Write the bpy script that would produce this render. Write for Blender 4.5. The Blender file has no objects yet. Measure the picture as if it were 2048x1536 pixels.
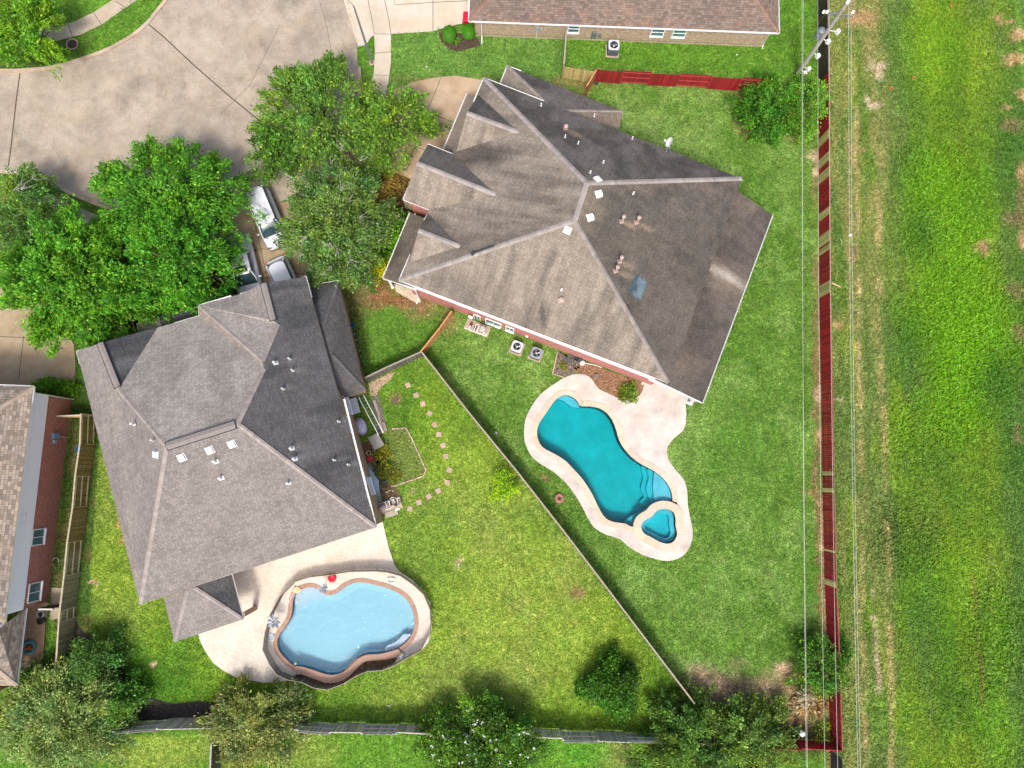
import bpy, bmesh, math, random
import numpy as np
from mathutils import Vector, Matrix
from mathutils.geometry import tessellate_polygon
random.seed(7); rng = np.random.default_rng(11)
sc = bpy.context.scene
COL = sc.collection
R = math.radians

# ------------------------------------------------------------------ camera
H, F = 56.0, 1420.0            # drone height in metres, focal length in pixels of a 2048 px wide frame
NAD = (990.0, 945.0)           # where straight down falls in the frame
d = Vector((NAD[0]-1024, -(NAD[1]-768), -F)).normalized()
ROT = d.rotation_difference(Vector((0, 0, -1))).to_matrix()
cam = bpy.data.cameras.new('camera'); co = bpy.data.objects.new('camera', cam); COL.objects.link(co)
cam.sensor_width = 36; cam.lens = 36*F/2048; cam.clip_end = 4000; cam.clip_start = .5
co.matrix_world = Matrix.Translation((0, 0, H)) @ ROT.to_4x4()
sc.camera = co
# ------------------------------------------------------------------ sky, sun, exposure
SUN = Vector((-0.06, -0.53, 0.85)).normalized()
w = bpy.data.worlds.new('World'); sc.world = w; w.use_nodes = True
nt = w.node_tree; bg = nt.nodes['Background']
sky = nt.nodes.new('ShaderNodeTexSky'); sky.sky_type = 'NISHITA'; sky.sun_disc = False
sky.sun_elevation = math.asin(SUN.z); sky.sun_rotation = math.atan2(SUN.x, SUN.y)
sky.dust_density = 4.0; sky.air_density = .6; sky.ozone_density = .5
nt.links.new(sky.outputs[0], bg.inputs[0]); bg.inputs[1].default_value = 0.15
sl = bpy.data.lights.new('sun', 'SUN'); sl.energy = 1.5; sl.angle = R(10); sl.color = (1, .95, .88)
so = bpy.data.objects.new('sun', sl); COL.objects.link(so)
so.rotation_euler = SUN.to_track_quat('Z', 'Y').to_euler()
sc.view_settings.view_transform = 'Standard'; sc.view_settings.look = 'None'
sc.view_settings.gamma = 1; sc.view_settings.exposure = 0.88
sc.cycles.max_bounces = 8; sc.cycles.transparent_max_bounces = 16

# ------------------------------------------------------------------ helpers
def ray(px, py): return ROT @ Vector((px-1024, -(py-768), -F))
def P(px, py, z=0.0):
    r = ray(px, py); t = (z-H)/r.z
    return Vector((r.x*t, r.y*t, z))
def PL(pts, z=0.0): return [P(p[0], p[1], z) for p in pts]
RI = np.array(ROT.inverted())
def proj(x, y, z):
    x, y, z = np.broadcast_arrays(x, y, z)
    v = np.stack([x, y, z-H], -1) @ RI.T
    return 1024 + v[..., 0]/-v[..., 2]*F, 768 - v[..., 1]/-v[..., 2]*F
def lin(c): c = c/255.0; return c/12.92 if c <= .04045 else ((c+.055)/1.055)**2.4
K = 1.36                       # what a level sunlit surface returns of its base colour at this exposure
def A(r, g, b, k=1.0): return tuple(min(.9, lin(v)/K*k) for v in (r, g, b))
def smooth(pts, n=4, closed=True):
    pts = [Vector((p[0], p[1])) for p in pts]; m = len(pts); out = []
    for i in range(m if closed else m-1):
        if closed: a, b, c, e = pts[i-1], pts[i], pts[(i+1) % m], pts[(i+2) % m]
        else: a, b, c, e = pts[max(i-1, 0)], pts[i], pts[i+1], pts[min(i+2, m-1)]
        for j in range(n):
            t = j/n
            out.append(.5*((2*b)+(c-a)*t+(2*a-5*b+4*c-e)*t*t+(3*b-a-3*c+e)*t**3))
    if not closed: out.append(pts[-1])
    return out
def area(pts): return .5*sum(pts[i-1][0]*pts[i][1]-pts[i][0]*pts[i-1][1] for i in range(len(pts)))
def ccw(pts): return list(pts) if area(pts) > 0 else list(pts)[::-1]
def offset(pts, dd):           # >0 grows a ccw loop
    out = []; m = len(pts)
    for i in range(m):
        a, b, c = [Vector((q[0], q[1])) for q in (pts[i-1], pts[i], pts[(i+1) % m])]
        e1 = (b-a); e2 = (c-b)
        if e1.length < 1e-6: e1 = e2.copy()
        if e2.length < 1e-6: e2 = e1.copy()
        e1.normalize(); e2.normalize()
        n1 = Vector((e1.y, -e1.x)); n2 = Vector((e2.y, -e2.x)); n = n1+n2
        if n.length < 1e-6: n = n1
        n.normalize(); k = min(1/max(.35, n.dot(n1)), 2)
        out.append(b+n*dd*k)
    return out
def inpoly(X, Y, poly):
    ins = np.zeros(np.shape(X), bool); n = len(poly)
    for i in range(n):
        x1, y1 = poly[i-1][0], poly[i-1][1]; x2, y2 = poly[i][0], poly[i][1]
        if y1 == y2: continue
        ins ^= ((y1 > Y) != (y2 > Y)) & (X < (x2-x1)*(Y-y1)/(y2-y1)+x1)
    return ins

def tag(o, label=None, cat=None, group=None, kind=None):
    if label: o['label'] = label
    if cat: o['category'] = cat
    if group: o['group'] = group
    if kind: o['kind'] = kind
    return o
def thing(name, label, cat, loc=(0, 0, 0), rz=0, group=None):
    o = bpy.data.objects.new(name, None); COL.objects.link(o); o.empty_display_size = .3
    o.location = loc; o.rotation_euler = (0, 0, rz)
    return tag(o, label, cat, group)
def dup(root, loc=None, rz=None, label=None, name=None):
    def cp(o, par):
        c = o.copy(); COL.objects.link(c); c.parent = par
        for ch in list(o.children): cp(ch, c)
        return c
    r = cp(root, None)
    if loc is not None: r.location = loc
    if rz is not None: r.rotation_euler = (r.rotation_euler[0], r.rotation_euler[1], rz)
    if label: r['label'] = label
    return r

class MB:
    def __init__(s): s.v = []; s.f = []; s.m = []; s.c = []; s.uv = {}
    def face(s, pts, m=0, c=(1, 1, 1), uv=None):
        b = len(s.v); s.v += [tuple(p) for p in pts]; s.f.append(tuple(range(b, b+len(pts)))); s.m.append(m); s.c.append(c)
        if uv: s.uv[len(s.f)-1] = uv
    def raw(s, vs, fs, m=0, c=(1, 1, 1)):
        b = len(s.v); s.v += [tuple(p) for p in vs]
        for f in fs: s.f.append(tuple(i+b for i in f)); s.m.append(m); s.c.append(c)
    def box(s, cx, cy, cz, sx, sy, sz, rz=0, m=0, c=(1, 1, 1), M=None):
        vs = []
        for k in (-.5, .5):
            for a, b in ((-.5, -.5), (.5, -.5), (.5, .5), (-.5, .5)):
                x, y = a*sx, b*sy
                p = Vector((cx+x*math.cos(rz)-y*math.sin(rz), cy+x*math.sin(rz)+y*math.cos(rz), cz+k*sz))
                vs.append(M @ p if M else p)
        s.raw(vs, [(3, 2, 1, 0), (4, 5, 6, 7), (0, 1, 5, 4), (1, 2, 6, 5), (2, 3, 7, 6), (3, 0, 4, 7)], m, c)
    def bar(s, p, q, wd, ht, m=0, c=(1, 1, 1), up=Vector((0, 0, 1))):
        p, q = Vector(p), Vector(q); t = (q-p).normalized()
        a = t.cross(up)
        if a.length < 1e-4: a = t.cross(Vector((1, 0, 0)))
        a.normalize(); b = a.cross(t)
        vs = [e+a*x*wd/2+b*y*ht/2 for e in (p, q) for x, y in ((-1, -1), (1, -1), (1, 1), (-1, 1))]
        s.raw(vs, [(0, 1, 2, 3), (7, 6, 5, 4), (4, 5, 1, 0), (5, 6, 2, 1), (6, 7, 3, 2), (7, 4, 0, 3)], m, c)
    def tube(s, pts, rs, n=8, m=0, c=(1, 1, 1), caps=True):
        pts = [Vector(p) for p in pts]
        if not hasattr(rs, '__len__'): rs = [rs]*len(pts)
        vs = []; a = None
        for i, p in enumerate(pts):
            t = (pts[min(i+1, len(pts)-1)]-pts[max(i-1, 0)]).normalized()
            if a is None:
                a = t.cross(Vector((0, 0, 1)))
                if a.length < .05: a = t.cross(Vector((1, 0, 0)))
            a = (a-t*a.dot(t)).normalized(); b = t.cross(a)
            vs += [p+(a*math.cos(2*math.pi*k/n)+b*math.sin(2*math.pi*k/n))*rs[i] for k in range(n)]
        fs = [(i*n+k, i*n+(k+1) % n, (i+1)*n+(k+1) % n, (i+1)*n+k) for i in range(len(pts)-1) for k in range(n)]
        if caps: fs += [tuple(range(n-1, -1, -1)), tuple(range((len(pts)-1)*n, len(pts)*n))]
        s.raw(vs, fs, m, c)
    def lathe(s, prof, cx=0, cy=0, n=20, m=0, c=(1, 1, 1)):
        vs = [(cx+r*math.cos(2*math.pi*k/n), cy+r*math.sin(2*math.pi*k/n), z) for r, z in prof for k in range(n)]
        fs = [(i*n+k, i*n+(k+1) % n, (i+1)*n+(k+1) % n, (i+1)*n+k) for i in range(len(prof)-1) for k in range(n)]
        if prof[-1][0] > 1e-4: fs.append(tuple(range((len(prof)-1)*n, len(prof)*n)))
        s.raw(vs, fs, m, c)
    def flat(s, loops, z, m=0, c=(1, 1, 1)):
        L = [[Vector((p[0], p[1], 0)) for p in l] for l in loops]
        al = [p for l in L for p in l]
        tr = tessellate_polygon(L); fs = []
        for t in tr:
            a, b, e = [al[i] for i in t]
            if (b-a).cross(e-a).z < 0: t = t[::-1]
            fs.append(tuple(t))
        s.raw([(p.x, p.y, z) for p in al], fs, m, c)
    def wall(s, loop, z0, z1, closed=True, m=0, c=(1, 1, 1)):
        n = len(loop)
        for i in range(n if closed else n-1):
            a, b = loop[i], loop[(i+1) % n]
            s.face([(a[0], a[1], z0), (b[0], b[1], z0), (b[0], b[1], z1), (a[0], a[1], z1)], m, c)
    def prism(s, loop, z0, z1, m=0, c=(1, 1, 1)):
        loop = ccw(loop); s.flat([loop], z1, m, c); s.wall(loop, z0, z1, True, m, c)
    def ribbon(s, pts, wd, z0, z1, m=0, c=(1, 1, 1), closed=False):
        pts = [Vector((p[0], p[1])) for p in pts]; n = len(pts); Ls = []; Rs = []
        for i, p in enumerate(pts):
            t = (pts[(i+1) % n]-pts[i-1]) if closed else (pts[min(i+1, n-1)]-pts[max(i-1, 0)])
            t.normalize(); q = Vector((-t.y, t.x))*wd/2; Ls.append(p+q); Rs.append(p-q)
        for i in range(n if closed else n-1):
            j = (i+1) % n; a, b, cc, dd = Rs[i], Rs[j], Ls[j], Ls[i]
            s.face([(a.x, a.y, z1), (b.x, b.y, z1), (cc.x, cc.y, z1), (dd.x, dd.y, z1)], m, c)
            if z1-z0 > .01:
                s.face([(a.x, a.y, z0), (b.x, b.y, z0), (b.x, b.y, z1), (a.x, a.y, z1)], m, c)
                s.face([(cc.x, cc.y, z0), (dd.x, dd.y, z0), (dd.x, dd.y, z1), (cc.x, cc.y, z1)], m, c)
    def build(s, name, mats, parent=None, smoothf=False, local=True, bevel=0, color=True):
        me = bpy.data.meshes.new(name)
        off = Vector((0, 0, 0))
        if parent is not None and not local:
            q = parent
            while q is not None: off += q.location; q = q.parent
        vs = [(v[0]-off.x, v[1]-off.y, v[2]-off.z) for v in s.v]
        me.from_pydata(vs, [], s.f)
        if not isinstance(mats, (list, tuple)): mats = [mats]
        for m in mats: me.materials.append(m)
        if len(mats) > 1: me.polygons.foreach_set('material_index', s.m)
        if color:
            ca = me.color_attributes.new('Col', 'FLOAT_COLOR', 'CORNER')
            cs = np.array([c for f, c in zip(s.f, s.c) for _ in f], 'f')
            arr = np.ones((len(cs), 4), 'f'); arr[:, :3] = cs; ca.data.foreach_set('color', arr.ravel())
        if s.uv:
            ul = me.uv_layers.new(name='UVMap')
            for i, p in enumerate(me.polygons):
                if i in s.uv:
                    for k, li in enumerate(p.loop_indices): ul.data[li].uv = s.uv[i][k]
        if smoothf: me.polygons.foreach_set('use_smooth', [True]*len(me.polygons))
        me.update()
        o = bpy.data.objects.new(name, me); COL.objects.link(o)
        if parent is not None: o.parent = parent
        if bevel:
            bm = bmesh.new(); bm.from_mesh(me); bmesh.ops.remove_doubles(bm, verts=bm.verts, dist=1e-4); bm.to_mesh(me); bm.free()
            b = o.modifiers.new('bevel', 'BEVEL'); b.width = bevel; b.segments = 2; b.limit_method = 'ANGLE'; b.angle_limit = R(35)
        return o
def catmull3(pts, n=6):
    out = []
    pts = [Vector(p) for p in pts]
    for i in range(len(pts)-1):
        a, b, c, e = pts[max(i-1, 0)], pts[i], pts[i+1], pts[min(i+2, len(pts)-1)]
        for j in range(n):
            t = j/n; out.append(.5*((2*b)+(c-a)*t+(2*a-5*b+4*c-e)*t*t+(3*b-a-3*c+e)*t**3))
    return out+[pts[-1]]

# ------------------------------------------------------------------ materials
def mat(name): 
    m = bpy.data.materials.new(name); m.use_nodes = True
    return m, m.node_tree, m.node_tree.nodes['Principled BSDF']
def nd(nt, t, **kw):
    n = nt.nodes.new(t)
    for k, v in kw.items():
        if k in ('operation', 'blend_type', 'data_type', 'attribute_name', 'interpolation', 'noise_dimensions', 'feature', 'distance'): setattr(n, k, v)
        else: n.inputs[k].default_value = v
    return n
def mixc(nt, a, b, fac, mode='MIX'):
    n = nt.nodes.new('ShaderNodeMix'); n.data_type = 'RGBA'; n.blend_type = mode; n.clamp_result = False
    for s, v in ((n.inputs['Factor'], fac), (n.inputs['A'], a), (n.inputs['B'], b)):
        if hasattr(v, 'links') or isinstance(v, bpy.types.NodeSocket): nt.links.new(v, s)
        elif isinstance(v, (int, float)) : s.default_value = v
        else: s.default_value = (*v, 1) if len(v) == 3 else v
    return n.outputs['Result']
def coord(nt, kind='Object', scale=None, rot=None):
    if kind == 'Position': out = nt.nodes.new('ShaderNodeNewGeometry').outputs['Position']
    else: out = nt.nodes.new('ShaderNodeTexCoord').outputs[kind]
    if scale or rot:
        mp = nt.nodes.new('ShaderNodeMapping'); nt.links.new(out, mp.inputs[0])
        if scale: mp.inputs['Scale'].default_value = scale
        if rot: mp.inputs['Rotation'].default_value = rot
        out = mp.outputs[0]
    return out
def noise(nt, vec, scale, detail=4, rough=.6, lo=.3, hi=.7, a=0., b=1.):
    n = nd(nt, 'ShaderNodeTexNoise', Scale=scale, Detail=detail, Roughness=rough); nt.links.new(vec, n.inputs['Vector'])
    r = nt.nodes.new('ShaderNodeMapRange'); nt.links.new(n.outputs[0], r.inputs[0])
    r.inputs[1].default_value = lo; r.inputs[2].default_value = hi; r.inputs[3].default_value = a; r.inputs[4].default_value = b
    return r.outputs[0]
def grey(nt, v):
    c = nt.nodes.new('ShaderNodeCombineColor')
    for i in range(3): nt.links.new(v, c.inputs[i])
    return c.outputs[0]
def bump(nt, bs, h, strength=.3, dist=.02):
    b = nd(nt, 'ShaderNodeBump', Strength=strength, Distance=dist); nt.links.new(h, b.inputs['Height']); nt.links.new(b.outputs[0], bs.inputs['Normal'])
def simple(name, col, rough=.6, metal=0, var=.12, sc_=6.0, usecol=True, spec=.4, coat=0):
    m, nt, bs = mat(name)
    v = coord(nt)
    f = noise(nt, v, sc_, 5, .65, .3, .7, 1-var, 1+var)
    c = mixc(nt, col, grey(nt, f), 1.0, 'MULTIPLY')
    if usecol:
        at = nd(nt, 'ShaderNodeAttribute', attribute_name='Col')
        c = mixc(nt, c, at.outputs['Color'], 1.0, 'MULTIPLY')
    nt.links.new(c, bs.inputs['Base Color'])
    bs.inputs['Roughness'].default_value = rough; bs.inputs['Metallic'].default_value = metal
    bs.inputs['Specular IOR Level'].default_value = spec; bs.inputs['Coat Weight'].default_value = coat
    return m
def concrete(name, col, stain=.35, speck=.25, big=.25, tint=(1.0, .9, .78), worn=False):
    m, nt, bs = mat(name); v = coord(nt, 'Position')
    f1 = noise(nt, v, big, 5, .62, .42, .68, 1, 1-stain)
    f2 = noise(nt, v, 9, 6, .8, .3, .72, 1+speck, 1-speck)
    f3 = noise(nt, v, 1.3, 5, .7, .35, .7, 1+stain*.3, 1-stain*.35)
    c = mixc(nt, mixc(nt, col, [col[i]*tint[i] for i in range(3)], noise(nt, v, .6, 3)), grey(nt, f1), 1., 'MULTIPLY')
    c = mixc(nt, c, grey(nt, f2), 1., 'MULTIPLY'); c = mixc(nt, c, grey(nt, f3), 1., 'MULTIPLY')
    if worn:
        c = mixc(nt, c, mixc(nt, c, (.66, .70, .70), 1., 'MULTIPLY'), noise(nt, v, .16, 9, .68, .53, .62, 0, .8))
        c = mixc(nt, c, mixc(nt, c, (1.06, 1.03, .98), 1., 'MULTIPLY'), noise(nt, v, .34, 8, .7, .52, .64, 0, 1))
        c = mixc(nt, c, mixc(nt, c, (.72, .68, .64), 1., 'MULTIPLY'), noise(nt, coord(nt, 'Position', scale=(1, .35, 1), rot=(0, 0, .7)), 1.2, 8, .75, .57, .66, 0, .7))
        c = mixc(nt, c, mixc(nt, c, (.8, .78, .76), 1., 'MULTIPLY'), noise(nt, v, 5, 6, .8, .52, .66, 0, .6))
    nt.links.new(c, bs.inputs['Base Color']); bs.inputs['Roughness'].default_value = .88; bs.inputs['Specular IOR Level'].default_value = .25
    bump(nt, bs, f2, .25, .01)
    return m
def grassmat(name, fine=.5, tuft=.35):
    m, nt, bs = mat(name); v = coord(nt, 'Position')
    at = nd(nt, 'ShaderNodeAttribute', attribute_name='Col')
    n1 = noise(nt, v, 7.0, 3, .75, .33, .67, 1-fine, 1+fine)
    n2 = noise(nt, v, 2.2, 5, .7, .32, .68, 1-tuft, 1+tuft)
    n3 = noise(nt, v, .5, 4, .6, .35, .68, .84, 1.16)
    # patches drift towards straw or towards blue green
    n4 = noise(nt, v, 1.1, 6, .75, .48, .72, 0, 1)
    n5 = noise(nt, v, .8, 6, .7, .5, .72, 0, 1)
    c = at.outputs['Color']
    c = mixc(nt, c, mixc(nt, c, (1.25, 1.0, 1.3), 1., 'MULTIPLY'), n4)
    c = mixc(nt, c, mixc(nt, c, (.70, .88, .80), 1., 'MULTIPLY'), n5)
    n6 = noise(nt, v, 1.7, 9, .78, .52, .60, 0, 1); c = mixc(nt, c, mixc(nt, c, (1.28, 1.18, 1.35), 1., 'MULTIPLY'), n6)
    n7 = noise(nt, coord(nt, 'Position', scale=(1, 1, 1), rot=(0, 0, 1)), 1.3, 9, .78, .54, .62, 0, 1); c = mixc(nt, c, mixc(nt, c, (.74, .84, .8), 1., 'MULTIPLY'), n7)
    for n in (n1, n2, n3): c = mixc(nt, c, grey(nt, n), 1., 'MULTIPLY')
    nt.links.new(c, bs.inputs['Base Color']); bs.inputs['Roughness'].default_value = .9; bs.inputs['Specular IOR Level'].default_value = .12
    bump(nt, bs, n1, .8, .06)
    return m
def shingle(name, tabw=.33, course=.145, contrast=.22, streak=.0, mortar=.6, warm=0.0, blotch=.1):
    m, nt, bs = mat(name); uv = coord(nt, 'UV')
    at = nd(nt, 'ShaderNodeAttribute', attribute_name='Col')
    br = nd(nt, 'ShaderNodeTexBrick'); nt.links.new(uv, br.inputs['Vector'])
    for k, vv in (('Scale', 1), ('Brick Width', tabw), ('Row Height', course), ('Mortar Size', .012), ('Mortar Smooth', .3), ('Bias', 0)): br.inputs[k].default_value = vv
    br.inputs['Color1'].default_value = (1-contrast, 1-contrast, 1-contrast, 1); br.inputs['Color2'].default_value = (1+contrast, 1+contrast*(1-warm*.4), 1+contrast*(1-warm), 1)
    br.inputs['Mortar'].default_value = (mortar, mortar, mortar, 1); br.offset = .37; br.offset_frequency = 3
    c = mixc(nt, at.outputs['Color'], br.outputs['Color'], 1., 'MULTIPLY')
    p = coord(nt, 'UV', scale=(1, 1, 1))
    g = noise(nt, p, 14, 4, .8, .3, .7, .9, 1.1); c = mixc(nt, c, grey(nt, g), 1., 'MULTIPLY')
    g = noise(nt, p, .7, 5, .65, .32, .7, 1+blotch, 1-blotch); c = mixc(nt, c, grey(nt, g), 1., 'MULTIPLY')
    if streak:
        s = coord(nt, 'UV', scale=(2.2, .42, 1)); g = noise(nt, s, 1., 6, .72, .42, .7, 1.08, 1-streak); c = mixc(nt, c, grey(nt, g), 1., 'MULTIPLY')
    nt.links.new(c, bs.inputs['Base Color']); bs.inputs['Roughness'].default_value = .92; bs.inputs['Specular IOR Level'].default_value = .15
    bump(nt, bs, br.outputs['Fac'], -.5, .012)
    return m
def brickmat(name, c1, c2, mort):
    m, nt, bs = mat(name); uv = coord(nt, 'UV')
    br = nd(nt, 'ShaderNodeTexBrick'); nt.links.new(uv, br.inputs['Vector'])
    for k, vv in (('Scale', 1), ('Brick Width', .2), ('Row Height', .075), ('Mortar Size', .008), ('Bias', 0)): br.inputs[k].default_value = vv
    br.inputs['Color1'].default_value = (*c1, 1); br.inputs['Color2'].default_value = (*c2, 1); br.inputs['Mortar'].default_value = (*mort, 1)
    g = noise(nt, coord(nt, 'UV', scale=(1, 3, 1)), 3.5, 5, .8, .3, .7, .6, 1.45)
    c = mixc(nt, br.outputs['Color'], grey(nt, g), 1., 'MULTIPLY')
    nt.links.new(c, bs.inputs['Base Color']); bs.inputs['Roughness'].default_value = .9
    bump(nt, bs, br.outputs['Fac'], -.4, .008)
    return m
def leafmat(name, trans=.3):
    m, nt, bs = mat(name)
    at = nd(nt, 'ShaderNodeAttribute', attribute_name='Col')
    nt.links.new(at.outputs['Color'], bs.inputs['Base Color']); bs.inputs['Roughness'].default_value = .55; bs.inputs['Specular IOR Level'].default_value = .25
    tr = nd(nt, 'ShaderNodeBsdfTranslucent'); nt.links.new(mixc(nt, at.outputs['Color'], (1.3, 1.4, .6), 1., 'MULTIPLY'), tr.inputs[0])
    mx = nd(nt, 'ShaderNodeMixShader'); mx.inputs[0].default_value = trans
    nt.links.new(bs.outputs[0], mx.inputs[1]); nt.links.new(tr.outputs[0], mx.inputs[2]); nt.links.new(mx.outputs[0], nt.nodes['Material Output'].inputs[0])
    return m
def glassmat(name, col=(.03, .06, .07)):
    m, nt, bs = mat(name)
    v = coord(nt); f = noise(nt, v, 1.5, 2, .5, .3, .7, .7, 1.4)
    nt.links.new(mixc(nt, col, grey(nt, f), 1., 'MULTIPLY'), bs.inputs['Base Color'])
    bs.inputs['Roughness'].default_value = .06; bs.inputs['Specular IOR Level'].default_value = .8
    return m
def meshmat(name, col, alpha):
    m, nt, bs = mat(name); v = coord(nt)
    f = noise(nt, v, 3, 2, .5, .3, .7, .9, 1.1); nt.links.new(mixc(nt, col, grey(nt, f), 1., 'MULTIPLY'), bs.inputs['Base Color'])
    bs.inputs['Alpha'].default_value = alpha; bs.inputs['Roughness'].default_value = .8
    return m
def watermat(name, absorb, surf=True, ripple=.06):
    m, nt, bs = mat(name); nt.nodes.remove(bs); out = nt.nodes['Material Output']
    tp = nd(nt, 'ShaderNodeBsdfTransparent')
    if surf:
        gl = nd(nt, 'ShaderNodeBsdfGlossy'); gl.inputs['Roughness'].default_value = .05
        b = nd(nt, 'ShaderNodeBump', Strength=.4, Distance=ripple)
        nt.links.new(noise(nt, coord(nt, 'Position'), 2.6, 4, .6), b.inputs['Height'])
        nt.links.new(b.outputs[0], gl.inputs['Normal'])
        fr = nd(nt, 'ShaderNodeFresnel', IOR=1.33); nt.links.new(b.outputs[0], fr.inputs['Normal'])
        mx = nd(nt, 'ShaderNodeMixShader'); nt.links.new(fr.outputs[0], mx.inputs[0]); nt.links.new(tp.outputs[0], mx.inputs[1]); nt.links.new(gl.outputs[0], mx.inputs[2])
        nt.links.new(mx.outputs[0], out.inputs['Surface'])
    else: nt.links.new(tp.outputs[0], out.inputs['Surface'])
    va = nd(nt, 'ShaderNodeVolumeAbsorption'); mxa = max(absorb); va.inputs['Density'].default_value = mxa
    va.inputs['Color'].default_value = (*[1-a/mxa for a in absorb], 1)
    nt.links.new(va.outputs[0], out.inputs['Volume'])
    return m

M = {}
M['grass'] = grassmat('grass')
M['street'] = concrete('street_concrete', A(190, 178, 161), .3, .26, .35, (.96, .92, .86), True)
M['walk'] = concrete('walk_concrete', A(203, 192, 172), .25, .1, .4)
M['newwalk'] = concrete('pale_concrete', A(222, 213, 196), .12, .07, .3)
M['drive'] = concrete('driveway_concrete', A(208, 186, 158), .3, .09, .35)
M['shadedrive'] = concrete('shaded_driveway_concrete', A(186, 170, 142), .3, .12, .3)  # darker copy of the driveway concrete, shade put into its colour
M['curb'] = concrete('curb_concrete', A(206, 188, 168), .3, .15, .8)
M['joint'] = simple('joint_tar', A(95, 85, 70), .95, usecol=False)
M['deck'] = concrete('pool_deck_concrete', A(226, 215, 205), .26, .14, .5, (1, .97, .93))
M['deck2'] = concrete('aggregate_concrete', A(234, 225, 211), .18, .32, .35, (1, .96, .9))
M['coping'] = simple('flagstone', A(232, 205, 182), .8, var=.1, sc_=3)
M['coping2'] = simple('brown_coping', A(186, 150, 130), .8, var=.08, sc_=5)
M['plaster'] = simple('blue_plaster', (.27, .44, .60), .8, var=.14, sc_=.7)
M['plaster2'] = simple('pale_plaster', (.43, .47, .55), .8, var=.04, sc_=2)
M['water1'] = watermat('pool_water', (1.9, .13, .20)); M['water1s'] = watermat('pool_water_side', (1.9, .13, .20), False)
M['water2'] = watermat('clear_pool_water', (.40, .05, .02)); M['water2s'] = watermat('clear_pool_water_side', (.40, .05, .02), False)
M['roof'] = shingle('weathered_shingles', .30, .16, .13, .20, .5, .05, .10)
M['roof2'] = shingle('grey_shingles', .26, .15, .17, .10, .5, .0, .08)
M['roof3'] = shingle('brown_shingles', .34, .17, .26, .0, .5, .15, .06)
M['roof4'] = shingle('tan_shingles', .34, .2, .36, .0, .42, .15, .08)
M['cap'] = simple('ridge_cap_shingles', (1, 1, 1), .9, var=.14, sc_=5)
M['white'] = simple('white_paint', (.80, .80, .80), .5, var=.05)
M['brick1'] = brickmat('red_brick', A(172, 82, 72), A(204, 116, 100), A(215, 185, 175))
M['brick3'] = brickmat('tan_brick', A(158, 132, 108), A(205, 182, 155), A(200, 185, 160))
M['brick4'] = brickmat('dark_red_brick', A(172, 96, 82), A(206, 126, 106), A(200, 170, 145))
M['stucco'] = simple('tan_stucco', A(190, 160, 128), .9)
M['siding'] = simple('white_siding', (.85, .87, .88), .6, var=.03)
M['bark'] = simple('bark', (.16, .13, .10), .95, var=.3)
M['twig'] = simple('bare_twig', (.36, .34, .30), .9, var=.2)
M['leaf'] = leafmat('leaves')
M['petal'] = simple('white_petals', (.8, .8, .78), .7)
M['wood'] = simple('fence_wood', (1, 1, 1), .85, var=.28, sc_=9)
M['mulch'] = simple('mulch', (1, 1, 1), .95, var=.75, sc_=7)
M['metal'] = simple('grey_metal', A(150, 158, 165), .45, .4)
M['darkmetal'] = simple('dark_metal', (.04, .045, .05), .5, .3)
M['acgrey'] = simple('grey_enamel', (1, 1, 1), .5)
M['plastic'] = simple('plastic', (1, 1, 1), .5, var=.05)
M['rubber'] = simple('rubber', (.02, .02, .02), .9)
M['glass'] = glassmat('window_glass'); M['bluegl'] = glassmat('teal_window_glass', (.05, .14, .15))
M['carpaint'] = simple('white_car_paint', (.60, .62, .66), .3, var=.02, coat=.5)
M['concpole'] = concrete('pole_concrete', A(190, 188, 180), .2, .2, 1)
M['meshfence'] = meshmat('black_pool_mesh', (.05, .05, .055), .86)
M['wire'] = simple('cable', A(225, 230, 215), .6)
M['terra'] = simple('terracotta_paver', A(198, 172, 148), .9, var=.1)
M['stone'] = simple('stone_slab', A(170, 165, 158), .9, var=.3, sc_=12)
M['fabric'] = simple('fabric', (1, 1, 1), .8)

# ------------------------------------------------------------------ value noise for painting ground and roof weathering
_tab = np.random.default_rng(3).random((256, 256))
def vn(x, y, s, ox=0, oy=0):
    x = np.asarray(x, float)*s+ox+1000.3; y = np.asarray(y, float)*s+oy+1000.7
    xi = np.floor(x).astype(int); yi = np.floor(y).astype(int); fx = x-xi; fy = y-yi
    fx = fx*fx*(3-2*fx); fy = fy*fy*(3-2*fy)
    g = lambda a, b: _tab[a % 256, b % 256]
    return (g(xi, yi)*(1-fx)+g(xi+1, yi)*fx)*(1-fy)+(g(xi, yi+1)*(1-fx)+g(xi+1, yi+1)*fx)*fy
def fbm(x, y, s, o=4, ox=0):
    t = 0; a = 1; n = 0
    for i in range(o): t = t+a*vn(x, y, s*2**i, ox+17*i, 31*i); n += a; a *= .55
    return t/n
def paint(C, mask, col): C += (np.array(col)-C)*np.clip(mask, 0, 1)[..., None]
def blob(px, py, cx, cy, rx, ry, soft=.5, pw=1.):
    q = np.sqrt(((px-cx)/rx)**2+((py-cy)/ry)**2); return np.clip((1+soft-q)/(2*soft), 0, 1)*pw

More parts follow.
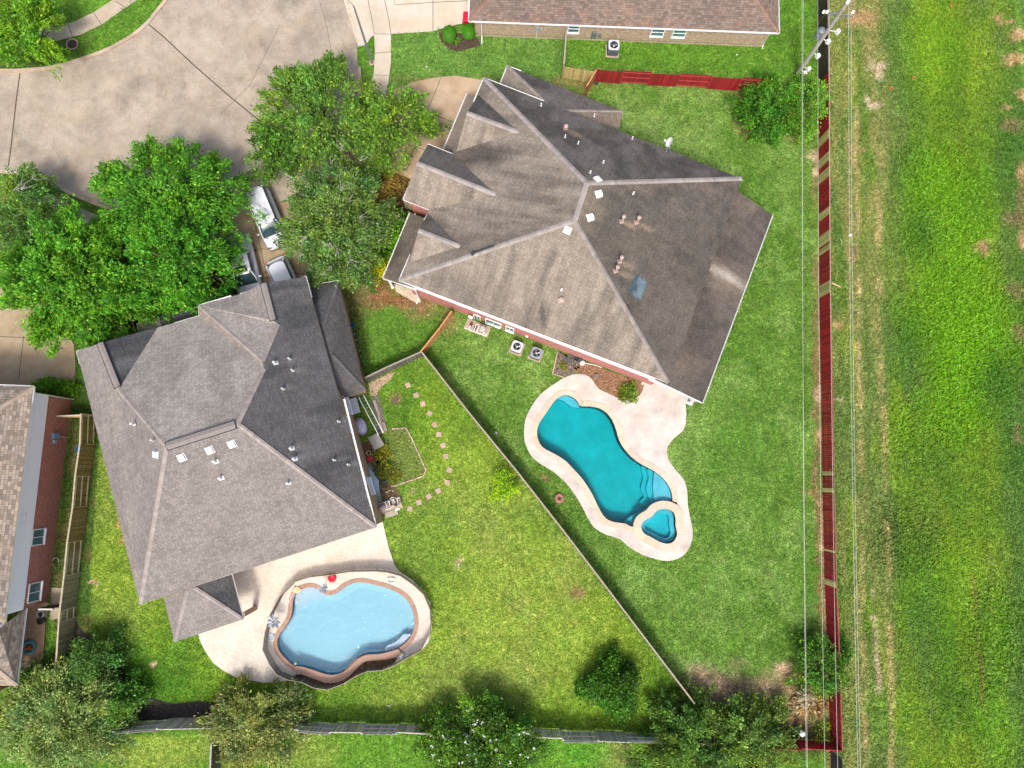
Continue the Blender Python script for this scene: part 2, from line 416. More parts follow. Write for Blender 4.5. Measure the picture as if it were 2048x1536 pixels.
# ------------------------------------------------------------------ outlines taken once for several uses (frame pixels on the ground)
POOL1 = [(1131.5,790.5),(1144,794),(1154,802),(1161,812),(1179,813),(1199,817),(1214,827),(1224,840),(1231.5,858),(1236.5,875.5),(1245,893),(1261.5,913),(1281.5,928),(1309,943),(1329,960.5),(1340,978),(1344,993),(1343,1006),(1330,1030),(1300,1045),(1266,1053),(1249,1047),(1224,1043),(1209,1034),(1196.5,1014),(1184,988),(1166.5,960.5),(1149,940.5),(1129,920.5),(1109,908),(1086.5,895.5),(1076.5,880.5),(1074,863),(1079,845.5),(1091.5,827),(1106.5,805.5),(1119,794)]
SPA = [(1324,1017.5),(1336.5,1019),(1346.5,1025.5),(1350,1038),(1350,1050.5),(1353,1068),(1346.5,1082),(1334,1087),(1319,1083.5),(1301.5,1074),(1286.5,1065.5),(1281.5,1053),(1286.5,1042),(1301.5,1033),(1311.5,1022)]
DECK1 = [(1146,749),(1130,755),(1113,765),(1081,788),(1061.5,815.5),(1051,838),(1048,863),(1050,885.5),(1061.5,910.5),(1081,928),(1106,943),(1129,963),(1149,988),(1164,1013),(1176.5,1038),(1189,1055.5),(1211.5,1069),(1239,1078),(1256.5,1093),(1284,1109),(1311.5,1118),(1334,1122),(1356.5,1117),(1374,1103),(1384,1080.5),(1384.5,1058),(1379,1030.5),(1375,1005.5),(1374,980.5),(1366.5,958),(1351.5,940.5),(1339,923),(1333.5,905.5),(1336.5,890.5),(1349,875.5),(1366.5,860.5),(1371.5,843),(1372,820.5),(1370,800.5),(1372,780),(1340,760),(1300,750),(1290,765),(1287.6,771),(1283,785),(1276,793),(1266,800),(1254,802),(1239,798),(1223,790),(1203,781),(1193,773),(1183,758),(1173,751),(1160,748)]
POOL2 = [(724.5,1164.5),(749.5,1169.5),(777,1177),(802,1189.5),(817,1204.5),(826,1224.5),(829,1247),(824.5,1267),(814.5,1282),(799.5,1294.5),(782,1302),(757,1307),(732,1308),(712,1317),(697,1332),(682,1344.5),(662,1349.5),(642,1344.5),(617,1336),(589.5,1331),(572,1317),(559.5,1302),(555,1284.5),(559.5,1269.5),(572,1252),(582,1234.5),(585,1219.5),(587,1199.5),(594.5,1184.5),(607,1177),(622,1174.5),(634.5,1178),(647,1187),(662,1190),(677,1184.5),(687,1176),(704.5,1167)]
DECK2 = [(385,1180),(397,1270),(402.5,1285),(412,1304),(427.5,1326),(448,1341.5),(471,1354),(498,1360),(529,1365),(550,1364),(572,1361),(590,1351),(612,1360),(640,1372),(662,1376),(690,1366),(715,1347),(737,1340),(765,1338),(790,1328),(817,1312),(842,1302),(857,1284.5),(863,1259.5),(864.5,1232),(861,1207),(847,1182),(829.5,1164.5),(817,1154.5),(799.5,1143),(789.5,1130.5),(777,1093),(764.5,1040.5),(740,1000),(600,1040)]
def W2(pts, z=0.): return ccw([(q.x, q.y) for q in PL(pts, z)])
wPOOL1 = ccw(smooth(W2(POOL1), 4)); wSPA = ccw(smooth(W2(SPA), 4)); wPOOL2 = ccw(smooth(W2(POOL2), 4))
wDECK1 = ccw(smooth(W2(DECK1), 2)); wDECK2 = W2(DECK2)
STREET = [(335,-4),(315,22),(295,47),(262,74),(215,100),(160,120),(107,135),(50,141),(0,142),(-200,142),(-200,330),(0,340),(60,352),(97,362),(150,388),(220,415),(320,436),(400,436),(460,429),(520,418),(580,395),(640,355),(690,300),(714,230),(718,170),(715,125),(712,75),(697,22),(684,-30),(640,-180),(370,-180)]
FENCE_R = [P(1636.5, -60), P(1638, 300), P(1640, 600), P(1645, 950), P(1651, 1150), P(1661, 1497)]

# ------------------------------------------------------------------ ground sheet with the lawns, the field and its bare patches
def ground_color(X, Y):
    px, py = proj(X, Y, np.zeros_like(X))
    wx = px+(fbm(X, Y, .55, 4)-.5)*46; wy = py+(fbm(X, Y, .55, 4, 90)-.5)*46
    fx = px+(fbm(X, Y, 1.4, 4, 5)-.5)*26; fy = py+(fbm(X, Y, 1.4, 4, 95)-.5)*26
    C = np.empty(X.shape+(3,)); C[:] = A(104, 150, 52)
    b1 = fbm(X, Y, .12, 4, 40)
    # mown lawns
    paint(C, inpoly(px, py, [(-900,-900),(1650,-900),(1650,185),(1180,150),(1130,128),(-900,128)])*1., A(104, 152, 48))
    paint(C, inpoly(px, py, [(780,60),(1130,60),(1130,135),(1185,180),(1240,240),(960,200),(770,200)])*1., A(112, 156, 66))
    inR = inpoly(px, py, [(1128,130),(1660,165),(1656,800),(1676,1500),(1380,1400),(1100,1035),(850,712),(905,618),(1300,500)])
    paint(C, inR*1., A(114, 154, 62)); paint(C, inR*np.clip((b1-.5)*4, 0, .8), A(100, 142, 50)); paint(C, inR*np.clip((.46-b1)*4, 0, .7), A(138, 170, 86))
    paint(C, inR*np.clip((fbm(X, Y, .45, 5, 71)-.52)*6, 0, .4), A(142, 176, 90)); paint(C, inR*np.clip((fbm(X, Y, .8, 5, 171)-.56)*7, 0, .5), A(90, 136, 44))
    inM = inpoly(px, py, [(850,712),(1100,1035),(1380,1400),(1400,1470),(200,1445),(165,1250),(200,850),(735,760)])
    paint(C, inM*1., A(116, 156, 52))
    for q in [(1010,1130,170,190,'y',.8),(950,1320,150,90,'y',.55),(1100,1250,120,110,'y',.6),(850,1400,90,40,'y',.5),(1060,1330,70,60,'y',.5),(900,950,90,70,'y',.35),(820,830,60,60,'g',.5),(280,1300,130,120,'g',.6),(300,1380,150,60,'g',.7),(400,1400,120,40,'g',.6),(230,1000,50,120,'y',.5),(240,1200,70,80,'y',.5),(880,1120,50,100,'g',.4),(1330,1400,80,60,'g',.7),(1080,1050,60,40,'g',.4)]:
        paint(C, inM*blob(wx, wy, q[0], q[1], q[2], q[3], .6, q[5]), A(158, 176, 80) if q[4] == 'y' else A(84, 136, 36))
    paint(C, inM*np.clip((b1-.55)*4, 0, .5), A(142, 176, 50))
    strip = inpoly(px, py, [(140,760),(205,760),(175,1290),(115,1290),(100,1200),(140,830)])
    paint(C, strip*1., A(84, 118, 46)); paint(C, strip*np.clip((fbm(X, Y, .6)-.5)*4, 0, .8), A(128, 118, 72))
    low = py > 1470
    paint(C, low*(px < 1400)*1., A(108, 158, 50)); 
    for q in [(330,1500,90,50,A(165,185,80),.7),(620,1510,60,40,A(160,175,80),.5),(470,1490,60,40,A(150,150,80),.5),(1250,1500,60,40,A(150,140,85),.8),(1180,1500,50,30,A(90,165,40),.6),(100,1500,90,60,A(90,160,50),.5)]:
        paint(C, low*blob(wx, wy, *q[:4], .5, q[5]), q[4])
    # open field east of the red fence
    fe = px > 1655
    paint(C, fe*1., A(124, 152, 74))
    band = 1830+(fbm(X*0, Y, .06, 3)-.5)*120
    paint(C, fe*np.clip((px-band+20)/60, 0, 1)*np.clip((2000-px+(fbm(X, Y, .2)-.5)*120)/60, 0, 1), A(127, 160, 44))
    paint(C, fe*np.clip((fbm(X*2.2, Y*.5, .25, 5, 7)-.47)*5, 0, .8), A(142, 176, 48))
    paint(C, fe*np.clip((fbm(X*1.5, Y*.7, .3, 5, 77)-.54)*5, 0, .4), A(84, 138, 40))
    paint(C, fe*np.clip((px-1985)/50, 0, 1)*.8, A(96, 138, 56))
    paint(C, fe*np.clip((fbm(X*3.4, Y*.35, .35, 4, 33)-.5)*6, 0, .75)*np.clip((1800-px)/50, 0, 1), A(158, 166, 92))
    for q in [(1945,665,95,110,1.),(1920,780,70,90,.8),(1880,440,75,110,.8),(1930,540,60,50,.5),(1850,350,50,60,.5),(1950,420,45,110,.6),(1850,860,70,60,.5),(1960,770,40,60,.6),(1840,620,50,60,.6),(1880,1180,80,90,.4),(1990,1280,50,90,.55),(1870,100,60,80,.4),(1780,1430,60,60,.3),(1990,1450,40,90,.5)]:
        paint(C, blob(wx, wy, q[0], q[1], q[2], q[3], .45, q[4]*.95), A(128, 190, 30))
    for q in [(1990,770,35,60,.8),(1820,700,40,60,.5),(1840,1220,50,110,.6),(1880,940,90,60,.5),(1800,1060,50,70,.4),(1730,250,20,90,.5),(2000,300,50,120,.6),(1900,1400,60,100,.4),(1840,470,30,50,.7),(2020,900,30,70,.6)]:
        paint(C, blob(fx, fy, q[0], q[1], q[2], q[3], .7, q[4]), A(80, 134, 42))
    def track(x0, x1, wd, y0, y1, col, pw):
        cx = x0+(x1-x0)*(py-y0)/(y1-y0)+(fbm(X*0, Y, .25, 3, x0)-.5)*14
        m = np.exp(-((px-cx)/wd)**2)*((py > y0) & (py < y1))*np.clip((fbm(X, Y*.5, 1.1, 4, x0)-.28)*3.2, 0, 1); paint(C, m*pw*fe, col)
    track(1704, 1732, 7, -200, 1700, A(204, 190, 128), .95); track(1754, 1790, 7, 380, 1700, A(204, 190, 128), .9); track(1745, 1755, 18, -100, 420, A(186, 176, 112), .7)
    track(1745, 1760, 5, 1180, 1390, A(225, 205, 170), 1.); track(1690, 1700, 6, -50, 700, A(186, 170, 110), .5); track(1945, 1965, 5, 1150, 1420, A(165, 140, 80), .5)
    for q in [(2036,70,14,14,'t'),(2030,118,22,12,'t'),(2044,190,14,9,'t'),(2016,45,14,6,'t'),(2046,345,12,22,'t'),(2012,218,10,5,'t'),(2040,400,14,45,'r'),(2020,250,28,18,'r'),(1961,495,13,14,'t'),(2035,665,20,26,'r'),(2030,580,26,26,'r'),(2030,440,30,20,'r'),(2035,870,12,24,'r'),(1740,132,9,11,'w'),(1762,136,7,10,'w'),(1758,148,8,7,'w'),(1748,212,16,7,'w'),(1735,200,6,9,'w'),(1712,300,12,4,'t'),(1720,35,28,22,'t'),(1680,800,6,5,'w'),(1677,645,8,10,'t'),(2000,35,8,8,'t'),(2045,480,10,20,'t'),(1705,510,10,26,'r'),(1745,1238,7,5,'w')]:
        paint(C, blob(fx, fy, q[0], q[1], q[2]*(.8 if q[4] == 'r' else 1.), q[3]*(.7 if q[4] == 'r' else .9), .6, .6 if q[4] == 'r' else .9)*(px > 1655), {'t': A(214, 180, 132), 'r': A(170, 145, 108), 'w': A(228, 212, 180)}[q[4]])
    # bare, littered and plain darker patches inside the yards
    for q in [(1630,700,7,110,'b',.7),(1634,900,7,180,'b',.8),(1641,1060,8,90,'b',.9),(1648,1240,9,120,'b',.9),(1630,360,6,60,'b',.7),(1632,540,10,30,'b',.7),(1626,312,12,14,'w',.7),(1626,342,6,6,'w',1),(1634,790,6,16,'w',1),(1640,865,5,6,'w',1),(1625,985,16,8,'b',1),(1640,1100,8,10,'w',.8),
              (1440,1382,62,30,'p',.95),(1400,1350,26,22,'p',.8),(1500,1430,70,26,'p',.9),(1570,1400,60,60,'p',.75),(1564,1340,15,12,'w',1),(1590,1360,22,26,'b',.8),(1575,1440,60,40,'b',.8),(1520,1370,30,16,'p',.6),(1480,1330,20,10,'p',.3),(1487,210,14,30,'b',.6),(1495,245,20,22,'b',.6),(1560,262,70,14,'b',.7),(1500,178,30,16,'b',.7),
              (308,1330,6,6,'w',1),(185,1166,6,5,'w',.9),(237,1050,6,9,'t',.9),(244,1082,5,10,'t',.8),(1154,1185,13,12,'b',.8),(1088,1230,8,8,'b',.3),(917,1125,5,9,'w',.6),(778,1412,6,4,'w',.6),(790,800,13,12,'b',.7),(825,983,7,7,'w',.5),(1090,955,14,6,'b',.8),
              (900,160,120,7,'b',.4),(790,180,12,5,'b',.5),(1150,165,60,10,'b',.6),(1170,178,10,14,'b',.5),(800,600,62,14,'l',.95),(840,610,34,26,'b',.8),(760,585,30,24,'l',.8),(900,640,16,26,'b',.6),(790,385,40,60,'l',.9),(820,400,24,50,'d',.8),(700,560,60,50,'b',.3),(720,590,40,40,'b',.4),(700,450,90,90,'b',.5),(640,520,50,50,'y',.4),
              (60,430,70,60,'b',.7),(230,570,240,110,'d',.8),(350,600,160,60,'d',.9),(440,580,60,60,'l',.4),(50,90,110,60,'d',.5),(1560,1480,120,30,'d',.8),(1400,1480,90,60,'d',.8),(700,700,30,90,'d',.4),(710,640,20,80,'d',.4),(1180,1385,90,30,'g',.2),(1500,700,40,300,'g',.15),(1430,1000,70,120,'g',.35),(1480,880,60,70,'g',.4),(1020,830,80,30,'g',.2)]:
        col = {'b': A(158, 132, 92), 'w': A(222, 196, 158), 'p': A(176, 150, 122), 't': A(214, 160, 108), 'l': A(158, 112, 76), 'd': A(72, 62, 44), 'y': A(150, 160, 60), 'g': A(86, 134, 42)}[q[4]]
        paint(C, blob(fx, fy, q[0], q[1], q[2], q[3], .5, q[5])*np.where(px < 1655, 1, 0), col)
    # strip of soil under the red fence line and along the diagonal fence
    paint(C, np.exp(-((px-(1641+np.clip(py-600, 0, 900)*.02))/3.5)**2)*(py > 180)*.8, A(190, 160, 116))
    far = np.clip((np.hypot(X, Y)-60)/60, 0, 1); paint(C, far, A(104, 140, 58))
    # small tonal speckle that the sheet itself carries
    C *= (.88+.24*fbm(X, Y, 3.0, 3, 61))[..., None]
    return np.clip(C, .005, .9)
def axis(lo, hi, st):
    core = list(np.arange(lo, hi+1e-6, st)); g = st; a = core[-1]; b = core[0]; up = []; dn = []
    while a < 1600: g *= 1.5; a += g; b -= g; up.append(a); dn.append(b)
    return np.array(dn[::-1]+core+up)
gx = axis(-46, 46, .2); gy = axis(-34, 44, .2)
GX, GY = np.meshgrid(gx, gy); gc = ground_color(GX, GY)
GZ = (fbm(GX, GY, .9, 3)-.5)*.05*np.clip((40-np.abs(GX))/5, 0, 1)
GZ -= GZ.max()+.0
nx, ny = len(gx), len(gy)
hole = inpoly(GX, GY, offset(wPOOL1, .12)) | inpoly(GX, GY, offset(wSPA, .12)) | inpoly(GX, GY, offset(wPOOL2, .12))
ii, jj = np.meshgrid(np.arange(nx-1), np.arange(ny-1)); q = (jj*nx+ii)
hq = (hole[:-1, :-1] | hole[1:, :-1] | hole[:-1, 1:] | hole[1:, 1:]).ravel()
q = q.ravel()[~hq]; faces = np.stack([q, q+1, q+nx+1, q+nx], 1)
def npmesh(name, V, Fc, mats, vcol=None, ccol=None, midx=None, smoothf=False):
    me = bpy.data.meshes.new(name); k = Fc.shape[1]
    me.vertices.add(len(V)); me.vertices.foreach_set('co', np.asarray(V, 'f').ravel())
    me.loops.add(Fc.size); me.loops.foreach_set('vertex_index', Fc.astype('i').ravel())
    me.polygons.add(len(Fc)); me.polygons.foreach_set('loop_start', np.arange(0, Fc.size, k, dtype='i'))
    try: me.polygons.foreach_set('loop_total', np.full(len(Fc), k, 'i'))
    except Exception: pass
    for m in (mats if isinstance(mats, (list, tuple)) else [mats]): me.materials.append(m)
    if midx is not None: me.polygons.foreach_set('material_index', midx.astype('i'))
    if vcol is not None:
        ca = me.color_attributes.new('Col', 'FLOAT_COLOR', 'POINT'); a = np.ones((len(V), 4), 'f'); a[:, :3] = vcol; ca.data.foreach_set('color', a.ravel())
    if ccol is not None:
        ca = me.color_attributes.new('Col', 'FLOAT_COLOR', 'CORNER'); a = np.ones((Fc.size, 4), 'f'); a[:, :3] = np.repeat(ccol, k, 0); ca.data.foreach_set('color', a.ravel())
    if smoothf: me.polygons.foreach_set('use_smooth', np.ones(len(Fc), bool))
    me.update(calc_edges=True); me.validate()
    o = bpy.data.objects.new(name, me); COL.objects.link(o); return o
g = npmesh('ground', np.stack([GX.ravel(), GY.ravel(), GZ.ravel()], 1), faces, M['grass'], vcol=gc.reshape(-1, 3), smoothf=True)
tag(g, kind='structure')

# ------------------------------------------------------------------ paving
def sheet(name, pts, z, m, kind='structure', thick=.0, col=(1, 1, 1), world=False, hole=None):
    mb = MB(); L = ccw(pts if world else W2(pts))
    mb.flat([L]+([hole[::-1]] if hole else []), z, 0, col)
    if thick: mb.wall(L, z-thick, z, True, 0, col)
    o = mb.build(name, m); 
    if kind: o['kind'] = kind
    return o
sheet('street', [(q.x, q.y) for q in smooth(STREET, 2)], .006, M['street'])
def joints(segs, z, wd=.045, name='pavement_joint'):
    mb = MB()
    for s in segs: mb.ribbon([(v.x, v.y) for v in PL(s)], wd, z, z)
    o = mb.build(name, M['joint']); o['kind'] = 'structure'
joints([[(289,42),(330,76),(385,128),(450,185),(512,236),(560,275)],[(40,147),(34,190),(27,250),(20,310),(15,344)]], .012, .1)
joints([[(560,50),(530,110),(500,170),(440,230)],[(640,5),(655,60),(668,130)]], .012, .03)
cb = MB()
for seg in ([(335,-30),(335,-4),(315,22),(295,47),(262,74),(215,100),(160,120),(107,135),(50,141),(0,142),(-200,142)], [(-200,334),(0,343),(60,355),(97,364),(150,390),(220,417),(320,438),(400,438),(452,432)], [(600,392),(645,357),(680,318)], [(715,235),(720,170),(718,135)]):
    s = smooth([(v.x, v.y) for v in PL(seg)], 4, False); cb.ribbon(s, .28, 0, .11)
cbo = cb.build('kerb', M['curb']); cbo['kind'] = 'structure'
# aprons and walks
sheet('side_walk', [(287,-20),(275,0),(235,27),(202,50),(160,70),(115,82),(60,86),(-30,84),(-30,52),(60,54),(115,50),(145,45),(187,25),(225,0),(236,-20)], .02, M['walk'])
sheet('side_walk', [(731,-40),(734,0),(743,40),(748,68),(750,107),(748,145),(735,200),(728,240),(752,240),(768,200),(776,170),(782,125),(782,68),(778,40),(769,0),(766,-40)], .034, M['newwalk'])
sheet('front_drive', [(674,-60),(684,-10),(695,25),(706,60),(716,94),(732,90),(742,75),(752,68),(782,68),(820,66),(865,63),(880,58),(935,45),(960,40),(960,-60)], .028, M['newwalk'])
sheet('side_walk', [(50,378),(97,388),(150,412),(220,440),(320,462),(400,464),(452,456),(452,478),(400,492),(320,490),(220,468),(150,438),(97,412),(50,404)], .02, M['walk'])
sheet('front_drive', [(690,228),(722,206),(750,192),(777,184),(805,172),(837,162),(882,154),(912,152),(962,160),(1000,200),(960,330),(826,360),(795,347),(762,337),(735,325),(700,345),(660,365),(640,350),(680,300)], .03, M['drive'])
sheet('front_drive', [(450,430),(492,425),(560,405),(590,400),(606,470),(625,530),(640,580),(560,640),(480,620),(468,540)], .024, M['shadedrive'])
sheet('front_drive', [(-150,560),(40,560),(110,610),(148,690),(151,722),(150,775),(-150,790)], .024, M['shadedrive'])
joints([[(783,-30),(790,10),(870,5),(935,2)],[(866,0),(866,62)],[(883,153),(858,215),(836,275),(812,345)],[(745,213),(720,254),(730,252)],[(724,255),(770,276),(850,300)],[(836,218),(868,230),(910,246)],[(840,182),(836,218)],[(708,330),(724,255),(734,240)]], .036, .045)
joints([[(736,0),(744,40),(749,68),(782,69)],[(751,107),(782,104)],[(748,150),(779,152)],[(769,0),(778,40),(782,69)]], .04, .04)
joints([[(186,24),(205,52)],[(136,46),(145,74)],[(230,2),(255,18)]], .026, .05)
joints([[(508,440),(522,500),(535,560),(545,640)],[(460,505),(520,498),(620,500)],[(0,673),(150,680)],[(48,672),(42,720),(38,760)],[(512,560),(560,550),(630,545)]], .03, .045)
sheet('entry_walk', [(788,567),(836,584),(842,604),(834,607),(793,584)], .03, M['newwalk'])
sheet('entry_walk', [(806,396),(838,402),(838,424),(810,416)], .03, M['drive'])
sheet('side_slab', [(103,1175),(127,1176),(131,1200),(130,1234),(100,1240)], .03, M['walk'])
sheet('back_patio', [(40,1200),(97,1205),(92,1250),(88,1310),(82,1340),(30,1345)], .1, M['stucco'], thick=.1)
sheet('back_patio', [(40,1325),(80,1322),(82,1342),(35,1346)], .13, M['newwalk'], thick=.1)
# mulch and planting beds
def bed(name, pts, c, z=.012, seed=0, h=.07, n=26, lumps=('leaf litter')):
    L = W2(pts); r = random.Random(seed); mb = MB(); mb.flat([L], z, 0, c)
    xs = [p[0] for p in L]; ys = [p[1] for p in L]; ar = abs(area(L))
    for _ in range(int(ar*n)):
        x = r.uniform(min(xs), max(xs)); y = r.uniform(min(ys), max(ys))
        if not inpoly(np.array([x]), np.array([y]), L)[0]: continue
        s = r.uniform(.03, .09); a = r.uniform(0, 6.28); k = r.uniform(.55, 1.9); t = r.uniform(-.4, .4); hh = z+r.uniform(.01, h)
        u = Vector((math.cos(a), math.sin(a), t))*s; v = Vector((-math.sin(a), math.cos(a), r.uniform(-.5, .5)))*s*.6; p = Vector((x, y, hh))
        hu = r.choice(((1, 1, 1), (1.15, .9, .8), (.8, .85, .85), (1.1, 1.1, 1.05))); cc = tuple(min(.8, q*k*h_*r.uniform(.9, 1.1)) for q, h_ in zip(c, hu))
        mb.face([p-u-v, p+u-v, p+u+v, p-u+v], 0, cc)
    o = mb.build(name, M['mulch']); o['kind'] = 'structure'
bed('black_mulch_bed', [(150,1240),(165,1265),(190,1275),(215,1290),(238,1330),(262,1360),(300,1395),(345,1408),(400,1402),(430,1405),(480,1420),(480,1438),(380,1437),(262,1442),(240,1455),(150,1400)], A(62, 56, 52), seed=1)
bed('flower_bed', [(877,64),(940,68),(958,78),(962,90),(940,97),(915,104),(898,98),(882,84)], A(84, 70, 56), seed=2)
bed('pine_bark_bed', [(1116,703),(1180,728),(1290,768),(1287,771),(1283,785),(1276,793),(1266,800),(1254,802),(1239,798),(1223,790),(1203,781),(1193,773),(1183,758),(1173,751),(1160,748),(1150,740),(1140,720)], A(146, 112, 84), seed=3, n=60)
bed('garden_bed', [(760,866),(784,858),(812,858),(822,875),(834,905),(850,942),(846,950),(822,958),(785,972),(765,960),(752,920)], A(108, 128, 54), seed=4, n=40)
bed('garden_bed', [(720,885),(750,880),(765,960),(790,975),(800,985),(805,1005),(798,1020),(770,1024),(752,960),(735,925)], A(110, 92, 66), seed=5, n=40)
bed('flower_bed', [(1104,748),(1116,703),(1150,716),(1160,735),(1146,747),(1128,754)], A(120, 108, 100), seed=6, n=60)
bed('pool_planting_bed', [(589,1349),(602,1348),(627,1356),(650,1365),(668,1365),(690,1352),(706,1335),(730,1322),(760,1320),(790,1314),(796,1312),(790,1326),(765,1338),(737,1340),(712,1350),(690,1366),(660,1376),(628,1370),(600,1358)], A(92, 74, 50), seed=7, z=.056, n=40)
e = MB()
e.ribbon([(v.x, v.y) for v in PL([(1131,756),(1105,748),(1115,704)])], .1, 0, .1); eo = e.build('bed_edging', M['curb']); tag(eo, 'pale concrete edging strip around the flower bed by the air conditioners', 'edging')

e = MB(); e.ribbon([(v.x, v.y) for v in PL([(784,858),(812,856),(822,874),(836,905),(852,940),(847,952),(822,961),(786,973)])], .1, 0, .06, 0, (.42, .3, .24)); tag(e.build('bed_edging', M['mulch']), 'thin brown edging round the overgrown garden square beside the stepping stones', 'edging')
# ------------------------------------------------------------------ pools
def poolring(outer, inner, z0, z1, m, name, par, every=6, seed=1, skip=None):
    mb = MB(); n = len(inner); r = random.Random(seed); c = (1, 1, 1)
    for i in range(n):
        j = (i+1) % n
        if skip is not None and inpoly(np.array([(inner[i][0]+outer[i][0])/2]), np.array([(inner[i][1]+outer[i][1])/2]), skip)[0]: continue
        oi, oj, ii_, ij = [Vector((q[0], q[1], z1)) for q in (outer[i], outer[j], inner[i], inner[j])]
        if i % every == 0:
            k = r.uniform(.9, 1.08); c = (k, k*r.uniform(.95, 1.02), k*r.uniform(.92, 1.02)); t = min(.5, .02/max(.02, (oj-oi).length)); oe, ie = oi.lerp(oj, t), ii_.lerp(ij, t)
            mb.face([oi, oe, ie, ii_], 0, (.4, .38, .36)); mb.face([oe, oj, ij, ie], 0, c)
        else: mb.face([oi, oj, ij, ii_], 0, c)
    if skip is None: mb.wall(outer, z0, z1); mb.wall(inner[::-1], z0-.1, z1)
    else:
        for L_, za in ((outer, z0), (inner, z0-.1)):
            for i in range(n):
                j = (i+1) % n
                if inpoly(np.array([L_[i][0]]), np.array([L_[i][1]]), skip)[0]: continue
                mb.face([(L_[i][0], L_[i][1], za), (L_[j][0], L_[j][1], za), (L_[j][0], L_[j][1], z1), (L_[i][0], L_[i][1], z1)])
    o = mb.build(name, m, par, local=False); bm = bmesh.new(); bm.from_mesh(o.data); bmesh.ops.remove_doubles(bm, verts=bm.verts, dist=1e-4); bm.to_mesh(o.data); bm.free(); return o
def midstep(poly, z0, z1, m, par, name='step'):
    mb = MB(); mb.prism(poly, z0, z1); return mb.build(name, m, par, local=False)
cx, cy = sum(p[0] for p in wPOOL1)/len(wPOOL1), sum(p[1] for p in wPOOL1)/len(wPOOL1)
pool = thing('swimming_pool', 'deep turquoise pool with a pale stone rim in the right hand yard', 'pool', (cx, cy, 0))
in1 = wPOOL1; out1 = offset(in1, .42); ZC = .09
spo = offset(wSPA, .62)
# deck opening: the outline of pool rim and spa rim together, walked round by angle from a point inside each
def union_outline(a, b):
    pa = [p for p in a if not inpoly(np.array([p[0]]), np.array([p[1]]), b)[0]]
    pb = [p for p in b if not inpoly(np.array([p[0]]), np.array([p[1]]), a)[0]]
    def rot(full, keep):
        ks = [any((p[0]-k[0])**2+(p[1]-k[1])**2 < 1e-9 for k in keep) for p in full]; n = len(full)
        st = next(i for i in range(n) if ks[i] and not ks[i-1]); out = []
        for i in range(n):
            if not ks[(st+i) % n]: break
            out.append(full[(st+i) % n])
        return out
    return rot(a, pa)+rot(b, pb)
POOLHOLE = union_outline(offset(in1, .41), offset(wSPA, .61))
def minus_outline(a, b):
    n = len(a); ins = [bool(inpoly(np.array([p[0]]), np.array([p[1]]), b)[0]) for p in a]; st = next(i for i in range(n) if not ins[i] and ins[i-1]); keep = []
    for i in range(n):
        if ins[(st+i) % n]: break
        keep.append(Vector(a[(st+i) % n][:2]) if not isinstance(a[0], Vector) else a[(st+i) % n])
    bi = [bool(inpoly(np.array([p[0]]), np.array([p[1]]), a)[0]) for p in b]; m = len(b); sb = next(i for i in range(m) if bi[i] and not bi[i-1]); arc = []
    for i in range(m):
        if not bi[(sb+i) % m]: break
        arc.append(b[(sb+i) % m])
    return keep+arc[::-1]
in1d = minus_outline(in1, offset(wSPA, .60))
dk = MB(); dk.flat([wDECK1, ccw(POOLHOLE)[::-1]], .05); dk.wall(wDECK1, -.05, .05)
do = dk.build('pool_deck', M['deck']); do['kind'] = 'structure'
b = MB(); fl = in1d; b.wall(in1d[::-1], -1.25, ZC-.01)
b.flat([fl], -1.25); b.build('basin', M['plaster'], pool, local=False)
poolring(out1, in1, 0, ZC, M['coping'], 'coping', pool, skip=spo)
def clip_in(pts): return ccw([(v.x, v.y) for v in smooth(W2(pts), 3)])
_cut = lambda L: L
midstep(clip_in([(1311,943),(1309,955),(1308,970),(1309,990),(1314,1006),(1345,1010),(1347,993),(1341,976),(1330,959),(1318,949)]), -1.23, -.32, M['plaster'], pool)
midstep(clip_in([(1299,938),(1301,955),(1296,975),(1299,992),(1306,1008),(1290,1020),(1262,1035),(1251,1048),(1268,1054),(1300,1040),(1330,1020),(1330,960)]), -1.235, -.62, M['plaster'], pool)
midstep(clip_in([(1287,932),(1291,955),(1286,978),(1293,995),(1284,1005),(1300,1015),(1320,1000),(1316,950)]), -1.24, -.92, M['plaster'], pool)
midstep(clip_in([(1115,796),(1130,802),(1143,812),(1160,814),(1155,803),(1145,795),(1131,790),(1120,792)]), -1.23, -.4, M['plaster'], pool, 'bench')
def water(pl, z, zb, m, ms, par, inset=.004):
    L = offset(pl, -inset); wb = MB(); wb.flat([L], z, 0); wb.wall(L, zb, z, True, 1)
    LL = [(x, y) for x, y in L]; wb.raw([(p[0], p[1], zb) for p in L], [tuple(range(len(L)))[::-1]], 1)
    return wb.build('water', [m, ms], par, local=False)
water(in1d, -.03, -1.5, M['water1'], M['water1s'], pool)
sx, sy = sum(p[0] for p in wSPA)/len(wSPA), sum(p[1] for p in wSPA)/len(wSPA)
spa = thing('hot_tub', 'small three sided spa with raised stone rim beside the turquoise pool', 'hot tub', (sx, sy, 0))
poolring(spo, wSPA, -1.4, .2, M['coping'], 'coping', spa)
b = MB(); b.wall(wSPA[::-1], -.5, .2); s2 = offset(wSPA, -.36); b.flat([wSPA, s2[::-1]], -.42); b.wall(s2[::-1], -.85, -.42); b.flat([s2], -.85); b.build('basin', M['plaster'], spa, local=False)
water(wSPA, .02, -.95, M['water1'], M['water1s'], spa)
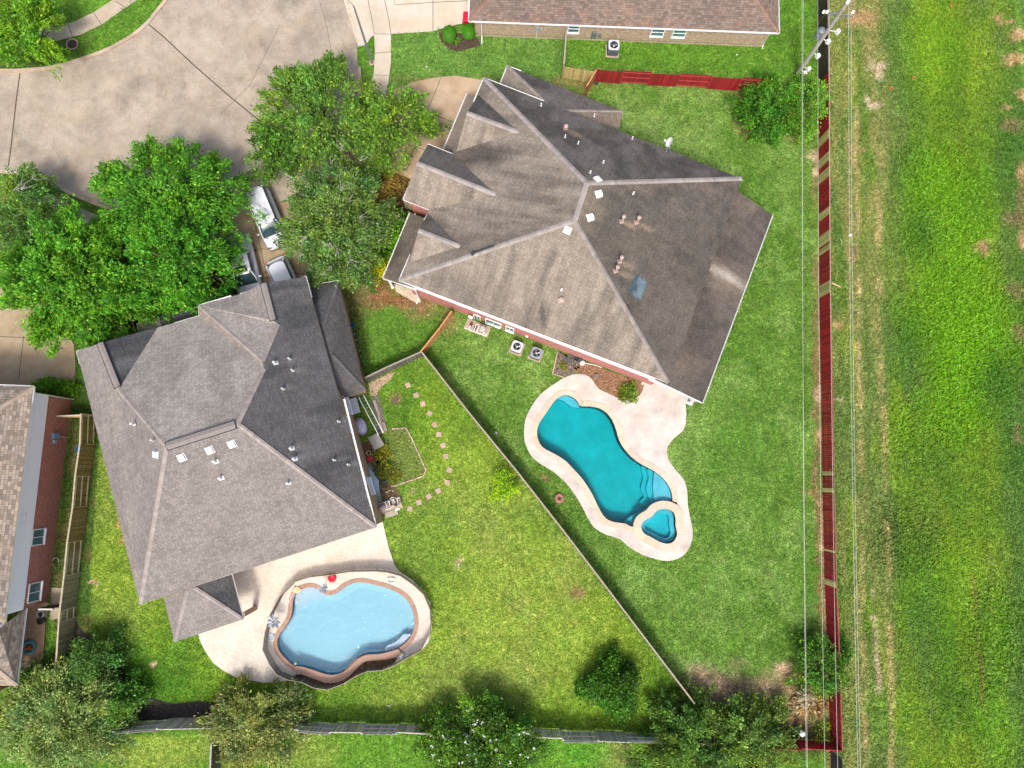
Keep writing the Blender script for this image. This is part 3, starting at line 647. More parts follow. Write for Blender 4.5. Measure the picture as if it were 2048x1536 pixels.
# second pool
cx, cy = sum(p[0] for p in wPOOL2)/len(wPOOL2), sum(p[1] for p in wPOOL2)/len(wPOOL2)
pool = thing('swimming_pool', 'pale blue kidney pool with a brown rim inside a low black mesh fence', 'pool', (cx, cy, 0))
in2 = wPOOL2; out2 = offset(in2, .32)
dk = MB(); dk.flat([wDECK2, offset(in2, .31)[::-1]], .05); dk.wall(wDECK2, -.05, .05)
do = dk.build('pool_deck', M['deck2']); do['kind'] = 'structure'
b = MB(); f1 = offset(in2, -.12); f2 = offset(in2, -.6); b.wall(in2[::-1], -.5, .08)
for a_, z_, b_, y_ in ((in2, -.5, f1, -.72), (f1, -.72, f2, -.85)):
    for i in range(len(a_)):
        j = (i+1) % len(a_); b.face([(*a_[i], z_), (*a_[j], z_), (*b_[j], y_), (*b_[i], y_)])
b.flat([f2], -.85); b.build('basin', M['plaster2'], pool, local=False)
poolring(out2, in2, 0, .08, M['coping2'], 'coping', pool, 3)
L = ccw([(v.x, v.y) for v in smooth(W2([(591,1333),(617,1338),(642,1346.5),(662,1351),(684,1346),(699,1334),(714,1319),(733,1310),(757,1309),(782,1303),(797,1299),(801,1311),(784,1317),(757,1321),(735,1322),(722,1329),(706,1345),(688,1360),(662,1367),(640,1362),(614,1351),(590,1346)], .3), 2)])
mb = MB(); mb.prism(L, .02, .24); mb.build('raised_ledge', M['coping2'], pool, local=False)
for pts, z in (([(588,1193),(600,1193),(607,1186),(620,1184),(632,1180),(640,1180),(634,1174),(622,1172),(605,1174),(592,1182)], -.25), ([(587,1212),(600,1212),(612,1205),(622,1198),(634,1197),(647,1190),(636,1175),(610,1180),(590,1188)], -.5), ([(586,1226),(600,1220),(614,1214),(625,1207),(640,1204),(656,1192),(650,1185),(610,1195),(590,1200)], -.8)):
    midstep(clip_in(pts), -.84, z*.8, M['plaster2'], pool)
midstep(clip_in([(768,1304),(772,1294),(786,1288),(798,1279),(806,1270),(820,1270),(824,1267),(814,1284),(800,1296),(783,1303)]), -.84, -.24, M['plaster2'], pool, 'bench')
water(in2, -.03, -1.2, M['water2'], M['water2s'], pool)

# ------------------------------------------------------------------ houses
class Plane:
    def __init__(s, a, b, c):
        s.p = Vector(a); s.n = (Vector(b)-s.p).cross(Vector(c)-s.p).normalized()
        if s.n.z < 0: s.n = -s.n
    def hit(s, px, py):
        o = Vector((0, 0, H)); r = ray(px, py); t = (s.p-o).dot(s.n)/r.dot(s.n); return o+r*t
def frame(pts):
    n = Vector((0, 0, 0))
    for i in range(len(pts)): n += Vector(pts[i-1]).cross(Vector(pts[i]))
    n.normalize()
    if n.z < 0: n = -n
    h = Vector((-n.y, n.x, 0)); h = h.normalized() if h.length > 1e-4 else Vector((1, 0, 0))
    return n, h, n.cross(h)
def subdiv_face(pts, step):
    pts = [Vector(p) for p in pts]; n, h, s_ = frame(pts)
    fl = [Vector((p.dot(h), p.dot(s_), 0)) for p in pts]
    V = []; T = []
    for t in tessellate_polygon([fl]):
        a, b, c = [pts[i] for i in t]
        if (b-a).cross(c-a).z < 0: b, c = c, b
        L = max((a-b).length, (b-c).length, (c-a).length); k = max(1, min(90, int(L/step))); base = len(V); idx = {}
        for i in range(k+1):
            for j in range(k+1-i):
                idx[i, j] = len(V); V.append(a+(b-a)*(i/k)+(c-a)*(j/k))
        for i in range(k):
            for j in range(k-i):
                T.append((idx[i, j], idx[i+1, j], idx[i, j+1]))
                if i+j < k-1: T.append((idx[i+1, j], idx[i+1, j+1], idx[i, j+1]))
    return V, T, n, h, s_
def roof(name, parent, faces, mats, colf, step=.28, skirt=.2):
    """faces: (points, tag).  colf(px, py, X, Y, tag) gives the shingle colour"""
    V = []; T = []; U = []; Cc = []
    for pts, tg in faces:
        v, t, n, h, s_ = subdiv_face(pts, step); b = len(V); V += v; T += [(i+b, j+b, k+b) for i, j, k in t]
        a = np.array(v); px, py = proj(a[:, 0], a[:, 1], a[:, 2]); Cc.append(colf(px, py, a[:, 0], a[:, 1], tg))
        U += [(p.dot(h), p.dot(s_)) for p in v]
    off = parent.location; a = np.array(V)-np.array(off); T = np.array(T)
    o = npmesh(name, a, T, mats, vcol=np.clip(np.concatenate(Cc), .01, .9)); o.parent = parent
    ul = o.data.uv_layers.new(name='UVMap'); ul.data.foreach_set('uv', np.array(U, 'f')[T.ravel()].ravel())
    return o
def skirts(name, parent, faces, m, zl, white=True):
    """closes the open edges of a roof down to the wall head"""
    cnt = {}; key = lambda p: (round(p[0], 2), round(p[1], 2), round(p[2], 2))
    for pts, _ in faces:
        for i in range(len(pts)):
            e = (key(pts[i-1]), key(pts[i])); cnt.setdefault(tuple(sorted(e)), []).append((pts[i-1], pts[i]))
    mb = MB()
    for k, l in cnt.items():
        if len(l) > 1: continue
        a, b = l[0]
        mb.face([(a[0], a[1], min(zl, a[2]-.15)), (b[0], b[1], min(zl, b[2]-.15)), (b[0], b[1], b[2]-.012), (a[0], a[1], a[2]-.012)])
    return mb.build(name, m, parent, local=False)
def caps(parent, lines, c, wd=.3, name='ridge_cap'):
    r = random.Random(len(lines))
    for a, b in lines:
        mb = MB(); a, b = Vector(a), Vector(b); n = max(1, int((b-a).length/.3)); t = (b-a).normalized(); sd = t.cross(Vector((0, 0, 1))).normalized(); up = Vector((0, 0, 1)); V = []
        for i in range(n+1):
            p = a+(b-a)*(i/n); V += [p-sd*wd/2-up*.03, p+up*.035, p+sd*wd/2-up*.03]
        base = len(mb.v); mb.v += [tuple(v) for v in V]
        for i in range(n):
            k = r.uniform(.86, 1.14); cc = tuple(min(.9, v*k) for v in c)
            for q in (0, 1): mb.f.append((base+i*3+q, base+i*3+q+1, base+i*3+q+4, base+i*3+q+3)); mb.m.append(0); mb.c.append(cc)
        mb.build(name, M['cap'], parent, local=False)
def gutters(parent, lines, m=None, wd=.13, name='gutter'):
    for a, b in lines:
        mb = MB(); a, b = Vector(a), Vector(b); t = (b-a).normalized(); up = Vector((0, 0, 1)); sd = t.cross(up)
        dn = up*-.07; mb.bar(a+dn-up*.06, b+dn-up*.06, wd, .02)
        for s_ in (-1, 1): mb.bar(a+dn+sd*s_*wd/2, b+dn+sd*s_*wd/2, .018, .12)
        for e_ in (a, b): mb.bar(e_+dn-sd*wd/2, e_+dn+sd*wd/2, .018, .12)
        mb.build(name, m or M['white'], parent, local=False)
def walls(name, parent, loop, z0, z1, m, closed=True, u0=0):
    mb = MB(); n = len(loop)
    for i in range(n if closed else n-1):
        a = Vector((loop[i][0], loop[i][1])); b = Vector((loop[(i+1) % n][0], loop[(i+1) % n][1])); L = (b-a).length
        mb.face([(a.x, a.y, z0), (b.x, b.y, z0), (b.x, b.y, z1), (a.x, a.y, z1)], 0, (1, 1, 1), [(u0, z0), (u0+L, z0), (u0+L, z1), (u0, z1)]); u0 += L
    return mb.build(name, m, parent, local=False)
def soffit(parent, loop, z, m=None):
    mb = MB(); mb.flat([ccw(loop)], z); return mb.build('soffit', m or M['white'], parent, local=False)
def window(parent, a, b, z0, z1, nrm, split='v', glass=None, name='window', t=.07):
    """framed window lying on a wall between plan points a and b, facing nrm"""
    a = Vector((a[0], a[1], 0)); b = Vector((b[0], b[1], 0)); u = (b-a); L = u.length; u.normalize(); nrm = Vector((nrm[0], nrm[1], 0)).normalized()
    mb = MB()
    for p, q in (((0, z0), (L, z0)), ((0, z1), (L, z1)), ((0, z0), (0, z1)), ((L, z0), (L, z1))):
        P0 = a+u*p[0]+Vector((0, 0, p[1]))+nrm*.035; P1 = a+u*q[0]+Vector((0, 0, q[1]))+nrm*.035
        mb.bar(P0, P1, t, .07, up=nrm)
    if split == 'v': mb.bar(a+u*L/2+Vector((0, 0, z0))+nrm*.035, a+u*L/2+Vector((0, 0, z1))+nrm*.035, .05, .05, up=nrm)
    if split == 'h': zm = (z0+z1)/2; mb.bar(a+Vector((0, 0, zm))+nrm*.035, b+Vector((0, 0, zm))+nrm*.035, .05, .05, up=nrm)
    mb.bar(a-u*.05+Vector((0, 0, z0-.05))+nrm*.06, b+u*.05+Vector((0, 0, z0-.05))+nrm*.06, .08, .14, up=nrm)
    fr = mb.build(name, M['white'], parent, local=False)
    g = MB(); g.bar(a+Vector((0, 0, (z0+z1)/2))+nrm*.012, b+Vector((0, 0, (z0+z1)/2))+nrm*.012, z1-z0, .02, up=nrm) 
    g = MB(); p = [a+nrm*.02, b+nrm*.02]; g.face([p[0]+Vector((0, 0, z0)), p[1]+Vector((0, 0, z0)), p[1]+Vector((0, 0, z1)), p[0]+Vector((0, 0, z1))])
    pane = g.build('pane', glass or M['bluegl'], fr, local=False)
    off = parent.location; pane.data.transform(Matrix.Translation(-Vector((0, 0, 0))))
    return fr
def wallhit(px, py, a, b):
    a = Vector((a[0], a[1], 0)); b = Vector((b[0], b[1], 0)); n = (b-a).cross(Vector((0, 0, 1)))
    o = Vector((0, 0, H)); r = ray(px, py); t = (a-o).dot(n)/r.dot(n); return o+r*t

# ===== house one: the large red brick house with algae stained shingles
zE, zP = 5.0, 9.6
SW_, SE_, NE_, NW_ = P(799, 560, zE), P(1337, 766, zE), P(1484, 357, zE), P(968, 156, zE)
PN_, PS_ = P(1174, 366, zP), P(1150, 441, zP)
plW = Plane(SW_, NW_, (PN_+PS_)/2); plE = Plane(SE_, NE_, (PN_+PS_)/2); plS = Plane(SW_, SE_, PS_); plN = Plane(NE_, NW_, PN_)
h1 = thing('brick_house', 'large red brick house with a dark stained hip roof above the turquoise pool', 'house', P(1140, 560, 0))
def ridge(rb, rf):
    B = plW.hit(*rb); return B, P(rf[0], rf[1], B.z)
F1 = [([SW_, SE_, PS_], 'S'), ([SE_, NE_, PN_, PS_], 'E'), ([NE_, NW_, PN_], 'N'), ([NW_, SW_, PS_, PN_], 'W')]
b1, f1_ = ridge((1037, 264), (934, 226)); b3, f3_ = ridge((920, 493), (837, 461)); b2, f2_ = ridge((992, 389), (834, 326))
up = Vector((0, 0, .02))
F1b = [([f1_, P(912, 306, zE+.03), b1+up], 'S'), ([f1_, b1+up, P(957, 189, zE+.03)], 'N'),
       ([f3_, P(819, 528, zE+.03), b3+up], 'S'), ([f3_, b3+up, P(856, 427, zE+.03)], 'N'),
       ([f2_, P(807, 398, zE), P(881, 427, zE+.03), b2+up], 'S'), ([f2_, b2+up, P(929, 318, zE+.03), P(856, 289, zE)], 'N')]
EXT = [P(1303, 756, 3.9), P(1405, 805, 2.9), P(1545, 430, 2.9), P(1474, 381, 3.9)]
POR = [P(853, 437, 3.6), P(820, 426, 2.8), P(766, 556, 2.8), P(831, 577, 3.6)]
PEN = [P(966, 197, 3.7), P(934, 187, 2.9), P(887, 300, 2.9), P(922, 313, 3.7)]
w1, w2, r1, r2 = P(1015, 132, 2.9), P(1246, 223, 2.9), P(1100, 214, 4.6), P(1135, 222, 4.6)
w3, w4, r3, r4 = P(1236, 264, 2.9), P(985, 207, 2.9), P(1150, 262, 4.6), P(1070, 250, 4.6)
F1c = [(EXT, 'X'), (POR, 'P'), (PEN, 'Q'), ([w1, w2, r2, r1], 'N'), ([w2, w3, r3, r2], 'NE'), ([w1, r1, r4, w4], 'T'), ([r1, r2, r3, r4], 'N')]
def col1(px, py, X, Y, t):
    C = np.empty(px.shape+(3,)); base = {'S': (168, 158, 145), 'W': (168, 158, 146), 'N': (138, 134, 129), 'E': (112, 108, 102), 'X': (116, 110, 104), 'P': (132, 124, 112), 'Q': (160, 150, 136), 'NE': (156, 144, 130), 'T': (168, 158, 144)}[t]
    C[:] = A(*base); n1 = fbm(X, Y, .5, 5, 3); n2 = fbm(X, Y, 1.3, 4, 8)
    fx = px+(fbm(X, Y, .9, 4, 5)-.5)*40; fy = py+(fbm(X, Y, .9, 4, 15)-.5)*40
    if t in 'SW':
        # dark algae runs down the slope, in bands across the eave direction
        ax = P(1150, 441, 7)-P(900, 380, 7) if t == 'W' else P(1150, 441, 7)-P(1060, 680, 7); ax.z = 0; ax.normalize()
        u = X*ax.x+Y*ax.y; v = -X*ax.y+Y*ax.x
        n = fbm(v*1.6, u*.28, 1., 5, 21); paint(C, np.clip((n-.48)*3.5, 0, .6), A(112, 108, 102)); n = fbm(v*2.5, u*.3, 1., 4, 41); paint(C, np.clip((n-.55)*5, 0, .5), A(184, 174, 160))
        if t == 'W':
            for q in [(960,310,60,18,.7),(900,330,50,14,.6),(920,480,70,22,.6),(960,520,70,18,.5),(1000,300,80,12,.4),(880,560,90,10,.3),(870,450,20,20,.7),(950,240,20,20,.4),(1000,560,60,16,.3)]: paint(C, blob(fx, fy, *q[:4], .6, q[4]), A(84, 82, 78))
        else:
            for q in [(930,590,60,30,.4),(1040,640,50,30,.35),(1090,620,8,24,.6),(1088,640,7,20,.6),(880,560,30,20,.4)]: paint(C, blob(fx, fy, *q[:4], .6, q[4]), A(88, 86, 84))
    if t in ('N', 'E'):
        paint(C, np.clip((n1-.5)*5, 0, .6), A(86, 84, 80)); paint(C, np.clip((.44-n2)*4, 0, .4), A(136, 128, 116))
        # brown clean wash below the ridge and down beside the hips
        d_ = np.hypot((px-1165), (py-405)*.8); paint(C, np.clip(1.4-d_/42, 0, .85), A(150, 140, 124))
        paint(C, blob(fx, fy, 1330, 372, 190, 9, .8, .5), A(146, 134, 122)); paint(C, blob(fx, fy, 1290, 480, 80, 22, .7, .35), A(132, 124, 108)); paint(C, blob(fx, fy, 1360, 600, 50, 60, .8, .5), A(134, 126, 116))
        paint(C, blob(fx, fy, 1330, 730, 30, 40, .7, .5), A(124, 118, 110))
        for q in [(1245,440),(1275,445),(1240,520),(1235,540),(1135,258)]: 
            dx, dy = px-q[0]-14, py-q[1]-9; a_ = math.atan2(.45, 1); uu = dx*math.cos(a_)+dy*math.sin(a_); vv = -dx*math.sin(a_)+dy*math.cos(a_); paint(C, blob(uu, vv, 2, 0, 16, 4.5, .5, .8), A(178, 160, 138))
    if t == 'X':
        paint(C, np.clip((n1-.48)*4, 0, .5), A(84, 80, 76)); ang = math.atan2(38, 60)
        dx, dy = px-1455, py-560; uu = dx*math.cos(ang)+dy*math.sin(ang); vv = -dx*math.sin(ang)+dy*math.cos(ang)
        paint(C, blob(uu+(n2-.5)*10, vv+(n1-.5)*20, 5, 4, 50, 26, .7, .6), A(152, 138, 122)); paint(C, blob(uu, vv+(n2-.5)*8, -4, -6, 44, 8, .6, .95), A(196, 188, 178))
        paint(C, blob(fx, fy, 1495, 410, 40, 12, .7, .5), A(150, 136, 124)); paint(C, blob(fx, fy, 1375, 725, 30, 20, .7, .4), A(140, 128, 114))
    if t == 'P': paint(C, blob(fx, fy, 790, 500, 20, 50, .6, .6), A(88, 86, 80))
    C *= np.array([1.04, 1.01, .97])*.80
    # slates of clean replacement shingles
    if t == 'E':
        L = [(1269,548),(1294,560),(1283,597),(1256,585)]; paint(C, inpoly(px, py, L)*1., A(112, 132, 142)); paint(C, inpoly(px, py, [(1269,548),(1277,551),(1272,584),(1256,585),(1262,562)])*1., A(78, 92, 100))
    return C
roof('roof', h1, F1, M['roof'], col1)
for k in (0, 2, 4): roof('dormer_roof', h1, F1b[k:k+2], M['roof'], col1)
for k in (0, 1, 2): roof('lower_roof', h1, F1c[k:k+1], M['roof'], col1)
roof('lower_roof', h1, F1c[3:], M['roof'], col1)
skirts('fascia', h1, F1, M['white'], zE-.2); skirts('gable_wall', h1, F1b, M['stucco'], zE-.2); [skirts('fascia', h1, F1c[a_:b_], M['white'], 2.7) for a_, b_ in ((0, 1), (1, 2), (2, 3), (3, 7))]
capc = A(166, 158, 151)
caps(h1, [(SW_, PS_), (NW_, PN_), (PN_, PS_), (NE_, PN_), (f1_, b1), (f2_, b2), (f3_, b3)], capc, .36); caps(h1, [(SE_, PS_)], A(150, 142, 134), .3); caps(h1, [(w1, r1), (w2, r2), (r1, r2)], A(160, 150, 140), .3)
ul_ = lambda x, y, z: P(x, y, z)
gutters(h1, [(ul_(799, 560, zE), ul_(821, 509, zE)), (ul_(799, 560, zE), ul_(830, 572, zE))]); gutters(h1, [(ul_(830, 572, zE), ul_(1310, 757, zE))], wd=.3)
gutters(h1, [(ul_(856, 289, zE), ul_(929, 318, zE)), (ul_(807, 398, zE), ul_(881, 427, zE)), (ul_(817, 375, zE), ul_(807, 398, zE)), (NW_, ul_(1087, 202, zE)), (ul_(948, 203, zE), NW_), (ul_(858, 425, zE), ul_(849, 440, zE)), (EXT[1], EXT[2]), (PEN[1], PEN[2]), (POR[1], POR[2]), (POR[2], P(829, 575, 3.5)), (w1, w4), (w1, P(1042, 142, 2.9)), (P(1345, 778, 3.3), EXT[1])])
c4 = [SW_, SE_, NE_, NW_]; L4 = ccw([(v.x, v.y) for v in c4]); I4 = offset(L4, -.35)
walls('wall', h1, I4, 0, zE-.05, M['brick1']); soffit(h1, L4, zE-.14)
wg = [P(807, 398, zE), P(881, 427, zE), P(929, 318, zE), P(856, 289, zE)]; Lg = offset(ccw([(v.x, v.y) for v in wg]), -.3); walls('wall', h1, Lg, 0, zE-.05, M['brick1']); soffit(h1, offset(Lg, .27), zE-.16)
Lw = offset(ccw([(v.x, v.y) for v in (w1, w2, w3, w4)]), -.3); walls('wall', h1, Lw, 0, 2.8, M['brick1'])
Lp = offset(ccw([(v.x, v.y) for v in PEN]), -.2); walls('wall', h1, Lp, 0, 2.8, M['brick1'])
mb = MB(); 
for p in (POR[1], POR[2], (POR[1]+POR[2])/2, EXT[1], EXT[2], (EXT[1]+EXT[2])/2, EXT[1]*.75+EXT[2]*.25):
    q = Vector((p.x, p.y, 0)); cc = Vector(h1.location); q += (cc-q).normalized()*.35
    po = MB(); po.box(q.x, q.y, 1.35, .16, .16, 2.7, .35); po.box(q.x, q.y, .1, .24, .24, .2, .35); po.box(q.x, q.y, 2.6, .24, .24, .12, .35); po.build('post', M['white'], h1, local=False)
sheet('patio_slab', [(v.x, v.y) for v in offset(L4, -.4)], .04, M['deck'], world=True)
sheet('patio_slab', [(v.x, v.y) for v in ccw([(EXT[i].x, EXT[i].y) for i in range(4)]) and [Vector((EXT[i].x, EXT[i].y)) for i in range(4)]], .046, M['deck'], world=True)
# the long brick wall facing the pool: windows, meter, garden side
wa, wb_ = Vector((0, 0)), Vector((0, 0))
best = None
for i in range(4):
    a, b = I4[i-1], I4[i]; m_ = (a+b)/2
    if best is None or m_.y-m_.x*.0 < best[0]: best = (m_.y, a, b)
wa, wb_ = best[1], best[2]; dW = (wb_-wa).normalized(); nW = Vector((dW.y, -dW.x))
for (x0, y0, x1, y1) in ((949, 636, 961, 641), (972, 644, 1002, 656), (1012, 659, 1027, 665)):
    a = wallhit(x0, y0, wa, wb_); b = wallhit(x1, y1, wa, wb_); zz = (a.z+b.z)/2
    window(h1, a, b, zz, zz+1.5, nW)
for k in (.12, .66, .85):
    a = wa+dW*k*(wb_-wa).length; window(h1, a, a+dW*1.4, 3.3, 4.5, nW)

# ===== house two: grey shingled house in the middle left
zE2, zP2 = 4.8, 9.5
SW2, SE2, NE2, NW2 = P(280, 1209, zE2), P(752, 1055, zE2), P(611, 553, zE2), P(154, 703, zE2)
P1, P2 = P(333, 893, zP2), P(475, 848, zP2)
pW, pE, pN = Plane(NW2, SW2, P1), Plane(SE2, NE2, P2), Plane(P1, P2, P(399, 632, zE2))
h2 = thing('shingled_house', 'large grey shingled hip roof house north of the fenced kidney pool', 'house', P(450, 860, 0))
hv, gf = pW.hit(237, 779), pW.hit(200, 686); gf.z = hv.z = (hv.z+gf.z)/2; hv, gf = P(237, 779, hv.z), P(200, 686, gf.z)
e1, e2, e3, e4 = pE.hit(528, 737), pE.hit(525, 722), pE.hit(556, 648), pE.hit(527, 567)
e3b = P(546, 641, e4.z); nb = P(399, 632, zE2); n0 = P(398, 611, zE2); n1_ = P(481, 588, zE2); vb = P(315, 655, zE2)
F2 = [([NW2, SW2, P1, hv, gf], 'W'), ([SW2, SE2, P2, P1], 'S'), ([SE2, NE2, e4, e3b, e3, e2, e1, P2], 'E'), ([P1, P2, e1, nb, vb, hv], 'N'),
      ([nb, e1, e2, n0], 'B'), ([n0, n1_, e3b, e3, e2], 'N'), ([n1_, e4, e3b], 'W'), ([gf, vb, hv], 'D')]
q1, q2, q3, q4, qr, qs = P(275, 648, 2.9), P(280, 672, 2.9), P(396, 632, 2.9), P(391, 615, 2.9), P(311, 633, 3.9), P(327, 672, 3.9)
l1, l2, l3, l4, la, lb = P(618, 571, 2.8), P(676, 562, 2.8), P(730, 782, 2.8), P(690, 795, 2.8), P(647, 648, 4.3), P(664, 711, 4.3)
l5, l6, lc, ld = P(655, 765, 4.3), P(615, 625, 4.3), P(600, 600, 2.8), P(660, 780, 2.8)
p1_, p2_, p3_, p4_, pa_, pb_ = P(327, 1197, 2.8), P(349, 1284, 2.8), P(486, 1239, 2.8), P(463, 1150, 2.8), P(374, 1181, 4.5), P(389, 1176, 4.5)
pc_, pd_ = P(385, 1165, 4.5), P(372, 1168, 4.5)
F2b = [([q1, qr, qs, q2], 'W'), ([qr, q4, q3, qs], 'D'), ([l2, l3, lb, la], 'F'), ([l1, l2, la, l6], 'N2'), ([l3, l4, l5, lb], 'F'), ([la, lb, l5, l6], 'F'),
       ([p1_, p2_, pa_, pd_], 'W'), ([p2_, p3_, pb_, pa_], 'S'), ([p3_, p4_, pc_, pb_], 'D'), ([pa_, pb_, pc_, pd_], 'S')]
def col2(px, py, X, Y, t):
    C = np.empty(px.shape+(3,)); C[:] = A(*{'S': (168, 161, 154), 'W': (176, 168, 160), 'N': (206, 197, 187), 'B': (186, 172, 158), 'E': (128, 126, 125), 'D': (108, 109, 110), 'F': (116, 114, 113), 'N2': (112, 112, 112)}[t])  # north slopes get a lighter base colour to make up for their shade
    n1 = fbm(X, Y, .5, 5, 13)
    if t in 'ED':
        ax = P(640, 790, 5)-P(475, 848, 9); ax.z = 0; ax.normalize(); u = X*ax.x+Y*ax.y; v = -X*ax.y+Y*ax.x
        paint(C, np.clip((fbm(v*1.1, u*.25, 1., 4, 9)-.5)*4, 0, .55), A(140, 140, 140)); paint(C, np.clip((fbm(v*1.1, u*.25, 1., 4, 59)-.55)*4, 0, .5), A(80, 83, 86))
        for x, y, L in ((575,722,36),(593,741,22),(573,777,26),(686,843,34),(590,897,60),(590,915,50),(676,919,34),(705,928,24)):
            vv = (py-y)+(px-x)*.12; paint(C, (px > x)*np.clip(1-(px-x)/L, 0, 1)*np.exp(-(vv/3.5)**2)*.8, A(172, 170, 165))
    else: paint(C, np.clip((n1-.5)*3, 0, .3), A(150, 142, 136))
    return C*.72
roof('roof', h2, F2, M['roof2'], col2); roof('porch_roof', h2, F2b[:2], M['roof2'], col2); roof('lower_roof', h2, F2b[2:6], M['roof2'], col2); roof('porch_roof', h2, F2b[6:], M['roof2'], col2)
skirts('fascia', h2, F2, M['stucco'], zE2-.2); skirts('fascia', h2, F2b[:2], M['stucco'], 2.65); skirts('fascia', h2, F2b[2:6], M['stucco'], 2.65); skirts('fascia', h2, F2b[6:], M['stucco'], 2.65)
caps(h2, [(SW2, P1), (P1, hv), (gf, hv), (SE2, P2), (P2, e1), (e2, e3), (n0, e2), (e4, e3b)], A(166, 156, 148), .3); caps(h2, [(p2_, pa_), (p3_, pb_), (q1, qr), (qr, qs)], A(160, 152, 146), .28); caps(h2, [(l3, lb), (l2, la)], A(104, 104, 104), .28)
def ridge_vent(a, b, par, wd=.55):
    mb = MB(); a, b = Vector(a), Vector(b); t = (b-a).normalized(); sd = t.cross(Vector((0, 0, 1))).normalized()
    for s_ in (-1, 1): mb.bar(a+sd*s_*wd/2+Vector((0, 0, -.06)), b+sd*s_*wd/2+Vector((0, 0, -.06)), .04, .1, 1)
    for s_ in (-1, 1): mb.face([a+Vector((0, 0, .05)), b+Vector((0, 0, .05)), b+sd*s_*wd/2+Vector((0, 0, -.03)), a+sd*s_*wd/2+Vector((0, 0, -.03))], 0, A(146, 138, 132))
    for e_ in (a, b): mb.bar(e_-sd*wd/2+Vector((0, 0, -.04)), e_+sd*wd/2+Vector((0, 0, -.04)), .05, .12, 1)
    mb.build('ridge_vent', [M['cap'], M['darkmetal']], par, local=False)
ridge_vent(P1+(P2-P1)*.0+Vector((0, 0, .05)), P1+(P2-P1)*.97+Vector((0, 0, .05)), h2); ridge_vent(gf+Vector((0, 0, .05)), hv+(gf-hv)*.05+Vector((0, 0, .05)), h2, .45); ridge_vent(e4+Vector((0, 0, .05)), e3b+Vector((0, 0, .05)), h2, .45)
gutters(h2, [(n0, P(462, 592, zE2)), (P(481, 588, zE2), P(500, 581, zE2)), (P(592, 559, zE2), NE2), (NE2, P(622, 594, zE2)), (P(348, 647, zE2), nb), (n0, nb), (NW2, P(180, 695, zE2)), (NW2, P(160, 727, zE2)), (q1, q2), (P(363, 623, 2.9), q4), (q4, q3), (l1, l2), (P(672, 566, 2.8), P(684, 601, 2.8)), (P(688, 798, zE2), SE2), (p3_, p4_)], wd=.11)
L5 = ccw([(v.x, v.y) for v in (SW2, SE2, NE2, n1_, n0, nb, vb, NW2)]); I5 = offset(L5, -.16)
walls('wall', h2, I5, 0, zE2-.05, M['stucco']); soffit(h2, offset(L5, -.02), zE2-.16)
L6 = offset(ccw([(v.x, v.y) for v in (l1, l2, l3, l4, ld, lc)]), -.25); walls('wall', h2, L6, 0, 2.7, M['stucco']); soffit(h2, offset(L6, .22), 2.7)
for p in (p2_, p3_):
    q = Vector((p.x, p.y, 0)); q += (Vector(h2.location)-q).normalized()*.3; po = MB(); po.box(q.x, q.y, 1.35, .3, .3, 2.7, .3); po.build('post', M['stucco'], h2, local=False)
# wall segment facing the kidney pool yard
def nearest_wall(I, px, py):
    p = P(px, py, 0); bst = None
    for i in range(len(I)):
        a, b = Vector((I[i-1][0], I[i-1][1])), Vector((I[i][0], I[i][1])); t = max(0, min(1, (Vector((p.x, p.y))-a).dot(b-a)/max(1e-6, (b-a).length_squared))); dd = (Vector((p.x, p.y))-(a+(b-a)*t)).length
        if bst is None or dd < bst[0]: bst = (dd, a, b)
    a, b = bst[1], bst[2]; dd = (b-a).normalized(); return a, b, Vector((dd.y, -dd.x))
ea, eb, en = nearest_wall(I5, 745, 930)
dd = (eb-ea).normalized(); 
for k in (2.2, 8.6, 12.4): window(h2, ea+dd*k, ea+dd*(k+1.3), .9, 2.1, en, 'h')
for k in (3, 7, 11): window(h2, ea+dd*k, ea+dd*(k+1.2), 3.2, 4.3, en, 'h')
na, nb_, nn = nearest_wall(I5, 545, 590); dd = (nb_-na).normalized(); Lg_ = (nb_-na).length
gd = MB()
for k in range(5): gd.bar(Vector((*(na+dd*.4+nn*.04), .25+k*.45)), Vector((*(nb_-dd*.4+nn*.04), .25+k*.45)), .43, .05, up=Vector((nn.x, nn.y, 0)))
gd.build('garage_door', M['siding'], h2, local=False)

# ===== house three, along the top of the frame
z3 = 2.6; a3, b3_ = P(938, 41, z3), P(1558, 65, z3); ux = (b3_-a3); L3 = ux.length; ux.normalize(); uy = Vector((-ux.y, ux.x, 0)); D3 = 14.5
h3 = thing('brick_house', 'single storey tan brick house with a brown shingle roof along the top edge', 'house', Vector((a3.x, a3.y, 0))+ux*L3/2+uy*4)
c3, d3 = b3_+uy*D3, a3+uy*D3; zr = Vector((0, 0, D3/2*.46)); g1, g2 = a3+ux*D3/2+uy*D3/2+zr, b3_-ux*D3/2+uy*D3/2+zr
F3 = [([a3, b3_, g2, g1], 'S'), ([b3_, c3, g2], 'E'), ([c3, d3, g1, g2], 'N'), ([d3, a3, g1], 'W')]
def col3(px, py, X, Y, t):
    C = np.empty(px.shape+(3,)); C[:] = A(136, 121, 110); paint(C, np.clip((fbm(X, Y, 1.2, 4, 2)-.55)*4, 0, .4), A(160, 128, 110)); paint(C, np.clip((fbm(X, Y, .8, 4, 29)-.5)*4, 0, .4), A(124, 108, 104)); return C
roof('roof', h3, F3, M['roof3'], col3, .6); skirts('fascia', h3, F3, M['white'], z3-.18)
caps(h3, [(a3, g1), (b3_, g2), (g1, g2)], A(150, 118, 100), .3)
L7 = ccw([(v.x, v.y) for v in (a3, b3_, c3, d3)]); I7 = offset(L7, -.42); walls('wall', h3, I7, .22, z3-.04, M['brick3']); walls('foundation', h3, offset(I7, .03), -.02, .22, M['walk']); soffit(h3, L7, z3-.16)
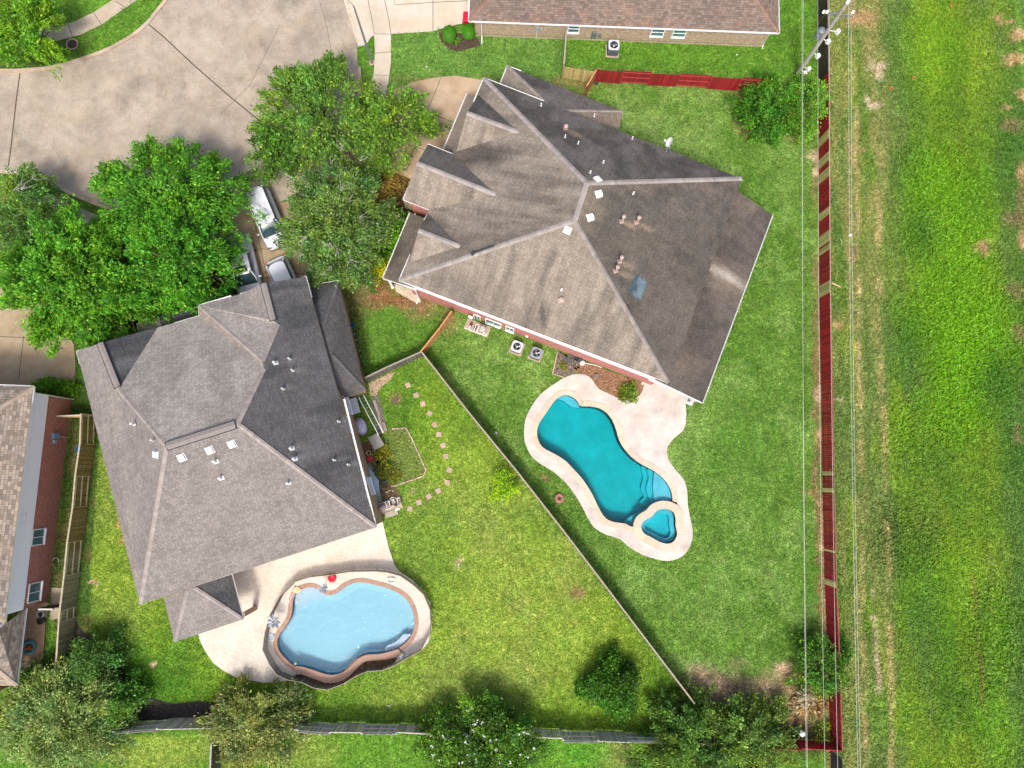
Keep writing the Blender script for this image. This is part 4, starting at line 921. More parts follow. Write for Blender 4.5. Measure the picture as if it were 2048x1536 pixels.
gutters(h3, [(a3, b3_), (b3_, b3_+uy*4), (a3, a3+uy*4)], wd=.15)
sa, sb, sn = nearest_wall(I7, 1250, 85)
for (x0, y0, x1, y1, hh) in ((1135, 64, 1157, 65, 1.0), (1300, 71, 1325, 72, 1.0), (1343, 73, 1368, 74, 1.0)):
    a = wallhit(x0, y0, sa, sb); b = wallhit(x1, y1, sa, sb); zz = max(.9, (a.z+b.z)/2); window(h3, a, b, zz, zz+hh, sn, 'h')
def downspout(par, top, sa, sb, sn, px, py, kick=.5):
    b = P(px, py, 0); mb = MB(); t = Vector(top); w_ = Vector((b.x, b.y, 0))
    mb.tube([t, Vector((w_.x, w_.y, t.z-.35)), Vector((w_.x, w_.y, .25)), Vector((w_.x, w_.y, .08))+Vector((sn.x, sn.y, 0))*kick], .04, 6); mb.build('downspout', M['white'], par, local=False)
downspout(h3, b3_+Vector((0, 0, -.15)), sa, sb, sn, 1524, 92, .3); downspout(h3, P(963, 42, z3-.15), sa, sb, sn, 964, 76, .6)
downspout(h1, P(830, 572, zE-.15), wa, wb_, nW, 838, 597, .5)

# ===== house four, two storeys, left edge
z4 = 5.35; B1, B2 = P(143, 800, 0), P(97, 1203, 0); vx = (B2-B1); L8 = vx.length; vx.normalize(); vy = Vector((vx.y, -vx.x, 0))     # vy points west
if vy.x > 0: vy = -vy
h4 = thing('brick_house', 'two storey house with white siding over dark red brick at the left edge', 'house', B1+vx*L8/2+vy*2)
W8 = 11.0; loop = ccw([(q.x, q.y) for q in (B1, B2, B2+vy*W8, B1+vy*W8)])
walls('brick_wall', h4, loop, 0, 2.95, M['brick4'])
lp = offset(loop, .04); sb_ = MB()
n_ = 14
for k in range(n_):
    z0_, z1_ = 2.95+k*(z4-2.95)/n_, 2.95+(k+1)*(z4-2.95)/n_; oo = offset(loop, .03); o2 = offset(loop, .055)
    for i in range(4):
        j = (i+1) % 4; sb_.face([(*o2[i], z0_), (*o2[j], z0_), (*oo[j], z1_), (*oo[i], z1_)])
sb_.build('siding_wall', M['siding'], h4, local=False)
ov = offset(loop, .42); E8 = [Vector((p.x, p.y, z4)) for p in ov]
# hip roof over the upper storey
cx8 = sum((p for p in E8), Vector())/4; A0 = B1+vy*W8/2; A1 = B2+vy*W8/2; rz = Vector((0, 0, z4+(W8/2+.42)*.5))
s1 = Vector((A0.x, A0.y, 0))+vx*(W8/2)+rz; s2_ = Vector((A1.x, A1.y, 0))-vx*(W8/2)+rz
def near(p): return min(E8, key=lambda q: (Vector((q.x, q.y, 0))-Vector((p.x, p.y, 0))).length)
en_, es_, wn_, ws_ = near(B1), near(B2), near(B1+vy*W8), near(B2+vy*W8)
F4 = [([en_, es_, s2_, s1], 'E'), ([es_, ws_, s2_], 'S'), ([ws_, wn_, s1, s2_], 'W'), ([wn_, en_, s1], 'N')]
def col4(px, py, X, Y, t):
    C = np.empty(px.shape+(3,)); C[:] = A(164, 151, 136); paint(C, np.clip((fbm(X, Y, .9, 4, 2)-.5)*3, 0, .3), A(150, 142, 138)); return C
LR = [P(52, 1217, 2.8), P(33, 1372, 2.8), P(-150, 1366, 2.8), P(-3, 1258, 4.9), P(-35, 1318, 4.9), P(-150, 1300, 4.9), P(-150, 1260, 4.9)]
F4b = [([LR[0], LR[1], LR[4], LR[3]], 'E'), ([LR[1], LR[2], LR[5], LR[4]], 'S'), ([LR[3], LR[4], LR[5], LR[6]], 'E')]
roof('roof', h4, F4, M['roof4'], col4, .6); roof('lower_roof', h4, F4b, M['roof4'], col4, .6); skirts('fascia', h4, F4, M['white'], z4-.18); skirts('fascia', h4, F4b, M['white'], 2.6)
caps(h4, [(en_, s1), (es_, s2_), (s1, s2_), (LR[1], LR[4])], A(176, 158, 138), .3); soffit(h4, ov, z4-.15); gutters(h4, [(en_, en_+(wn_-en_)*.6), (en_, en_+(es_-en_)*.07)], wd=.13)
LL = offset(ccw([(v.x, v.y) for v in (P(50, 1240, 0), P(48, 1372, 0), P(-150, 1366, 0), P(-150, 1240, 0))]), -.3); walls('wall', h4, LL, 0, 2.75, M['brick4'])
fa, fb, fn = nearest_wall(loop, 120, 1000)
for (x0, y0, x1, y1) in ((89, 1057, 85, 1088), (82, 1163, 78, 1200)):
    a = wallhit(x0, y0, fa, fb); b = wallhit(x1, y1, fa, fb); zz = min(a.z, b.z); window(h4, a, b, max(.8, zz), max(.8, zz)+1.35, fn)
a = wallhit(31, 1032, fa, fb); b = wallhit(29, 1048, fa, fb); window(h4, a, b, 4.1, 4.75, fn, '')
downspout(h4, en_+Vector((0, 0, -.2)), fa, fb, fn, 146, 799, .1)

# ------------------------------------------------------------------ fences
def V2(px, py, z=0): q = P(px, py, z); return Vector((q.x, q.y))
def fence(name, label, path, h, colf, side=1, bay=2.4, alt=False, cat='fence', plank=.145, step=None, railc=None, cap=None, lean=0., seed=0, capw=.12):
    """path: plan points; colf(px, py, r) gives board colour; side +1 puts boards on the left of the path"""
    r = random.Random(seed); c0 = path[len(path)//2]
    t0 = thing(name, label, cat, (c0.x, c0.y, 0))
    k = 0
    for i in range(len(path)-1):
        a, b = path[i], path[i+1]; L = (b-a).length; n = max(1, round(L/bay))
        for j in range(n):
            p, q = a+(b-a)*(j/n), a+(b-a)*((j+1)/n); u = (q-p).normalized(); nn = Vector((-u.y, u.x))*side; Lb = (q-p).length
            s_ = -1 if (alt and k % 2) else 1
            pm = MB(); m_ = int(Lb/(plank+.008)); hz = h+r.uniform(-.03, .03); tilt = r.uniform(-lean, lean)
            for x in range(m_):
                cpt = p+u*((x+.5)*Lb/m_)+nn*s_*.055; pp = proj(cpt.x, cpt.y, 0.)
                c = colf(float(pp[0]), float(pp[1]), r); kk = r.uniform(.68, 1.26); c = tuple(v*kk for v in c)
                hh = hz+r.uniform(-.015, .015); zb = .04+r.uniform(0, .03)
                lo_ = Vector((cpt.x, cpt.y, zb)); hi_ = Vector((cpt.x+nn.x*tilt, cpt.y+nn.y*tilt, hh))
                pm.bar(lo_, hi_, plank, .018, 0, c, up=Vector((nn.x, nn.y, 0)))
            pm.build('board_panel', M['wood'], t0, local=False)
            rc = railc or colf(float(pp[0]), float(pp[1]), r)
            for z in (.25, h*.52, h-.18):
                rm = MB(); w0 = p; w1 = q; ti = tilt*z/h; rm.bar(Vector((w0.x+nn.x*ti, w0.y+nn.y*ti, z)), Vector((w1.x+nn.x*ti, w1.y+nn.y*ti, z)), .09, .045, 0, rc, up=Vector((nn.x, nn.y, 0))); rm.build('rail', M['wood'], t0, local=False)
            if cap:
                cm = MB(); cm.bar(Vector((*p, h+.03)), Vector((*q, h+.03)), capw, .03, 0, cap); cm.build('top_board', M['wood'], t0, local=False)
            ps = MB(); ps.box(p.x-nn.x*s_*.0, p.y, h/2, .09, .09, h-.05, math.atan2(u.y, u.x), 0, rc); ps.build('post', M['wood'], t0, local=False)
            k += 1
    return t0
RED = A(186, 40, 46); TAN = A(222, 212, 136)
patch = [(280,295),(322,341),(352,371),(430,445),(476,495),(500,511),(573,597),(942,952),(976,986),(1095,1100),(1157,1167)]
def cred(px, py, r):
    for a, b in patch:
        if a <= py <= b: return TAN
    return tuple(v*r.uniform(.85, 1.1) for v in (RED if py < 900 else A(176, 38, 46)))
pr = [V2(1637.5, 168), V2(1638.5, 300), V2(1639.5, 600), V2(1643, 768), V2(1645.5, 951), V2(1650, 1152), V2(1656, 1300), V2(1661.5, 1484)]
fence('wooden_fence', 'long red stained board fence with tan patch boards, between yard and open field', pr, 1.85, cred, side=-1, railc=A(150, 60, 55), cap=A(170, 90, 84), seed=4, capw=.05)
fence('wooden_fence', 'dark brown weathered board fence continuing north of the long red fence', [V2(1635, -60), V2(1637.5, 168)], 1.85, lambda x, y, r: A(190, 120, 60) if 48 < y < 54 else A(84, 74, 62), side=-1, railc=A(120, 100, 80), cap=A(150, 130, 110), seed=5)
fence('wooden_fence', 'black board fence end below the bottom right corner of the red fence', [V2(1662, 1500), V2(1664, 1600)], 1.85, lambda x, y, r: A(66, 66, 66), side=-1, railc=A(160, 150, 140), seed=6)
fence('wooden_fence', 'short red board fence across the bottom right corner, under the dark trees', [V2(1510, 1476), V2(1661, 1484)], 1.85, lambda x, y, r: A(190, 36, 42), side=-1, alt=True, railc=A(166, 60, 60), seed=7)
fence('wooden_fence', 'bright red alternating panel fence in front of the single storey house', [V2(1186, 162), V2(1240, 167), V2(1295, 170), V2(1350, 173), V2(1412, 177), V2(1470, 181), V2(1535, 185)], 1.85, lambda x, y, r: A(160, 32, 36), side=-1, alt=True, railc=A(176, 70, 66), seed=8)
fence('wooden_fence', 'pale yellow new wood fence panel beside the bright red fence', [V2(1124, 155), V2(1186, 165)], 1.7, lambda x, y, r: A(208, 190, 124), side=-1, bay=2.6, railc=A(190, 160, 100), seed=9)
fence('wooden_fence', 'short orange brown side fence from the red fence to the stained roof', [V2(1187, 163), V2(1168, 194)], 1.7, lambda x, y, r: A(180, 112, 66), side=1, railc=A(196, 130, 80), cap=A(206, 150, 100), seed=10)
fence('wooden_fence', 'thin dark fence between the tan brick house and the yellow panel', [V2(1129, 85), V2(1124, 152)], 1.7, lambda x, y, r: A(120, 104, 88), side=1, railc=A(150, 140, 125), cap=A(176, 168, 150), seed=11)
fence('wooden_gate', 'brown wooden gate and fence between the brick wall and the grey fence', [V2(906, 632), V2(882, 666), V2(845, 712)], 1.75, lambda x, y, r: A(178, 128, 74), side=-1, bay=1.6, railc=A(190, 138, 84), cap=A(206, 156, 100), cat='gate', seed=12)
fence('wooden_fence', 'grey weathered fence from the lower roof of the grey house to the brown gate', [V2(737, 762), V2(778, 742), V2(845, 712)], 1.75, lambda x, y, r: A(120, 114, 104), side=-1, bay=2., railc=A(150, 144, 130), cap=A(166, 158, 146), seed=13, lean=.05)
fence('wooden_fence', 'long thin diagonal fence separating the two pool yards', [V2(848, 712), V2(940, 830), V2(1034, 945), V2(1130, 1068), V2(1250, 1226), V2(1376, 1392)], 1.8, lambda x, y, r: A(128, 106, 88), side=1, railc=A(140, 124, 106), cap=A(176, 160, 142), seed=14)
fence('wooden_fence', 'mossy brown alternating panel fence between the grey house and the siding house', [V2(192, 832), V2(190, 890), V2(181, 952), V2(176, 1013), V2(166, 1080), V2(160, 1145), V2(152, 1212), V2(150, 1235), V2(146, 1300), V2(140, 1350)], 2.0, lambda x, y, r: A(132, 114, 70) if y < 1100 else A(138, 132, 106), side=-1, bay=2.5, alt=True, railc=A(226, 212, 180), cap=A(190, 180, 150), seed=15)
fence('wooden_fence', 'short pale fence beside the dark red brick wall', [V2(140, 836), V2(190, 834)], 1.7, lambda x, y, r: A(196, 150, 90), side=1, railc=A(200, 170, 120), cap=A(210, 200, 175), seed=16)
fence('wooden_fence', 'grey weathered alternating panel fence along the bottom of the yards', [V2(255, 1444), V2(340, 1438), V2(430, 1436), V2(520, 1438), V2(610, 1441), V2(672, 1446), V2(733, 1447), V2(800, 1448), V2(866, 1452), V2(930, 1456), V2(990, 1458), V2(1060, 1458), V2(1121, 1460), V2(1189, 1461), V2(1247, 1464), V2(1310, 1466), V2(1400, 1470), V2(1510, 1474)], 2.1, lambda x, y, r: tuple(a*1. for a in A(206, 201, 186)), side=-1, bay=2.7, alt=True, railc=A(235, 230, 215), seed=17, lean=.1)
fence('wooden_fence', 'thin grey fence running off the bottom edge below the weathered fence', [V2(442, 1470), V2(436, 1600)], 1.8, lambda x, y, r: A(110, 104, 92), side=1, railc=A(150, 144, 130), cap=A(176, 172, 160), seed=18)
fence('wooden_gate', 'small white topped gate between brick wall and mossy fence over a slab', [V2(102, 1211), V2(130, 1211)], 1.5, lambda x, y, r: A(90, 80, 66), side=1, bay=1.3, cap=A(220, 218, 210), cat='gate', seed=19)

# safety fence round the kidney pool
ring = [(525,1299.5),(529.5,1264.5),(541,1226),(559.5,1192),(587,1164.5),(619.5,1155),(662,1150),(700,1144),(750,1143),(775,1145.5),(800,1152),(827,1171),(847,1189.5),(859.5,1219.5),(861,1244.5),(858,1272),(842,1302),(817,1314.5),(789.5,1331),(764.5,1341),(734.5,1343),(712,1352),(687,1368),(654.5,1380),(627,1376),(602,1364.5),(573,1359.5),(553,1349.5),(538,1328)]
rg = [V2(x, y, 1.2) for x, y in ring]
sf = thing('pool_safety_fence', 'low black mesh safety fence with slim pale posts round the kidney pool', 'fence', (rg[0].x+5, rg[0].y, 0))
for i in range(len(rg)):
    a, b = rg[i-1], rg[i]; mb = MB(); mb.face([(a.x, a.y, .06), (b.x, b.y, .06), (b.x, b.y, 1.2), (a.x, a.y, 1.2)]); mb.build('mesh_panel', M['meshfence'], sf, local=False)
    mb = MB(); mb.tube([(b.x, b.y, 0), (b.x, b.y, 1.24)], .022, 6); mb.build('post', M['curb'], sf, local=False)
    mb = MB(); mb.bar((a.x, a.y, 1.2), (b.x, b.y, 1.2), .03, .03); mb.build('top_rail', M['curb'], sf, local=False)

# ------------------------------------------------------------------ trees and shrubs
def leaves_mesh(pts, size, cols, seed, flat=.55, elong=1.5, dirs=None):
    g = np.random.default_rng(seed); n = len(pts)
    nrm = g.normal(size=(n, 3)); nrm[:, 2] = np.abs(nrm[:, 2])+flat; nrm /= np.linalg.norm(nrm, axis=1)[:, None]
    t = g.normal(size=(n, 3)) if dirs is None else dirs+g.normal(size=(n, 3))*.45
    t -= nrm*(t*nrm).sum(1)[:, None]; t /= np.linalg.norm(t, axis=1)[:, None]+1e-9
    b = np.cross(nrm, t); s = size*g.uniform(.6, 1.35, n)[:, None]
    V = np.stack([pts-t*s*elong*.5, pts+b*s*.36-t*s*.05, pts+t*s*elong*.5, pts-b*s*.36-t*s*.05], 1).reshape(-1, 3)
    return V, np.arange(4*n).reshape(n, 4), cols
LEAFK = np.array([1.58, 1.24, 1.15])
def crown(cx, cy, rx, ry, z0, z1, n_cl, per, seed, col, size=.15, spread=.30, spiky=.8, rot=0, var=.22, hole=0., alt=None, altp=.0, dark=.0, top=None):
    """clumps of small leaves set through the volume of an uneven crown; returns points, colours, clump centres"""
    g = np.random.default_rng(seed); cs = []; ph = g.uniform(0, 6.28, 4)
    nl = max(12, n_cl//9); ga = g.uniform(0, 2*np.pi)
    la = ga+np.arange(nl)*2.39996+g.normal(0, .25, nl); lr = np.sqrt((np.arange(nl)+.6)/nl)*g.uniform(.84, 1.04, nl)
    which = g.integers(0, nl, n_cl); sp = .75/math.sqrt(nl)
    off = g.normal(size=(n_cl, 3))*sp*np.array([1, 1, .8])
    x = (lr[which]*np.cos(la[which])+off[:, 0])*rx; y = (lr[which]*np.sin(la[which])+off[:, 1])*ry
    c_, s_ = math.cos(rot), math.sin(rot); X = cx+x*c_-y*s_; Y = cy+x*s_+y*c_
    lz = np.sqrt(np.clip(1-lr**2*.85, .05, 1))*g.uniform(.72, 1.0, nl)
    drop = np.hypot(off[:, 0], off[:, 1])/sp
    Z = z0+(z1-z0)*np.clip(lz[which]-.16*drop-np.abs(off[:, 2])*.5-.35*(g.random(n_cl)**2.5), .02, 1.)
    rad = np.hypot(x/rx, y/ry)
    cc = np.stack([X, Y, Z], 1)
    out = cc-np.array([cx, cy, z0+(z1-z0)*.25]); out /= np.linalg.norm(out, axis=1)[:, None]+1e-6
    k = g.integers(int(per*.5), int(per*1.5), n_cl); idx = np.repeat(np.arange(n_cl), k); N = len(idx)
    base = g.normal(size=(N, 3))*spread*np.array([1, 1, .7])
    along = (g.random(N)-.25)*spread*spiky*3.0
    P_ = cc[idx]+base*np.repeat(g.uniform(.6, 1.2, n_cl), k)[:, None]*(1-.45*np.clip(along/(spread*2), 0, 1))[:, None]+out[idx]*along[:, None]
    P_[:, 2] = np.maximum(P_[:, 2], .12)
    cv = 1+g.normal(0, var*.7, n_cl)+g.normal(0, var*.6, nl)[which]; tone = g.normal(0, .7, n_cl)+g.normal(0, .7, nl)[which]; col = np.array(col)*LEAFK
    C = np.array(col)[None, :]*np.clip(cv, .45, 1.7)[idx][:, None]
    C = C*np.stack([1+.14*tone[idx], 1+.03*tone[idx], 1-.12*tone[idx]], 1)*(g.uniform(.5, 1.2, N)+.8*(g.random(N) < .12))[:, None]
    if alt is not None: m_ = g.random(N) < altp*(.3+1.4*(g.random(n_cl)[idx])); C[m_] = np.array(alt)*1.25*g.uniform(.7, 1.3, m_.sum())[:, None]
    return P_, np.clip(C, .004, .6), cc, out[idx]
def tree(name, label, px, py, rpx, rpy, ht, n_cl, per, seed, col, cat='tree', z0=None, trunk=True, rot=0, bare=0, flowers=0, group=None, **kw):
    z0 = ht*.35 if z0 is None else z0; zc = z0+(ht-z0)*.55
    c = P(px, py, zc); sx_ = (H-zc)/F; rx, ry = rpx*sx_*.83, rpy*sx_*.83
    t = thing(name, label, cat, (c.x, c.y, 0), group=group)
    n_cl = int(n_cl*1.05); per = int(per*.95)
    P_, C, cc, dirs = crown(c.x, c.y, rx, ry, z0, ht, n_cl, per, seed, col, rot=rot, **{k: v for k, v in kw.items() if k != 'size'})
    V, Fc, C = leaves_mesh(P_, kw.get('size', .15)*1.0, C, seed, dirs=dirs if kw.get('spiky', .6) > .5 else None)
    o = npmesh('crown', V-np.array([c.x, c.y, 0]), Fc, M['leaf'], ccol=C); o.parent = t
    r = random.Random(seed); mb = MB(); R0 = max(.03, ht*.022)
    if trunk:
        fork = Vector((c.x+r.uniform(-.2, .2), c.y+r.uniform(-.2, .2), z0*.75+.2))
        mb.tube([(c.x, c.y, 0), (c.x, c.y, .3), fork], [R0*1.5, R0*1.1, R0*.9], 8)
        idx = list(range(len(cc))); r.shuffle(idx)
        for i in idx[:min(len(idx), 26)]:
            e = Vector(cc[i]); m1 = fork.lerp(e, .5)+Vector((r.uniform(-.3, .3), r.uniform(-.3, .3), r.uniform(-.1, .5)))*rx*.2
            mb.tube(catmull3([fork, m1, e], 3), [R0*.55, R0*.5, R0*.42, R0*.34, R0*.26, R0*.18, R0*.1], 5, caps=False)
    else:
        for i in range(min(12, len(cc))):
            e = Vector(cc[i]); mb.tube([(c.x+r.uniform(-.2, .2)*rx, c.y+r.uniform(-.2, .2)*ry, 0), e.lerp(Vector((c.x, c.y, e.z)), .4), e], [.03, .02, .01], 5, caps=False)
    mb.build('trunk', M['bark'], t, local=False)
    if bare:
        g = MB()
        for _ in range(bare):
            a = r.uniform(0, 6.28); k = r.uniform(.1, .9)**.6; p = Vector((c.x+math.cos(a)*rx*k, c.y+math.sin(a)*ry*k, z0+(ht-z0)*(.75+.35*r.random()))); dr = Vector((math.cos(a), math.sin(a), r.uniform(-.1, .3)))
            for _b in range(r.randint(3, 6)):
                d2 = (dr+Vector((r.uniform(-1, 1), r.uniform(-1, 1), r.uniform(-.3, .4)))*.8).normalized(); L = r.uniform(.4, 1.3); q = p+d2*L*.5+Vector((r.uniform(-.1, .1), r.uniform(-.1, .1), .05)); e = q+(d2+Vector((r.uniform(-.5, .5), r.uniform(-.5, .5), 0))).normalized()*L*.5
                g.tube([p, q, e], [.016, .012, .005], 4, caps=False)
        g.build('bare_twigs', M['twig'], t, local=False)['kind'] = 'stuff'
    if flowers:
        g = np.random.default_rng(seed+5); i = g.integers(0, len(P_), flowers); fp = P_[i]; keep = fp[:, 2] > z0+(ht-z0)*.45; fp = fp[keep]+np.array([0, 0, .12])
        fp = np.repeat(fp, 5, 0)+g.normal(size=(len(fp)*5, 3))*.05
        V, Fc, C = leaves_mesh(fp, .12, np.full((len(fp), 3), .8), seed+6, flat=1.5, elong=1.1); o = npmesh('blossom', V-np.array([c.x, c.y, 0]), Fc, M['petal'], ccol=C); o.parent = t
    return t
G1 = A(84, 150, 38, 1.0); G2 = A(96, 150, 52); G3 = A(112, 140, 78); G4 = A(62, 112, 40); LIME = A(150, 205, 30); YG = A(160, 190, 60)
big = 'leafy street trees in front of the grey house'
tree('oak_tree', 'bright green tree over the pavement, topmost of the big left hand clump', 318, 372, 178, 132, 7.2, 360, 90, 1, A(84, 156, 40), size=.17, alt=YG, altp=.03, group=big)
tree('oak_tree', 'widest bright green tree, leftmost of the big clump, reaching the left edge', 112, 545, 152, 176, 7.8, 420, 90, 2, A(88, 162, 40), size=.17, alt=YG, altp=.03, group=big)
tree('oak_tree', 'bright green tree of the big clump overhanging the parked silver pickup', 345, 500, 126, 140, 7.4, 320, 90, 3, A(78, 154, 38), size=.17, alt=YG, altp=.03, group=big)
tree('oak_tree', 'bright green tree of the big clump touching the grey roof corner', 210, 595, 140, 108, 7.0, 280, 90, 4, A(80, 152, 38), size=.17, alt=YG, altp=.04, group=big)
tree('oak_tree', 'open spiky crowned street tree beside the slender street light', 630, 205, 140, 134, 6.6, 290, 80, 5, A(96, 148, 56), size=.16, alt=YG, altp=.06, spiky=1.1)
tree('oak_tree', 'street tree reaching over the curved driveway of the brick house', 782, 230, 96, 84, 6.0, 140, 75, 6, A(98, 150, 50), size=.16, alt=YG, altp=.05, spiky=1.1)
tree('oak_tree', 'small dark lobed tree at the kerb above the white van', 540, 290, 54, 60, 5.2, 70, 80, 66, A(76, 132, 44), size=.16, alt=YG, altp=.04, spiky=.9)
tree('live_oak_tree', 'pale grey green oak with bare grey twigs between the two houses', 672, 440, 136, 166, 6.2, 430, 90, 7, A(98, 146, 66), size=.14, bare=14, var=.2, spiky=.9, alt=A(150, 150, 130), altp=.06)
tree('live_oak_tree', 'thin oak with bare twigs at the left edge by the pavement', 28, 412, 98, 100, 5.6, 170, 85, 8, A(96, 150, 66), size=.14, bare=12, spiky=1.)
tree('oak_tree', 'yellow green tree in the top left corner by the drain cover', 40, 52, 92, 84, 5.5, 150, 85, 9, A(104, 168, 42), size=.16, alt=A(150, 185, 40), altp=.12, spiky=.9)
tree('laurel_shrub', 'glossy bright green shrub beside the dark porch roof', 788, 468, 42, 62, 3.4, 60, 110, 10, A(88, 160, 22), cat='shrub', z0=.4, trunk=False, size=.14, spiky=.4)
tree('laurel_shrub', 'lime yellow low shrub at the corner of the dark porch roof', 766, 545, 24, 22, 1.6, 18, 90, 11, A(186, 208, 22), cat='shrub', z0=.15, trunk=False, size=.13, spiky=.4)
tree('viburnum_tree', 'dark glossy tree in front of the end of the bright red fence', 1556, 202, 70, 66, 4.0, 90, 100, 12, A(74, 140, 32), z0=.8, size=.15, spiky=1.1, alt=A(140, 160, 60), altp=.04)
tree('viburnum_tree', 'lighter green tree leaning on the red fence below the utility pole', 1622, 200, 44, 62, 3.8, 70, 90, 13, A(100, 168, 50), z0=.8, size=.13, spiky=.7, alt=A(180, 130, 70), altp=.03)
tree('magnolia_tree', 'round dark green tree alone on the lawn near the diagonal fence', 1226, 1382, 54, 54, 2.8, 120, 110, 14, A(66, 124, 30), z0=.6, size=.15, spiky=.4, var=.3)
tree('young_tree', 'small lime green sapling on the lawn beside the diagonal fence', 1010, 980, 23, 30, 1.9, 24, 60, 15, A(140, 205, 36), z0=.5, size=.12, spiky=.9)
tree('crepe_myrtle_tree', 'dark tree dotted with white blossom at the bottom edge', 966, 1500, 138, 102, 4.0, 300, 90, 16, A(84, 138, 42), z0=1., size=.14, flowers=230, spiky=.5, var=.28)
tree('ligustrum_tree', 'olive green tree rising over the weathered fence beside the black mulch', 505, 1455, 118, 84, 3.3, 220, 90, 17, A(122, 152, 80), z0=.7, size=.13, alt=A(176, 170, 110), altp=.14, spiky=.6, var=.28)
tree('ligustrum_tree', 'large olive green tree filling the bottom left corner', 108, 1452, 148, 126, 4.4, 380, 90, 18, A(122, 164, 86), z0=1., size=.13, alt=A(170, 176, 120), altp=.12, spiky=.6, var=.25)
tree('ligustrum_tree', 'dark glossy tree next to the bottom end of the mossy fence', 174, 1328, 52, 48, 3.6, 90, 100, 19, A(86, 140, 60), z0=.5, size=.13, spiky=.5, var=.3)
tree('ligustrum_tree', 'mid green tree at the corner where black mulch meets the weathered fence', 226, 1412, 42, 44, 3.6, 70, 100, 20, A(84, 146, 54), z0=.5, size=.13, spiky=.5, var=.3)
tree('laurel_shrub', 'low bright green bush under the corner of the tan shingle porch roof', 70, 1368, 46, 30, 2.0, 45, 80, 21, A(84, 144, 44), cat='shrub', z0=.2, trunk=False, size=.13)
tree('holly_tree', 'dark spiky tree covering the end of the weathered fence', 1385, 1500, 112, 96, 3.8, 230, 90, 22, A(92, 140, 54), z0=.8, size=.15, spiky=1.1, var=.28)
tree('holly_tree', 'dark tree at the bottom edge beside the short red fence', 1495, 1492, 96, 80, 3.6, 160, 90, 23, A(98, 140, 60), z0=.8, size=.15, spiky=1.1, var=.28)
tree('holly_tree', 'dark tree growing over the lower end of the long red fence', 1656, 1332, 54, 60, 2.9, 70, 90, 24, A(72, 128, 40), z0=.6, size=.14, spiky=.6, alt=A(140, 190, 40), altp=.08, var=.3)
tree('laurel_shrub', 'small yellow green bush in the corner of the two red fences', 1645, 1466, 16, 13, 1.0, 8, 60, 25, A(130, 170, 40), cat='shrub', z0=.1, trunk=False, size=.1)
def ball_shrub(label, px, py, rx, ry, ht, seed, group):
    c = P(px, py, ht*.6); t = thing('boxwood_shrub', label, 'shrub', (c.x, c.y, 0), group=group); g = np.random.default_rng(seed); n = 5200
    v = g.normal(size=(n, 3)); v[:, 2] = np.abs(v[:, 2])-.25; v /= np.linalg.norm(v, axis=1)[:, None]; k = (1-.16*g.random(n)**2)+.05*np.sin(v[:, 0]*9+seed)*np.cos(v[:, 1]*8)
    p = np.stack([c.x+v[:, 0]*rx*k, c.y+v[:, 1]*ry*k, np.maximum(.05, ht*.5+v[:, 2]*ht*.5*k)], 1); C = np.array(A(74, 140, 20))*1.2*g.uniform(.55, 1.35, n)[:, None]
    V, Fc, C = leaves_mesh(p, .085, C, seed, dirs=v); o = npmesh('foliage', V-np.array([c.x, c.y, 0]), Fc, M['leaf'], ccol=C); o.parent = t
    mb = MB()
    for a_ in range(5): mb.tube([(c.x, c.y, 0), (c.x+math.cos(a_*1.26)*rx*.6, c.y+math.sin(a_*1.26)*ry*.6, ht*.6)], [.03, .015], 5, caps=False)
    mb.build('stems', M['bark'], t, local=False)
ball_shrub('clipped round green shrub, left of the pair in the flower bed', 898, 66, .55, .68, 1.2, 26, 'clipped shrubs in the flower bed')
ball_shrub('clipped round green shrub, right of the pair beside the tan brick wall', 937, 62, .55, .6, 1.2, 27, 'clipped shrubs in the flower bed')
tree('boxwood_shrub', 'tiny green plant between the two clipped shrubs', 912, 81, 7, 5, .4, 6, 50, 28, A(90, 150, 30), cat='shrub', z0=.05, trunk=False, size=.08, spread=.1)
tree('hedge', 'bright green clipped hedge in front of the dark red brick wall', 105, 772, 42, 12, 1.3, 50, 90, 29, A(88, 152, 28), cat='hedge', z0=.1, trunk=False, size=.12, spread=.22, rot=-.08, spiky=.4)
tree('grass_clump', 'round tufted green plant in the bark bed by the turquoise pool', 1256, 783, 17, 15, .7, 18, 110, 30, A(112, 150, 50), cat='plant', z0=.05, trunk=False, size=.14, spread=.2, spiky=.8)
tree('laurel_shrub', 'yellow green shrub in the garden bed beside the grey house', 765, 912, 14, 18, .9, 14, 70, 31, A(130, 150, 44), cat='shrub', z0=.1, trunk=False, size=.1, spread=.2)
tree('laurel_shrub', 'low olive shrub in the garden bed near the pool equipment', 776, 946, 20, 16, .8, 16, 70, 32, A(116, 138, 44), cat='shrub', z0=.1, trunk=False, size=.1, spread=.2)
tree('laurel_shrub', 'blue grey leaved plant in the small flower bed by the brick wall', 1147, 722, 13, 9, .4, 10, 60, 33, A(130, 140, 140), cat='plant', z0=.05, trunk=False, size=.09, spread=.15)
tree('laurel_shrub', 'little green plant in the small flower bed by the brick wall', 1124, 733, 8, 8, .35, 6, 60, 34, A(130, 156, 70), cat='plant', z0=.05, trunk=False, size=.09, spread=.12)
tree('laurel_shrub', 'pale variegated fountain grass beside the lower red fence', 1622, 1400, 22, 26, .9, 20, 60, 35, A(178, 170, 130), cat='plant', z0=.05, trunk=False, size=.26, spread=.25, spiky=1.3)
tree('laurel_shrub', 'yellow brown bush under the big oak next to the brick house driveway', 772, 372, 34, 30, 1.2, 26, 60, 36, A(150, 140, 66), cat='shrub', z0=.1, trunk=False, size=.13, spiky=.8)

